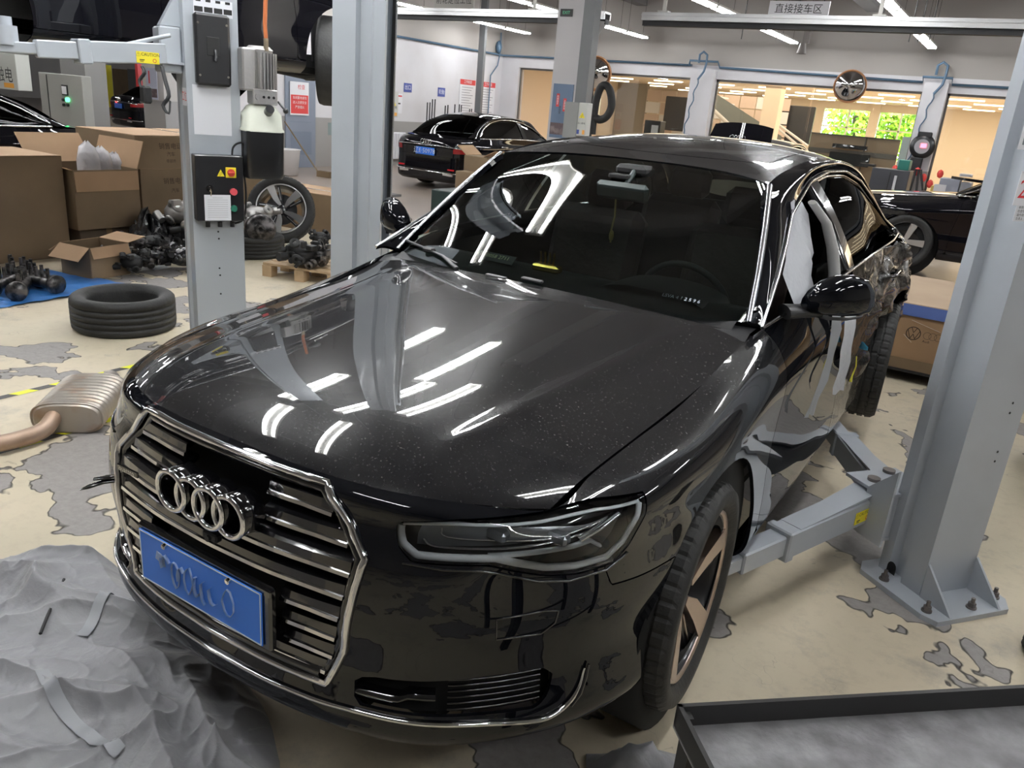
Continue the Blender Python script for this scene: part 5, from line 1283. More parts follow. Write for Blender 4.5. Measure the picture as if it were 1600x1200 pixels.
    for x, y in ((.80, 1.03), (-.80, 1.03), (.80, 3.92), (-.80, 3.92)):
        o = 1 if x > 0 else -1
        M = wheelM(x, y, .485-.14+.14, o)
        g = MB(M); g.lathe([(.25, -.10), (.29, -.125), (.335, -.12), (.345, -.09), (.345, .09), (.335, .12), (.29, .125), (.25, .10)], 40); ty = g.obj('tyre', M_rub, t)
        g = MB(M); g.lathe([(.255, .09), (.25, .105), (.24, .09), (.225, 0), (.22, -.1)], 40).lathe([(0, .01), (.235, .01)], 24); g.k = 0; rm = g.obj('rim', M_whblack, t)
        for k in range(5): MB(M @ rotz(k*2*PI/5+.3)).prism([(.02, -.018), (.06, -.03), (.245, -.045), (.25, .0), (.245, .045), (.06, .03), (.02, .018)], .03, z0=.06).obj('spoke', M_silver, rm)
        MB(M).cyl((0, 0, .05), (0, 0, .1), .045, 14).obj('hub', M_silver, rm)
    return t
car0 = simple_car(('far_car_black', (.004, .004, .006)), .10)
kids_index()
def place_car(x, y, z, rot, label, first=[True]):
    if first[0]: t = car0; first[0] = False
    else: t = copy_tree(car0)
    t.location = (x, y, z-.14); t.rotation_euler = (0, 0, rot); t['label'] = label
    return t
cA_ = place_car(-8.75, 16.93, 0, PI, 'black saloon parked rear-on beside the white left wall')
cR_ = None
place_car(-9.18, -.02, 0, 0, 'black saloon behind the cardboard boxes at the left edge')
pN = at(192, 206, z=0); place_car(pN.x+.6, pN.y+5.0, 0, PI-.15, 'black saloon with lit tail light seen rear-on far left')
pM = at(165, 180, z=0); place_car(pM.x-1.5, pM.y+4, 0, -PI/2-.4, 'black saloon side-on behind the far rear-on one')
rcar = place_car(-.76, 11.43, .14, -PI/2, 'black saloon beyond the flat cartons on the right, its bonnet facing left')
place_car(-3.3, 19.4, 0, PI+.0, 'black saloon with open boot lid in front of the showroom windows')
rz_ = place_car(-4.42, 5.13, 1.66, PI, 'dark saloon lifted high at upper left, stripped front end and hanging wheel')
kids_index()
def drop(o):
    for c in KIDS.get(o.name, []): drop(c)
    bpy.data.objects.remove(o)
inv = rz_.matrix_basis.copy()
for o in list(KIDS[rz_.name]):
    n = o.name.split('.')[0]
    if n in ('front_bumper', 'headlight', 'bonnet', 'grille_backing', 'grille_frame', 'grille_slat'): drop(o)
wheels = {'tyre': [], 'rim': []}
kids_index()
for o in list(KIDS[rz_.name]):
    n = o.name.split('.')[0]
    if n in wheels: wheels[n].append(o)
for n, L in wheels.items():
    for o in L:
        c = sum((Vector(v.co) for v in o.data.vertices), Vector())/len(o.data.vertices)
        if c.y > 2: drop(o)
        elif c.x < 0: o.matrix_basis = T(c.x-.02, c.y, c.z-.06) @ rotz(math.radians(38)) @ T(-c.x, -c.y, -c.z)
MBh = MB(); MBh.box((-.4, 1.0, .42), (.5, .12, .1)).tube([(-.35, .9, .3), (-.55, 1.0, .3), (-.7, 1.02, .36)], .035, 8).tube([(-.3, 1.3, .34), (-.55, 1.1, .30), (-.68, 1.02, .33)], .03, 8).cyl((-.62, 1.03, .42), (-.60, 1.03, .85), .05, 12)
MBh.v = [rz_.matrix_basis @ v for v in MBh.v]; setpar(MBh.obj('suspension_arm', M_darkmetal), rz_)
def open_door(pts, name, car_, mats): pass
# open far door of the right car, with its glass
for o in [o for o in COL.objects if o.parent == rcar]: pass
od = MB(); od.box((0, 0, 0), (.05, .95, .55), bev=.02); 
dpos = at(1532, 285, y=12.5); dm_ = T(dpos.x+.1, 12.7, dpos.z) @ rotz(math.radians(50)) @ rotx(0)
fr = MB(dm_).prism([(-.42, -.35), (.5, -.35), (.46, -.02), (.30, .33), (-.30, .40), (-.38, .1)], .04).obj('open_door', M_gloss, rcar)
fr.matrix_parent_inverse = rcar.matrix_world.inverted() if False else fr.matrix_parent_inverse
# boot lid standing open
pb = at(1170, 215, y=15.0); bl_ = MB()
rows = []
for i, t in enumerate(np.linspace(0, 1, 7)):
    z = 1.78-.42*t; rows.append([(pb.x+x*(1-.10*(1-t)), 14.55-.25*t+.05*abs(x), z-.20*abs(x)**2.6) for x in np.linspace(-.62, .62, 13)])
bl_.grid(rows); bo = bl_.obj('open_boot_lid', MATS['far_car_black'], None)
bcar = [o for o in COL.objects if o.get('label', '').startswith('black saloon with open boot')][0]
bcar.location.x = pb.x; setpar(bo, bcar)
for ch in [o for o in COL.objects if o.parent == bcar and o.name.startswith(('boot_deck', 'boot_lid', 'boot_chrome'))]: bpy.data.objects.remove(ch)
setpar(MB().box((pb.x, 14.2, 1.38), (.5, .02, .05)).obj('boot_lamp', MATS['tail_red']), bcar)
g = MB()
for i in range(4): g.lathe([(.05+.006*math.cos(a), .006*math.sin(a)) for a in np.linspace(0, 2*PI, 7)], 16, T(pb.x+(-1.5+i)*.066, 14.28, 1.50) @ rotx(PI/2))
setpar(g.obj('ring_emblem', M_satin), bcar)
# number on the plate of the car by the wall
tx = text_mesh('\u8fbdE\u00b750978', .125, face_M((-8.75, 11.86, .74), (0, -1, 0)), 'plate_number', M_pw); setpar(tx, cA_)
# lit lamp of the far car
setpar(MB().ball((pN.x-.75, pN.y-.02, .83), .09, 8, (1, .3, .6)).obj('lit_tail_light', mat('lit_red', (1, .2, .15), emit=(1, .12, .1), es=4)), [o for o in COL.objects if o.get('label', '').startswith('black saloon with lit')][0])
# ================================================================= cartons and scrap on the left
def cardboard(nm, a, b): return mat(nm, a, .8, noise=(2.2, b, .35, .75), bump=(12, .08))
M_card = cardboard('cardboard', (.21, .145, .085), (.17, .12, .07)); M_cardin = cardboard('cardboard_inner', (.42, .27, .16), (.36, .23, .13)); M_tape = mat('packing_tape', (.27, .18, .10), .25, coat=.4)
M_print = mat('carton_print', (.045, .03, .02), .8)
def carton(label, c, d, rot=0, open_=False, flaps=None, print_=None, mt=None, name='carton', group=None, tape=True):
    t = thing(name, label, 'box', (c[0], c[1], c[2]-d[2]/2), group)
    M = T(*c) @ rotz(rot); g = MB(M); x, y, z = d; th = .008; mt = mt or M_card
    if open_:
        g.box((0, 0, -z/2+th/2), (x, y, th)); g.box((-x/2, 0, 0), (th, y, z)); g.box((x/2, 0, 0), (th, y, z)); g.box((0, -y/2, 0), (x, th, z)); g.box((0, y/2, 0), (x, th, z)); g.obj('carton_body', mt, t)
        for (sx, sy, w, ln, an) in flaps or [(1, 0, y, x*.5, -35), (-1, 0, y, x*.5, -20), (0, 1, x, y*.45, 60), (0, -1, x, y*.45, -10)]:
            F = M @ T(sx*x/2, sy*y/2, z/2) @ rotz(math.atan2(sy, sx)) @ roty(math.radians(-an)); MB(F).box((ln/2, 0, 0), (ln, w*.98, .006)).obj('flap', M_cardin, t)
    else:
        g.box((0, 0, 0), d, bev=.006).obj('carton_body', mt, t)
        for s in (-1, 1): MB(M).box((0, s*y/4, z/2+.003), (x*.995, y/2-.004, .004)).obj('flap', M_cardin, t)
        if tape: MB(M).box((0, 0, z/2+.0055), (x*1.0, .06, .001)).box((x/2+.0008, 0, z/2-.05), (.001, .06, .10)).obj('tape', M_tape, t)
    if print_:
        for (face, u, v, s_, txt) in print_:
            F = {'x': M @ T(x/2+.0015, u, v) @ rotz(PI/2) @ rotx(PI/2), 'y': M @ T(u, -y/2-.0015, v) @ rotx(PI/2)}[face]; text_mesh(txt, s_, F, 'printed_marks', M_print, t)
    return t
# big box at the left edge
carton('large brown carton at the left edge, tallest of the front boxes', (-6.62, 2.45, .47), (.85, 1.52, .94))
carton('open carton with foam bags sticking out, right of the large one', (-6.48, 3.58, .54), (.76, .66, .56), .0, True, [(1, 0, .66, .20, -86), (-1, 0, .66, .34, 50), (0, 1, .76, .28, 72), (0, -1, .76, .05, 20)], [('x', .02, .20, .07, '\u2191\u2191 \u2602 \u267b')])
carton('long dark carton lying under the open one', (-6.52, 3.60, .125), (.7, .6, .25), mt=mat('card_dark', (.10, .07, .045), .8))
for i, (u, v) in enumerate(((137, 243), (158, 250), (180, 258))):
    p = at(u, v, x=-6.5); b = MB(); rows = []
    for j, t in enumerate(np.linspace(0, 1, 6)):
        rows.append([(p.x+.12*(1-t**5*.9)*math.cos(a)*(1+.2*math.sin(3*a+i)), p.y+.10*(1-t**5*.9)*math.sin(a), .72+(p.z-.70+.08)*t*1.1+.02*math.sin(5*a+3*j)) for a in np.linspace(0, 2*PI, 13)[:-1]])
    b.grid(rows, close=True); tag(b.obj('foam_bag', mat('foam_bag', (.62, .60, .62), .4, coat=.2, bump=(14, .8))), ('leftmost', 'middle', 'rightmost')[i]+' white foam bag in the open carton', 'packaging', 'foam bags in the open carton')
pr1 = [('x', .1, .10, .07, '\u9500\u552e\u7535\u8bdd'), ('x', .1, -.02, .05, '\u6c7d\u8f66'), ('x', .1, -.10, .04, '\u96f6\u90e8\u4ef6'), ('y', .1, .0, .07, '\u5c0f\u5fc3\u8f7b\u653e')]
carton('taped brown carton on top of the stack behind the control column', (-6.77, 4.85, .965), (1.05, 1.7, .33), 0, print_=[('x', -.45, .06, .07, '\u9500\u552e\u7535\u8bdd'), ('x', -.45, -.02, .05, '\u6c7d\u8f66'), ('x', -.45, -.09, .04, '\u96f6\u90e8\u4ef6'), ('y', .1, .0, .05, '\u5c0f\u5fc3\u8f7b\u653e')])
carton('lower stacked carton with black print, under the top one', (-6.77, 4.88, .55), (1.05, 1.7, .50), 0, print_=[('x', -.45, .12, .07, '\u9500\u552e\u7535\u8bdd'), ('x', -.45, .02, .05, '\u6c7d\u8f66')])
carton('bottom dark carton of the stack behind the control column', (-6.79, 4.88, .15), (1.0, 1.6, .30))
carton('small open carton on the floor in front of the scrap heap', (-5.40, 2.98, .14), (.36, .40, .28), .15, True, [(1, 0, .4, .1, -70), (-1, 0, .4, .18, -30), (0, 1, .36, .2, 10), (0, -1, .36, .16, -40)])
carton('narrow upright carton piece right of the black scrap heap', at(265, 402, y=4.1)+Vector((0, 0, .02)), (.16, .2, .28), .4)
carton('brown carton behind the leaning alloy wheel', at(500, 335, y=6.6), (1.4, .7, .62), .1)
# black scrap heap
M_scrap = mat('scrap_metal', (.16, .15, .15), .35, .8, noise=(18, (.03, .03, .03), .4, .6)); M_film = mat('black_film', (.02, .02, .022), .2, coat=.6, bump=(10, 1))
def engine_part(nm, lab, p, r, seed, mt=None, cat='engine part', group=None, M=None, n=26):
    rr = random.Random(seed); g = MB(M or T(*p))
    g.ball((0, 0, 0), r*.62, 14, (1.1, .9, .7))
    for k in range(n):
        a = rr.random()*2*PI; q = Vector((math.cos(a), math.sin(a), rr.uniform(-.5, .7)))*r*rr.uniform(.45, .85)
        c = rr.random()
        if c < .4: g.cyl(q, q+Vector((rr.uniform(-1, 1), rr.uniform(-1, 1), rr.uniform(-.4, .8)))*r*.35, r*rr.uniform(.05, .17), 10)
        elif c < .7: g.box(q, (r*rr.uniform(.1, .4), r*rr.uniform(.1, .4), r*rr.uniform(.08, .3)), bev=.006)
        else: g.lathe([(r*.08, 0), (r*.2, 0), (r*.2, r*.06), (r*.08, r*.06)], 12, frame(q, q))
    o = g.obj(nm, mt or M_scrap); tag(o, lab, cat, group); return o
def heap(nm, lab, c, rx, ry, h, mt, seed, cat):
    rows = []; rr = random.Random(seed)
    for i in range(15):
        t = i/14; rows.append([])
        for k in range(30):
            a = 2*PI*k/30; nz = mnoise.noise(Vector((math.cos(a)*2.2+seed, math.sin(a)*2.2, t*2.5)))
            r_ = (1-t)**.6*(1+.35*nz); rows[-1].append((c[0]+rx*r_*math.cos(a), c[1]+ry*r_*math.sin(a), c[2]+h*t*(1+.5*mnoise.noise(Vector((a*2, t*5, seed))))))
    o = MB().grid(rows, smooth=False, close=True).obj(nm, mt); tag(o, lab, cat); return o
hc_ = at(215, 405, z=0)
heap('plastic_sheet', 'crumpled black plastic sheet draped over the scrap heap', (hc_.x-.10, hc_.y+.22, 0), .34, .28, .38, M_film, 2, 'sheet')
for i, (u, v) in enumerate(((185, 405), (205, 412), (228, 408), (248, 405), (215, 392), (240, 392))):
    p = at(u, v, z=.10); engine_part('car_scrap_part', ('dark twisted metal part in the floor heap, piece %s' % ('by the small carton', 'in front', 'in the middle', 'by the narrow carton', 'on top left', 'on top right')[i]), (p.x, p.y, .12+.06*(i > 3)), .17, i+3, [M_scrap, M_black][i % 2], 'scrap', 'scrap metal parts on the floor')
wr = MB(); rr = random.Random(5)
for k in range(9):
    p = at(190+9*k, 416+rr.uniform(-6, 3), z=.02); wr.tube([(p.x+rr.uniform(-.15, .15), p.y+rr.uniform(-.1, .1), .02+rr.random()*.14) for q in range(6)], .007, 5)
tag(wr.obj('wire_tangle', mat('wire_grey', (.4, .4, .4), .4)), 'tangle of pale and black wires at the foot of the scrap heap', 'wires', kind='stuff')
pp_ = at(242, 417, z=0); tag(MB().box((pp_.x, pp_.y, .004), (.25, .18, .006)).obj('paper_scrap', M_paper), 'white paper scrap lying in front of the heap', 'paper')
engine_part('black_bin_bag', 'shiny black rubbish between scrap and grey column', at(285, 400, z=.13), .22, 31, M_film, 'rubbish')
for i, (u, v, lab) in enumerate(((282, 332, 'silver gearbox casing left of the control column, upper one'), (287, 365, 'dark engine block under the silver gearbox casing'))):
    p = at(u, v, x=-5.75); engine_part('gearbox' if i == 0 else 'engine_block', lab, p, .26, 40+i, M_cast if i == 0 else M_black, 'engine part')
p = at(402, 338, y=4.9); engine_part('gearbox', 'ribbed alloy gearbox right of the control column', p, .25, 51, M_cast, 'engine part')
F = frame(at(407, 358, y=4.6), CAMPOS-p); tag(MB(F).lathe([(.02, .04), (.05, .05), (.06, .02), (.12, .03), (.15, 0), (.16, -.08), (.1, -.12)], 24).cyl((.1, 0, 0), (.1, 0, .05), .02, 8).obj('bearing_flange', M_scrap), 'round dark bearing flange in front of the ribbed gearbox', 'engine part')
tl = thing('floor_tyre', 'dark tyre lying flat under the ribbed gearbox', 'tyre', at(392, 395, z=0)); p = at(388, 400, z=0)
g = tyre_mesh(.33, .22, .22, 60, False); g.v = [T(p.x-.05, p.y+.1, .11) @ v for v in g.v]; g.obj('tyre', M_rub, tl); MB(T(p.x-.05, p.y+.1, 0)).lathe([(.30, .02), (.30, .22)], 30).obj('tyre_wall', M_rub, tl)
# leaning alloy wheel
lw = thing('alloy_wheel', 'silver five-spoke alloy wheel leaning against the brown carton', 'wheel', at(440, 378, y=5.3))
wc = at(440, 328, y=5.3); wn = Vector((.66, -.68, .30)).normalized()
FW = frame(wc, wn, (0, 0, 1)); wheel_rotor(FW, lw, R=.37, w=.22, rim=.268, face=M_silver, rot0=.25)
# pallet with an engine and wiring
M_pal = mat('pallet_wood', (.46, .33, .20), .7, noise=(8, (.36, .25, .14), .4, .7))
def pallet(lab, c, d, rot, nb=5):
    t = thing('pallet', lab, 'pallet', (c[0], c[1], 0)); M = T(c[0], c[1], 0) @ rotz(rot); x, y, h = d
    for k in range(nb): MB(M).box((0, -y/2+y*(k+.5)/nb, h-.011), (x, y/nb*.8, .022)).obj('plank', M_pal, t)
    for k in range(3):
        MB(M).box((-x/2+.05+(x-.1)*k/2, 0, h-.035), (.1, y, .022)).obj('plank', M_pal, t)
        for j in range(3): MB(M).box((-x/2+.05+(x-.1)*k/2, -y/2+.05+(y-.1)*j/2, (h-.046)/2), (.1, .1, h-.046)).obj('block', M_pal, t)
    return t
pc = at(462, 415, z=.12); pallet('small wooden pallet behind the bonnet under an engine', (pc.x+.05, pc.y+.25), (.8, .7, .13), .25)
engine_part('wiring_loom', 'black engine loom and sensors lying on the wooden pallet', at(468, 395, z=.26), .24, 77, M_black, 'engine part')
engine_part('engine_block', 'grey engine casing with wires on the pallet', at(495, 398, z=.24), .22, 78, M_scrap, 'engine part')
engine_part('suspension_part', 'dark metal part standing behind the pallet by the pale column', at(500, 372, z=.16), .16, 79, M_black, 'engine part')
# blue sheet with crank parts
bs = MB(); rows = []
for i in range(14):
    rows.append([])
    for k in range(18):
        x = -5.75+1.0*i/13; y = 1.55+1.15*k/17+.25*(i/13); rows[-1].append((x, y, .012+.016*mnoise.noise(Vector((x*5, y*5, 0)))+.012*abs(mnoise.noise(Vector((x*12, y*9, 3))))))
bs.grid(rows, smooth=False); tag(bs.obj('blue_sheet', mat('blue_plastic_sheet', (.045, .20, .55), .35, coat=.3)), 'crumpled blue plastic sheet on the floor at the left edge', 'sheet')
for i, (u, v) in enumerate(((8, 440), (35, 445), (20, 425), (45, 428), (58, 438))):
    p = at(u, v, z=.09); lab = ('dark crankshaft part on the blue sheet, %s' % ('at the frame edge', 'with round end', 'behind the edge one', 'with upright pins', 'nearest the sheet corner')[i])
    g = MB(T(p.x, p.y, .085) @ rotz(.6+i*.3)); g.cyl((0, -.16, 0), (0, .16, 0), .045, 16).lathe([(.0, .0), (.075, 0), (.075, .05), (0, .05)], 18, T(0, -.17, 0) @ rotx(PI/2))
    for k in range(5): g.cyl((0, -.12+.06*k, .03), (0, -.12+.06*k, .12+.02*(k % 2)), .014, 8)
    tag(g.obj('crankshaft_part', M_scrap), lab, 'engine part', 'engine parts on the blue sheet')
# loose tyre on the floor
lt = thing('loose_tyre', 'worn black tyre lying flat on the peeling floor at left', 'tyre', (-3.944, 2.3, 0))
tc_ = (at(195, 492, z=.12)); g = tyre_mesh(.345, .235, .245, 120, False); prof_c = (-3.80, 2.21)
g.v = [T(prof_c[0], prof_c[1], .1225) @ v for v in g.v]; g.obj('tyre_casing', M_rub, lt)
# silencer
sl = thing('exhaust_silencer', 'rusty ribbed exhaust silencer with a bent pipe on the floor', 'silencer', (-2.5, 1.1, 0))
M_sil = mat('silencer_steel', (.46, .42, .37), .42, .75, noise=(6, (.40, .27, .18), .5, .75, 8), bump=(20, .1))
ax0 = at(104, 655, z=.08); ax1 = at(150, 603, z=.08); ad = (ax1-ax0).normalized(); aw = Vector((-ad.y, ad.x, 0))
rows = []
NS = 60
for i in range(NS+1):
    t = i/NS; c = ax0+(ax1-ax0)*t; e = min(1, .90+t*3, .90+(1-t)*3); rib = .0045*math.sin(t*2*PI*11) if .08 < t < .95 else 0
    row = []
    for a in np.linspace(0, 2*PI, 41)[:-1]:
        x = math.copysign(abs(math.cos(a))**.62, math.cos(a))*(.165+rib)*e; z = math.copysign(abs(math.sin(a))**.75, math.sin(a))*(.078+rib)*e
        row.append(c+aw*x+Vector((0, 0, z)))
    rows.append(row)
g = MB().grid(rows, close=True); g.add(rows[0], [tuple(range(40))[::-1]]); g.add(rows[-1], [tuple(range(40))]); g.obj('silencer_body', M_sil, sl)
MB().tube(rows[2]+[rows[2][0]], .006, 6).tube(rows[-2]+[rows[-2][0]], .005, 6).obj('folded_seam', M_sil, sl)
pz_ = [ax0+aw*.06+ad*.02+Vector((0, 0, .01)), at(72, 668, z=.06), at(55, 678, z=.05), at(30, 686, z=.048), at(5, 692, z=.048), at(-40, 700, z=.048)]
pz_ = [Vector(q) for q in cr_grid(np.stack([np.array([tuple(v) for v in pz_])]*2), 1, 5)[0]]
if (pz_[-1]-ax0).dot(Vector((1, 0, 0))) > 0: pass
MB().tube(pz_, .04, 16).obj('exhaust_pipe', mat('rusty_pipe', (.45, .33, .25), .5, .5, noise=(5, (.34, .22, .15), .4, .7)), sl)
e0 = ax1-aw*.06+Vector((0, 0, .02)); g = MB(); g.lathe([(.05, -.02), (.05, .07), (.045, .075), (.04, .06), (.04, -.02)], 20, frame(e0, ad, (0, 0, 1))); g.obj('outlet_stub', M_sil, sl)
# hazard tape on the floor
M_hy = mat('tape_yellow', (.80, .80, .02), .45); M_hb = mat('tape_black', (.05, .045, .045), .5)
for i, (x, y0, y1, lab) in enumerate(((-3.0, .35, 2.2, 'yellow and black hazard tape stuck on the floor behind the silencer'), (-2.33, .45, 1.35, 'yellow and black hazard tape stuck on the floor under the silencer'))):
    g = MB(); n = int((y1-y0)/.11)
    for k in range(n):
        a = y0+.11*k; g.k = k % 2; g.add([(x-.025, a, .002), (x+.025, a+.03, .002), (x+.025, a+.14, .002), (x-.025, a+.11, .002)], [(0, 1, 2, 3)])
    tag(g.obj('hazard_tape', [M_hy, M_hb]), lab, 'tape')
# grey dust cover in the bottom left corner
M_cover = mat('grey_cover', (.25, .25, .265), .5, bump=(10, .6), noise=(1.6, (.20, .20, .215), .4, .7)); M_cover.node_tree.nodes['Principled BSDF'].inputs['Sheen Weight'].default_value = .3
def ridge(n, k, p): return max(0.0, 1-abs(n)*k)**p
def fold(x, y):
    a0 = x*.85+y*.55; b0 = -x*.55+y*.85
    w1 = mnoise.noise(Vector((x*1.7, y*1.7, 0)))
    f1 = ridge(mnoise.noise(Vector((a0*.9+w1*.5, b0*3.0+w1, 4))), 2.6, 1.6)
    f2 = ridge(mnoise.noise(Vector((a0*1.3+w1*1.2, b0*4.6-w1, 9))), 3.0, 1.8)
    f3 = ridge(mnoise.noise(Vector((a0*6+w1*3, b0*4-a0*2, 2))), 3.2, 2)
    f4 = ridge(mnoise.noise(Vector((a0*13+b0*4, b0*10-a0*5, 6))), 4, 2)
    return f1*.055+f2*.028+f3*.011+f4*.0025
bd = [at(u, v, z=0) for u, v in [(-60, 935), (30, 890), (90, 880), (170, 882), (205, 915), (245, 950), (300, 985), (360, 1050), (400, 1110), (445, 1190), (470, 1300), (300, 1500), (-100, 1500), (-300, 1200)]]
bp_ = [(p.x, p.y) for p in bd]; xs = [p[0] for p in bp_]; ys = [p[1] for p in bp_]
n1, n2 = 330, 330; X, Y = np.meshgrid(np.linspace(min(xs), max(xs), n1), np.linspace(min(ys), max(ys), n2))
SDc = poly_sd(X, Y, bp_); Zc = np.zeros(X.shape)
wob = np.array([[mnoise.noise(Vector((x*3, y*3, 7)))*.05 for x, y in zip(r1, r2)] for r1, r2 in zip(X, Y)])
SDc = SDc+wob
for i in range(n2):
    for j in range(n1):
        if SDc[i, j] > -.02: Zc[i, j] = .004+min(1, max(0, SDc[i, j])/.07)**.6*(.028+fold(X[i, j], Y[i, j])) + .09*max(0, min(1, SDc[i, j]/.3))
Vc = np.stack([X, Y, Zc], -1); Nc = grid_normals(Vc); Nc = -Nc if Nc[100, 100, 2] < 0 else Nc
dc = panel_obj('dust_cover', [surf_piece(Vc, Nc, [SDc], 0)], M_cover, None, lip=.004); tag(dc, 'crumpled grey fabric car cover heaped on the floor at bottom left', 'fabric cover')
ps = at(160, 1130, z=.12); 
g = MB().tube([at(63, 990, z=.16), at(75, 960, z=.16), at(82, 945, z=.15), at(100, 905, z=.14)], .005, 5); setpar(g.obj('cover_cord', M_black), None); bpy.data.objects['cover_cord'].parent = dc
def zc(x, y):
    i = int(np.clip((x-min(xs))/(max(xs)-min(xs))*(n1-1), 0, n1-1)); j = int(np.clip((y-min(ys))/(max(ys)-min(ys))*(n2-1), 0, n2-1)); return float(Zc[j, i])
for L_ in ([(70, 1080), (90, 1120), (130, 1160), (190, 1200)], [(130, 1010), (160, 965), (185, 945), (200, 930)]):
    rows = [[], []]
    qs = [at(u, v, z=.10) for u, v in L_]; qs = [Vector(q) for q in cr_grid(np.stack([np.array([tuple(q) for q in qs])]*2), 1, 8)[0]]
    for k, q in enumerate(qs):
        d = (qs[min(k+1, len(qs)-1)]-qs[max(k-1, 0)]).normalized(); n_ = Vector((-d.y, d.x, 0))*.016
        for j, sg in enumerate((-1, 1)): w_ = q+n_*sg; rows[j].append((w_.x, w_.y, zc(w_.x, w_.y)+.007))
    st = MB().grid(rows).obj('seam_strap', mat('strap_grey', (.30, .31, .33), .45)); setpar(st, dc)
rows = []
for i in range(14):
    rows.append([]); 
    for k in range(14):
        p = at(915+12*k, 1182+6*i, z=0.0); rows[-1].append((p.x, p.y, .01+.09*max(0, math.sin(PI*min(1, i/10)))*max(0, math.sin(PI*k/13))*(1+.5*mnoise.noise(Vector((k*.6, i*.6, 0))))))
tag(MB().grid(rows).obj('fabric_scrap', M_cover), 'small crumpled grey fabric piece at bottom centre by the tyre', 'fabric')
# flat cartons with a blue band on a black pallet behind the rear wheel
ct = thing('parts_carton', 'large flat carton with round car logos and a blue band behind the rear wheel', 'box', (1.0, 6.1, .1))
MB().box((1.35, 6.15, .335), (3.3, 1.4, .47), bev=.006).obj('carton_body', cardboard('carton_kraft', (.34, .215, .12), (.30, .185, .10)), ct)
MB().box((1.35, 6.15, .585), (3.32, 1.42, .03), bev=.004).obj('carton_lid', cardboard('carton_lid', (.38, .28, .19), (.33, .235, .16)), ct)
MB().box((1.35, 5.437, .55), (3.3, .003, .085)).obj('blue_band', mat('blue_band', (.10, .16, .42), .35, coat=.3), ct, 'blue tape band')
MB().box((.9, 5.444, .14), (2.4, .004, .08)).obj('carton_flap', M_card, ct)
lg = at(1427, 521, y=5.444); Ml = face_M((lg.x, 5.4465, lg.z), (0, -1, 0))
def ringm(g, M, x, y, r, w): g.lathe([(r-w, 0), (r+w, 0)], 32, M @ T(x, y, 0))
g = MB(); ringm(g, Ml, 0, 0, .048, .003); g.obj('round_logo', M_print, ct)
vw = MB(Ml)
def stroke(p, q, w=.0045):
    d = Vector((q[0]-p[0], q[1]-p[1])); n = Vector((-d.y, d.x)).normalized()*w/2; vw.add([(p[0]-n.x, p[1]-n.y, 0), (p[0]+n.x, p[1]+n.y, 0), (q[0]+n.x, q[1]+n.y, 0), (q[0]-n.x, q[1]-n.y, 0)], [(0, 1, 2, 3)])
for a, b in (((-.018, .042), (0, .006)), ((0, .006), (.018, .042)), ((-.040, .022), (-.016, -.040)), ((-.016, -.040), (0, -.004)), ((0, -.004), (.016, -.040)), ((.016, -.040), (.040, .022))): stroke(a, b)
vw.obj('logo_letters', M_print, ct)
g = MB()
for k in range(4): ringm(g, Ml, .095+.037*k, 0, .026, .0012)
g.obj('ring_logo', M_print, ct); text_mesh('Audi', .026, Ml @ T(.095, -.045, 0), 'logo_text', M_print, ct); text_mesh('\u670d\u52a1\n\u914d\u4ef6', .042, Ml @ T(.27, 0, 0), 'logo_text', M_print, ct); text_mesh('\u4e0a\u6d77', .028, Ml @ T(.225, -.075, 0), 'logo_text', M_print, ct)
pb_ = thing('pallet', 'black pallet beneath the flat logo carton', 'pallet', (1.35, 6.15, 0))
for k in range(5): MB().box((1.35, 5.55+.3*k, .088), (3.3, .22, .02)).obj('plank', M_black, pb_)
for k in range(5): MB().box((-.2+.775*k, 6.15, .04), (.14, 1.4, .075)).obj('block', M_black, pb_)
tp_ = MB(); 
for (a, b) in (((1425, 500), (1470, 520)), ((1412, 522), (1424, 535))): p, q = at(*a, y=5.4405), at(*b, y=5.4405); tp_.tube([p, q], .003, 4, flat=.3)
tp_.obj('tape_crease', mat('tape_clear', (.75, .68, .6), .2), ct)
# ================================================================= walls and far things
def board(name, lab, cat, u0, v0, u1, v1, mt, plane, th=.01, bev=0, txt=None, ink=None, size=None):
    """flat board on a wall; plane=('x',value) or ('y',value)"""
    k = {plane[0]: plane[1]}; a = at(u0, (v0+v1)/2, **k); b = at(u1, (v0+v1)/2, **k); t = at((u0+u1)/2, v0, **k); d = at((u0+u1)/2, v1, **k)
    c = (a+b)/2; c.z = (t.z+d.z)/2; w = (a-b).length; h = t.z-d.z; n = (1, 0, 0) if plane[0] == 'x' else (0, -1, 0)
    M = face_M(c, n); o = MB(M).box((0, 0, th/2), (w, h, th), bev=bev).obj(name, mt)
    if lab: tag(o, lab, cat)
    return o, M @ T(0, 0, th+.001), w, h
M_blue = mat('sign_blue', (.05, .08, .30), .4); M_white = mat('clean_white', (.72, .72, .75), .5); M_red = mat('sign_red', (.62, .05, .05), .5); M_warn = M_yel
XW = XL+.005
for (u0, v0, u1, v1, lab) in ((717, 124, 741, 186, 'tall white rule poster with red header, left one on the wall'), (749, 128, 772, 188, 'tall white rule poster with red header, right one on the wall')):
    o, M, w, h = board('wall_poster', lab, 'poster', u0, v0, u1, v1, M_white, ('x', XW))
    MB(M).box((0, h*.43, 0), (w*.98, h*.13, .002)).obj('poster_header', M_red, o); text_mesh('\u5de5\u4f5c\u5236\u5ea6', w*.13, M @ T(0, h*.43, .003), 'poster_title', M_white, o)
    g = MB(M)
    for k in range(11): g.box((-w*.05*(k % 3), h*.30-h*.065*k, 0), (w*(.72-.1*(k % 3)), h*.011, .001))
    g.obj('poster_lines', mat('print_dark', (.15, .15, .17), .6), o)
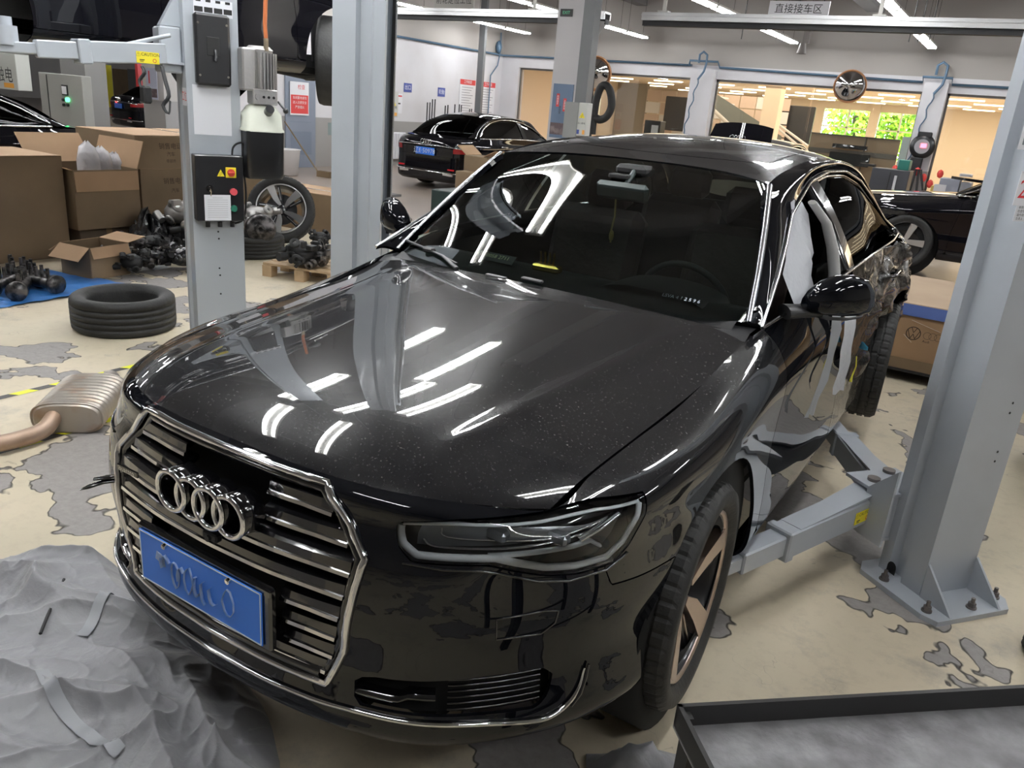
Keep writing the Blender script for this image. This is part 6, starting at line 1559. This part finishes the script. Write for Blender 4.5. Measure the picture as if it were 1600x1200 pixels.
for (u0, v0, u1, v1, s_, lab) in ((631, 130, 643, 144, '\u51fa\u53e3', 'small blue sign with white characters, left one on the wall'), (684, 137, 695, 151, '\u8f6e\u80ce', 'small blue sign with white characters, nearer the posters')):
    o, M, w, h = board('wall_sign', lab, 'sign', u0, v0, u1, v1, M_blue, ('x', XW)); text_mesh(s_, w*.42, M, 'sign_text', M_white, o)
o, M, w, h = board('notice_sheet', 'white notice with red heading beside the electrical box', 'notice', 614, 146, 628, 177, M_white, ('x', XW)); MB(M).box((0, h*.38, 0), (w*.9, h*.07, .001)).obj('notice_header', M_red, o); MB(M).box((0, h*.0, 0), (w*.6, h*.07, .001)).obj('notice_bar', M_ink, o)
M_box = mat('box_grey', (.52, .53, .50), .5)
def ebox(lab, u0, v0, u1, v1, plane, depth=.2, extra=None, txt='\u5f53\u5fc3\u89e6\u7535'):
    o, M, w, h = board('electrical_box', lab, 'electrical box', u0, v0, u1, v1, M_box, plane, depth, .01)
    s_ = min(w*.30, .16)
    MB(M).add([(-s_, -s_*.75+h*.12, .001), (s_, -s_*.75+h*.12, .001), (0, s_+h*.12, .001)], [(0, 1, 2)]).obj('warning_triangle', M_yel, o); text_mesh('\u26a1', s_*1.2, M @ T(0, h*.10, .002), 'bolt_mark', M_ink, o); text_mesh(txt, w*.20, M @ T(0, -h*.12, .001), 'box_text', M_ink, o)
    MB(M).box((-w*.28, -h*.38, 0), (w*.24, h*.13, .002)).obj('sticker', M_blue, o); MB(M).box((w*.28, -h*.38, 0), (w*.24, h*.13, .002)).obj('sticker', mat('sticker_orange', (.75, .35, .06), .5), o)
    return o
ebox('grey electrical box with warning triangle on the wall by the pale column', 594, 142, 613, 182, ('x', XL+.001))
# radiator
ra = at(592, 216, x=XL+.1); rb = at(630, 220, x=XL+.1); rd = thing('radiator', 'white ribbed radiator under the wall, left of the parked black saloon', 'radiator', ((ra.x+rb.x)/2, (ra.y+rb.y)/2, .2))
MB().box((XL+.1, (ra.y+rb.y)/2, .50), (.03, rb.y-ra.y, .62)).obj('radiator_back', M_white, rd)
nf = 14
for k in range(nf): MB().box((XL+.14, ra.y+(rb.y-ra.y)*(k+.5)/nf, .50), (.05, (rb.y-ra.y)/nf*.55, .64), bev=.01).obj('rib', M_white, rd)
for y_ in (ra.y+.1, rb.y-.1): MB().cyl((XL+.12, y_, 0), (XL+.12, y_, .2), .02, 8).obj('foot', M_white, rd)
for z in (.19, .81): MB().tube([(XL+.12, ra.y-.05, z), (XL+.12, rb.y+.05, z)], .025, 8).obj('rail', M_white, rd)
for i, (u, lab) in enumerate(((593, 'red fire extinguisher by the radiator, left one'), (602, 'red fire extinguisher by the radiator, right one'))):
    p = at(u, 266, x=XL+.75-.1*i); p.z = 0; t = thing('fire_extinguisher', lab, 'fire extinguisher', p, 'fire extinguishers by the radiator')
    MB(T(p.x, p.y, 0)).lathe([(0, .01), (.085, .01), (.09, .04), (.09, .38), (.07, .45), (.03, .48), (.03, .5), (0, .5)], 20).obj('cylinder', mat('extinguisher_red', (.42, .02, .03), .3, coat=.5), t)
    MB(T(p.x, p.y, 0)).box((0, 0, .53), (.10, .03, .03)).box((.03, 0, .57), (.12, .02, .015)).tube([(.03, 0, .52), (.11, 0, .45), (.10, 0, .2)], .012, 6).obj('valve_handle', M_black, t)
# thin rods standing along the wall
for i, (u, v) in enumerate(((668, 160), (672, 160), (676, 155), (680, 155), (696, 165), (700, 164), (711, 163), (718, 163), (721, 164), (734, 170), (737, 170))):
    p = at(u, v, x=XL+.4); tag(MB().cyl((p.x, p.y, 0), (p.x, p.y, p.z), .017, 8).lathe([(.0, 0), (.06, 0), (.06, .02), (0, .02)], 12, T(p.x, p.y, 0)).obj('upright_rod', M_darkmetal), 'thin dark rod standing upright by the wall behind the parked black saloon', 'rod', 'upright rods along the wall')
# grey door with red notices seen past the motor
o, M, w, h = board('door_1', None, None, 445, 105, 491, 272, mat('door_grey', (.20, .23, .29), .5), ('x', XW), .04); o['kind'] = 'structure'
MB(M).box((0, -h*.20, 0), (w*.7, h*.22, .01)).box((0, .0, 0), (w*.7, .01, .012)).obj('door_panel', mat('door_grey_dark', (.16, .19, .25), .5), o)
o, M, w, h = board('door_notice', 'red notice board with white text on the grey door', 'notice', 453, 128, 482, 180, M_white, ('x', XW+.06))
MB(M).box((0, -h*.17, 0), (w*.94, h*.56, .002)).obj('notice_panel', M_red, o)
for k, s_ in enumerate(('\u8f66\u95f4\u91cd\u5730\u8bf7\u52ff', '\u8fdb\u5165\u6ce8\u610f\u5b89\u5168', '\u4e25\u7981\u70df\u706b')): text_mesh(s_, w*.125, M @ T(0, h*.02-h*.14*k, .003), 'notice_text', M_white, o)
text_mesh('\u68c0\u67e5', w*.2, M @ T(w*.1, h*.34, .001), 'notice_heading', M_redink, o)
p = at(452, 274, z=0); t = thing('white_bin', 'white plastic bin with broom in front of the grey door', 'bin', p); MB(T(p.x, p.y, 0)).lathe([(0, .01), (.17, .01), (.22, .5), (.24, .52), (.22, .52), (.165, .03)], 24).obj('bin_body', mat('bin_white', (.62, .60, .60), .5), t)
g = MB(); q = at(445, 190, x=XL+.3); g.tube([(q.x, q.y, q.z), (p.x+.3, p.y+.5, .1)], .015, 6); g.box((p.x+.45, p.y+.55, .06), (.35, .12, .12)); tag(g.obj('broom', mat('broom_brown', (.16, .11, .06), .7)), 'brown broom leaning between bin and wall', 'broom')
# concrete pillar dressings
PY = 9.95-.341
o, M, w, h = board('pillar_poster', 'blue poster with red vertical captions on the concrete pillar', 'poster', 862, 131, 893, 216, mat('poster_blue', (.10, .15, .24), .5, noise=(2, (.14, .20, .30), .4, .7)), ('y', PY))
MB(M).box((0, -h*.33, 0), (w*.98, h*.22, .001)).obj('poster_photo', mat('poster_photo', (.10, .07, .075), .6, noise=(9, (.22, .17, .17), .5, .7)), o)
for x, y, s_ in ((-.22, .20, '\u9ad8\n\u7aef\n\u670d\n\u52a1'), (.14, .12, '\u54c1\n\u8d28\n\u4fdd\n\u8bc1')): MB(M).box((w*x, h*y, 0), (w*.15, h*.24, .001)).obj('caption_strip', M_red, o); text_mesh(s_, h*.045, M @ T(w*x, h*y, .002), 'caption_text', M_white, o)
for x, y in ((-.08, .02), (.30, -.03)): text_mesh('\u4f53\n\u9a8c\n\u5ba4', h*.05, M @ T(w*x, h*y, .002), 'caption_text', M_ink, o)
o, M, w, h = board('exit_sign', 'small dark green exit sign high on the concrete pillar', 'sign', 876, 14, 895, 26, M_ink, ('y', PY)); text_mesh('EXIT', w*.3, M, 'sign_text', mat('exit_green', (.1, .6, .3), .5), o)
# dark lift post and control box beside it
t = thing('steel_post', 'dark steel lift post right of the concrete pillar', 'post', (-3.7, 9.2, 0)); q = at(917, 100, y=9.2)
MB().box((q.x, 9.2, 2.3), (.17, .17, 4.6)).obj('post', M_postdark, t); MB().box((q.x, 9.2, .02), (.4, .4, .04)).obj('base_plate', M_postdark, t)
o, M, w, h = board('control_cabinet', 'plain grey control cabinet on the dark lift post', 'electrical box', 889, 160, 910, 216, mat('cabinet_grey', (.24, .245, .24), .5), ('y', 9.10), .15)
ebox('pale electrical box with warning triangle beside the exhaust hose', 909, 161, 924, 213, ('y', 9.10), .14)
# hanging signs
def hang_sign(lab, u0, v0, u1, v1, y, txt, sz, mt=M_white):
    o, M, w, h = board('hanging_sign', lab, 'sign', u0, v0, u1, v1, mt, ('y', y), .03); text_mesh(txt, sz*w, M, 'sign_text', M_ink, o)
    for s in (-1, 1): p = M @ Vector((s*w*.4, h/2, -.015)); g = MB().cyl(p, (p.x, p.y, ZC), .006, 5); setpar(g.obj('hanger', M_wire), o)
    return o
hang_sign('white hanging sign with five black characters above the long rail', 1202, 2, 1296, 28, 12.0, '\u76f4\u63a5\u63a5\u8f66\u533a', .16)
hang_sign('grey hanging sign with black characters above the left rail', 680, -12, 742, 15, 12.0, '\u524d\u8f6e\u5b9a\u4f4d\u5de5\u4f4d', .15, mat('sign_grey', (.40, .39, .36), .6))
# roof duct and beam pieces above the rail
t = thing('cable_tray', 'grey cable tray running under the ceiling above the right rail', 'cable tray', (-1.2, 12, 4.3)); q0 = at(985, 0, z=4.3); 
MB().box((-2.3, 12.5, 4.35), (.35, 14, .03)).box((-2.47, 12.5, 4.39), (.02, 14, .09)).box((-2.13, 12.5, 4.39), (.02, 14, .09)).obj('tray', mat('tray_grey', (.22, .22, .22), .5), t)
for i, u in enumerate((1165, 1430, 1445, 1462)): p = at(u, 20, y=13); tag(MB().cyl((p.x, 13, p.z-.4), (p.x, 13, ZC), .008, 5).obj('hanging_wire', M_wire), 'thin dark wire hanging from the ceiling above the rail', 'wire', 'hanging wires above the rail')
p = at(1258, 72, y=17); tag(MB().box((p.x, 17, p.z+.2), (.12, .10, .3)).cyl((p.x, 17, p.z+.3), (p.x, 17, ZC), .008, 5).lathe([(.06, 0), (.1, -.2)], 12, T(p.x-.05, 17, p.z+.05)).obj('ceiling_speaker', mat('speaker_grey', (.2, .18, .17), .5)), 'small grey device hanging on the beige wall above the mirror', 'speaker')
# convex mirrors
M_conv = mat('convex_mirror', (.8, .8, .8), .03, 1); M_orr = mat('mirror_rim', (.35, .16, .07), .5)
for u, v, y, lab, r in ((1328, 135, 19.9, 'round convex mirror with orange rim over the middle showroom window', .40), (930, 115, 19.9, 'round convex mirror with orange rim behind the exhaust hose', .50)):
    p = at(u, v, y=y); n = Vector((.15, -1, -.18)) if y > 18 else Vector((.5, -1, -.1)); t = thing('convex_mirror', lab, 'mirror', p); F = frame(p, n)
    MB(F).lathe([(r*math.sin(a), r*.9*(math.cos(a)-1)+.18) for a in np.linspace(0, 1.05, 14)], 40).obj('mirror_dome', M_conv, t); MB(F).lathe([(r*.87, -.02), (r*.87, .02), (r*.92, .02), (r*.92, -.04), (r*.8, -.05), (0, -.06)], 40).obj('mirror_rim', M_orr, t)
    MB().cyl(p+n.normalized()*-.05, (p.x, y+.42, p.z), .02, 8).obj('bracket', M_darkmetal, t)
# charger on the right pier
p = at(1441, 229, y=YB-.35); t = thing('wall_charger', 'round black charger with red display on the white pier', 'charger', p)
MB(face_M(p, (0, -1, 0))).lathe([(0, .06), (.2, .06), (.26, .03), (.27, -.05)], 28).box((0, .26, 0), (.3, .12, .1), bev=.02).box((-.05, -.42, 0), (.26, .35, .12), bev=.02).obj('charger_body', M_bplas, t)
MB(face_M(p+Vector((0, -.07, 0)), (0, -1, 0))).lathe([(0, 0), (.16, 0)], 24).obj('charger_face', mat('face_grey', (.3, .3, .32), .4), t); MB(face_M(p+Vector((.03, -.08, .02)), (0, -1, 0))).box((0, 0, 0), (.12, .09, .01)).obj('charger_display', mat('display_red', (1, .1, .15), emit=(1, .08, .12), es=3), t)
g = MB()
for k in range(5): g.tube([(p.x-.1+.05*k, YB-.45, p.z-.5), (p.x-.3+.14*k, YB-.5, p.z-1.0), (p.x-.25+.13*k, YB-.5, p.z-1.25), (p.x+.05*k, YB-.45, p.z-1.6)], .025, 6)
g.obj('charging_cable', M_black, t)
g = MB()
for k in range(7): q = Vector((p.x-.45+.16*k, YB-.42, p.z-.55-.12*(k % 3))); g.ball(q, .07, 8, (1, .5, 1.4))
tag(g.obj('red_chain', mat('chain_red', (.7, .06, .05), .5)), 'red plastic chain and tags hanging below the charger', 'chain')
# cabinets and boxes in front of the showroom
yk = 17.6
def block(name, lab, cat, u0, v0, u1, v1, y, mt, depth=.6, bev=.01, ground=False, parts=None):
    a = at(u0, (v0+v1)/2, y=y); b = at(u1, (v0+v1)/2, y=y); zt = at((u0+u1)/2, v0, y=y).z; zb = 0 if ground else at((u0+u1)/2, v1, y=y).z
    t = thing(name, lab, cat, ((a.x+b.x)/2, y, zb)); w = abs(b.x-a.x); cx = (a.x+b.x)/2
    MB().box((cx, y+depth/2, (zt+zb)/2), (w, depth, zt-zb), bev=bev).obj('body', mt, t); return t, cx, w, zt, zb
t, cx, w, zt, zb = block('tool_cabinet', 'dark grey two-door tool cabinet in front of the showroom windows', 'cabinet', 1359, 264, 1419, 300, yk, mat('cabinet_dark', (.06, .062, .075), .5), ground=True)
MB().box((cx, yk-.012, zt*.5), (.012, .02, zt*.9)).obj('door_gap', M_black, t); MB().box((cx+.12, yk-.03, zt*.72), (.05, .03, .4)).obj('handle', M_white, t); MB().box((cx-.5, yk+.2, zt+.03), (.3, .2, .05)).obj('black_tray', M_black, t)
block('green_box', 'green box with yellow lid on the dark tool cabinet', 'box', 1403, 250, 1421, 266, yk+.1, mat('box_green', (.02, .20, .16), .5), .4)
t, cx, w, zt, zb = block('equipment_box', 'grey equipment case left of the two by the open car door', 'box', 1466, 279, 1498, 305, yk, mat('case_grey', (.30, .32, .38), .5), ground=True); MB().box((cx-.15, yk-.005, zt-.2), (.22, .01, .14)).obj('label', M_white, t)
block('equipment_box', 'grey case with a yellow base beside the open car door', 'box', 1499, 285, 1516, 305, yk, mat('case_grey2', (.26, .27, .30), .5), ground=True)
block('printer', 'small white and black printer on the grey equipment cases', 'printer', 1498, 272, 1518, 281, yk, mat('printer_pale', (.5, .5, .52), .4), .4)
block('yellow_crate', 'low yellow crate left of the grey equipment case', 'crate', 1453, 290, 1461, 305, yk, mat('crate_yellow', (.6, .42, .12), .5), ground=True)
block('open_carton', 'open brown carton standing beside the black saloon by the wall', 'box', 724, 244, 760, 285, 11.3, M_card, .5, ground=False)
cb = at(742, 243, y=11.3); oc = [o for o in COL.objects if o.get('label', '').startswith('open brown carton standing')][0]
for sx, an in ((-1, 35), (1, -25)): MB(T(cb.x+sx*.2, 11.55, cb.z) @ roty(math.radians(an))).box((sx*.12, 0, 0), (.26, .5, .01)).obj('flap', M_cardin, oc)
block('carton', 'low brown carton under the open one beside the black saloon', 'box', 711, 268, 735, 292, 11.0, M_card, .5, ground=True)
block('carton', 'brown carton directly beneath the open one by the black saloon', 'box', 728, 284, 760, 300, 11.3, M_card, .5, ground=True)
block('parts_trolley', 'dark green parts trolley behind the far windscreen corner', 'trolley', 673, 298, 712, 330, 7.2, mat('trolley_green', (.015, .03, .028), .4), .5, ground=True)
# black suspension arm on the floor by the far mirror
for i, (pts, lab) in enumerate((([(590, 355), (615, 350), (628, 345), (640, 343)], 'black bent metal arm lying on the floor by the far door mirror'), ([(575, 385), (590, 372), (610, 374), (622, 382)], 'black plastic part on the floor behind the bonnet corner'))):
    q = [at(u, v, z=.05) for u, v in pts]; tag(MB().tube(q, [.05, .09, .08, .05], 8, flat=.6).obj('metal_arm', M_scrap if i == 0 else M_gloss), lab, 'car part')
# ---- inside the showroom
t = thing('staircase', 'showroom staircase with glass side behind the middle window', 'stairs', (-5, 28, 0)); s0 = at(1118, 165, y=28); s1 = at(1200, 210, y=28)
for k in range(12):
    x = s0.x+(s1.x-s0.x)*k/11*1.35; z = 2.6-.2*k; MB().box((x, 28, z), (.36, 1.6, .06)).obj('step', M_white, t)
g = MB(); 
for yy in (27.2, 28.8): g.tube([(s0.x-.2, yy, 2.5), (s0.x+(s1.x-s0.x)*1.35, yy, .5)], .12, 6, flat=1)
g.obj('stringer', M_white, t)
MB().add([(s0.x-.2, 27.1, 2.5), (s0.x+(s1.x-s0.x)*1.35, 27.1, .5), (s0.x+(s1.x-s0.x)*1.35, 27.1, 1.5), (s0.x-.2, 27.1, 2.9)], [(0, 1, 2, 3)]).obj('glass_balustrade', mat('smoked_panel', (.18, .20, .20), .15), t)
g = MB()
for yy in (26.0,):
    a = at(1210, 190, y=26); b = at(1262, 228, y=26); g.tube([a, b], .04, 6); a = at(1212, 198, y=26); b = at(1250, 230, y=26); g.tube([a, b], .04, 6)
tag(g.obj('hand_rail', M_white), 'pair of white sloping hand rails before the dark screen', 'rail')
for i, (u0, v0, u1, v1, y, lab) in enumerate(((1216, 163, 1264, 226, 30, 'large dark wall screen in the showroom right of the stairs'), (1042, 150, 1070, 206, 29, 'dark angled screen seen through the left showroom window'))):
    a = at(u0, v0, y=y); b = at(u1, v1, y=y); t = thing('display_screen', lab, 'screen', ((a.x+b.x)/2, y, 0)); MB().box(((a.x+b.x)/2, y, (a.z+max(b.z, .2))/2), (b.x-a.x, .12, a.z-max(b.z, .2)), bev=.02).obj('screen_panel', mat('screen_dark', (.035, .037, .045), .25), t)
t, cx, w, zt, zb = block('kiosk', 'small black and silver kiosk behind the left showroom window', 'kiosk', 1006, 188, 1031, 216, 22.5, mat('kiosk_black', (.02, .02, .02), .3), .4, ground=True); MB().box((cx+.1, 22.48, zt*.62), (w*.42, .02, zt*.6)).obj('kiosk_front', M_alu, t)
# feature wall of pale panels in the left window
t = thing('panel_wall', 'pink-beige feature wall of pale rectangular panels in the left window', 'panel wall', (-9, 30, 0))
for i in range(9):
    for j in range(6):
        if (i*7+j*3) % 4 == 0: col = M_white
        else: col = mat('panel_pink', (.62, .50, .44), .5)
        MB().box((-11.6+.62*i, 29.7+.015*((i+j) % 3), .3+.45*j), (.58, .04, .41)).obj('panel', col, t)
t, cx, w, zt, zb = block('reception_screen', 'low brown glass partition around the reception desk', 'partition', 1262, 213, 1403, 262, 22.4, mat('partition_brown', (.36, .28, .21), .3), .06, 0, ground=True); MB().box((cx, 22.38, zt), (w, .05, .03)).box((cx, 22.38, zt*.75), (w, .03, .12)).box((cx+.3, 22.37, zt/2), (.03, .03, zt)).obj('partition_frame', M_frame, t)
a = at(1297, 236, y=21.9); b = at(1356, 262, y=21.9); t = thing('monitor', 'wide black monitor on the reception desk', 'monitor', ((a.x+b.x)/2, 21.9, b.z)); MB().box(((a.x+b.x)/2, 21.9, (a.z+b.z)/2), (b.x-a.x, .06, a.z-b.z), bev=.01).obj('screen', M_bplas, t); MB().box(((a.x+b.x)/2, 21.95, b.z/2), (.1, .06, b.z)).obj('stand', M_bplas, t)
a = at(1300, 227, y=22.1); b = at(1354, 232, y=22.1); tag(MB().box(((a.x+b.x)/2, 22.2, (a.z+b.z)/2), (b.x-a.x, .1, .1)).obj('light_bar', M_bplas), 'thin black bar above the reception monitor', 'bar')
block('water_cooler', 'pale blue and white dispenser right of the reception desk', 'dispenser', 1406, 214, 1431, 255, 21.6, mat('cooler_blue', (.55, .70, .82), .4), .5, ground=True)
# foliage outside the showroom windows
rr = random.Random(11); lf = []
for n_, (xc, yc, zc_, rx, ry, rz, cnt) in enumerate(((-3.2, 39, 2.6, 1.5, 1.5, 2.2, 2000), (.0, 40, 2.2, 1.5, 1.5, 2.4, 1900), (3.0, 39.5, 2.8, 1.5, 1.4, 2.2, 1800))):
    xc = w1.x+(w2.x-w1.x)*(.10+.38*n_)
    t = thing('garden_tree', 'bright green tree outside the showroom windows, %s' % ('left one', 'middle one', 'right one')[n_], 'tree', (xc, yc, 0), 'trees outside the showroom')
    g = MB()
    for k in range(cnt):
        a, b_ = rr.random()*2*PI, math.acos(rr.uniform(-1, 1)); r_ = rr.random()**.4
        c = Vector((xc+rx*r_*math.sin(b_)*math.cos(a), yc+ry*r_*math.sin(b_)*math.sin(a), zc_+rz*r_*math.cos(b_))); s_ = .13
        d1_ = Vector((rr.uniform(-1, 1), rr.uniform(-1, 1), rr.uniform(-1, 1))).normalized()*s_; d2_ = d1_.cross(Vector((rr.uniform(-1, 1), rr.uniform(-1, 1), rr.uniform(-1, 1)))).normalized()*s_*.6
        g.k = k % 2; g.add([c-d1_, c+d2_, c+d1_, c-d2_], [(0, 1, 2, 3)])
    f_ = g.obj('foliage', [mat('leaf_a', (.50, .62, .06), .6), mat('leaf_b', (.26, .48, .04), .6)], t); f_['kind'] = 'stuff'; MB().tube([(xc, yc, 0), (xc+.1, yc, 1.5), (xc, yc, 3)], .12, 8).obj('trunk', mat('bark', (.1, .07, .05), .9), t)
struct(MB().box((0, 46, -.15), (60, 24, .1)).obj('ground_outside', mat('lawn', (.25, .35, .08), .9)))
# ---- far left bay
p = at(252, 157, z=1.08); 
pg = MB(T(p.x, p.y, 0) @ rotz(.35)); pg.k = 0; pg.box((0, 0, ZC/2+.54), (.6, .6, ZC-1.08)); pg.k = 1; pg.box((0, 0, .54), (.62, .62, 1.08)); struct(pg.obj('pillar_left', [MATS['pillar_cream'] if 'pillar_cream' in MATS else M_wall, mat('pillar_dado', (.33, .31, .29), .6)]))
o, M, w, h = board('pillar_poster', 'pale poster with a car picture on the far left pillar', 'poster', 229, 106, 246, 155, mat('poster_pale', (.45, .46, .55), .5), ('y', p.y-.52)); MB(M).box((0, -h*.3, 0), (w*.9, h*.28, .002)).obj('poster_photo', MATS['poster_photo'], o); MB(M).box((-w*.2, h*.2, 0), (w*.12, h*.4, .002)).obj('caption_strip', M_red, o)
p = at(217, 120, y=p.y+3); tag(MB().box((p.x, p.y, 1.4), (.14, .14, 2.8)).obj('red_stand', M_red), 'red vertical stand between the far cars and pillar', 'stand')
for (u0, v0, u1, v1, lab, c_) in ((176, 108, 200, 137, 'brown carton high on the far left shelf', M_card), (200, 108, 213, 148, 'dark cupboard beside the far left carton', M_postdark), (142, 100, 160, 132, 'yellow machine on the far left shelf', M_yel)):
    block('carton' if 'carton' in lab else 'cupboard' if 'cupboard' in lab else 'machine', lab, 'box' if 'carton' in lab else 'cupboard' if 'cupboard' in lab else 'machine', u0, v0, u1, v1, 23, c_, .5, ground=True)
# grey pillar with electrical cabinets at the left edge
q = at(100, 150, y=9.5); gp = MB().box((q.x, 10.0, ZC/2), (.95, .5, ZC)); struct(gp.obj('pillar_cabinet', mat('pillar_grey', (.22, .215, .21), .7)))
t, cx, w, zt, zb = block('electrical_cabinet', 'grey floor cabinet with meter and a green lamp at the left', 'cabinet', 66, 116, 132, 232, 8.6, mat('cabinet_beige', (.30, .30, .28), .5), .2, ground=True)
def onc(u, v): return at(u, v, y=8.595)
p = onc(102, 141); MB().box((p.x, 8.585, p.z), (.20, .02, .20)).obj('meter_frame', M_black, t); MB().box((p.x, 8.57, p.z), (.15, .01, .15)).obj('meter', M_white, t)
p = onc(107, 156); MB().cyl((p.x, 8.6, p.z), (p.x, 8.55, p.z), .045, 14).obj('green_lamp', mat('lamp_green', (.1, 1, .3), emit=(.1, 1, .3), es=1.5), t)
for u, v in ((100, 156), (101, 164), (107, 164)): p = onc(u, v); MB().cyl((p.x, 8.6, p.z), (p.x, 8.56, p.z), .03, 10).obj('button', M_black, t)
MB().box((cx-w*.3, 8.59, (zt)/2+.2), (.015, .01, zt*.7)).obj('door_seam', M_black, t)
ebox('pale electrical box with warning sign at the far left edge', -14, 84, 48, 139, ('y', 8.9), .3)
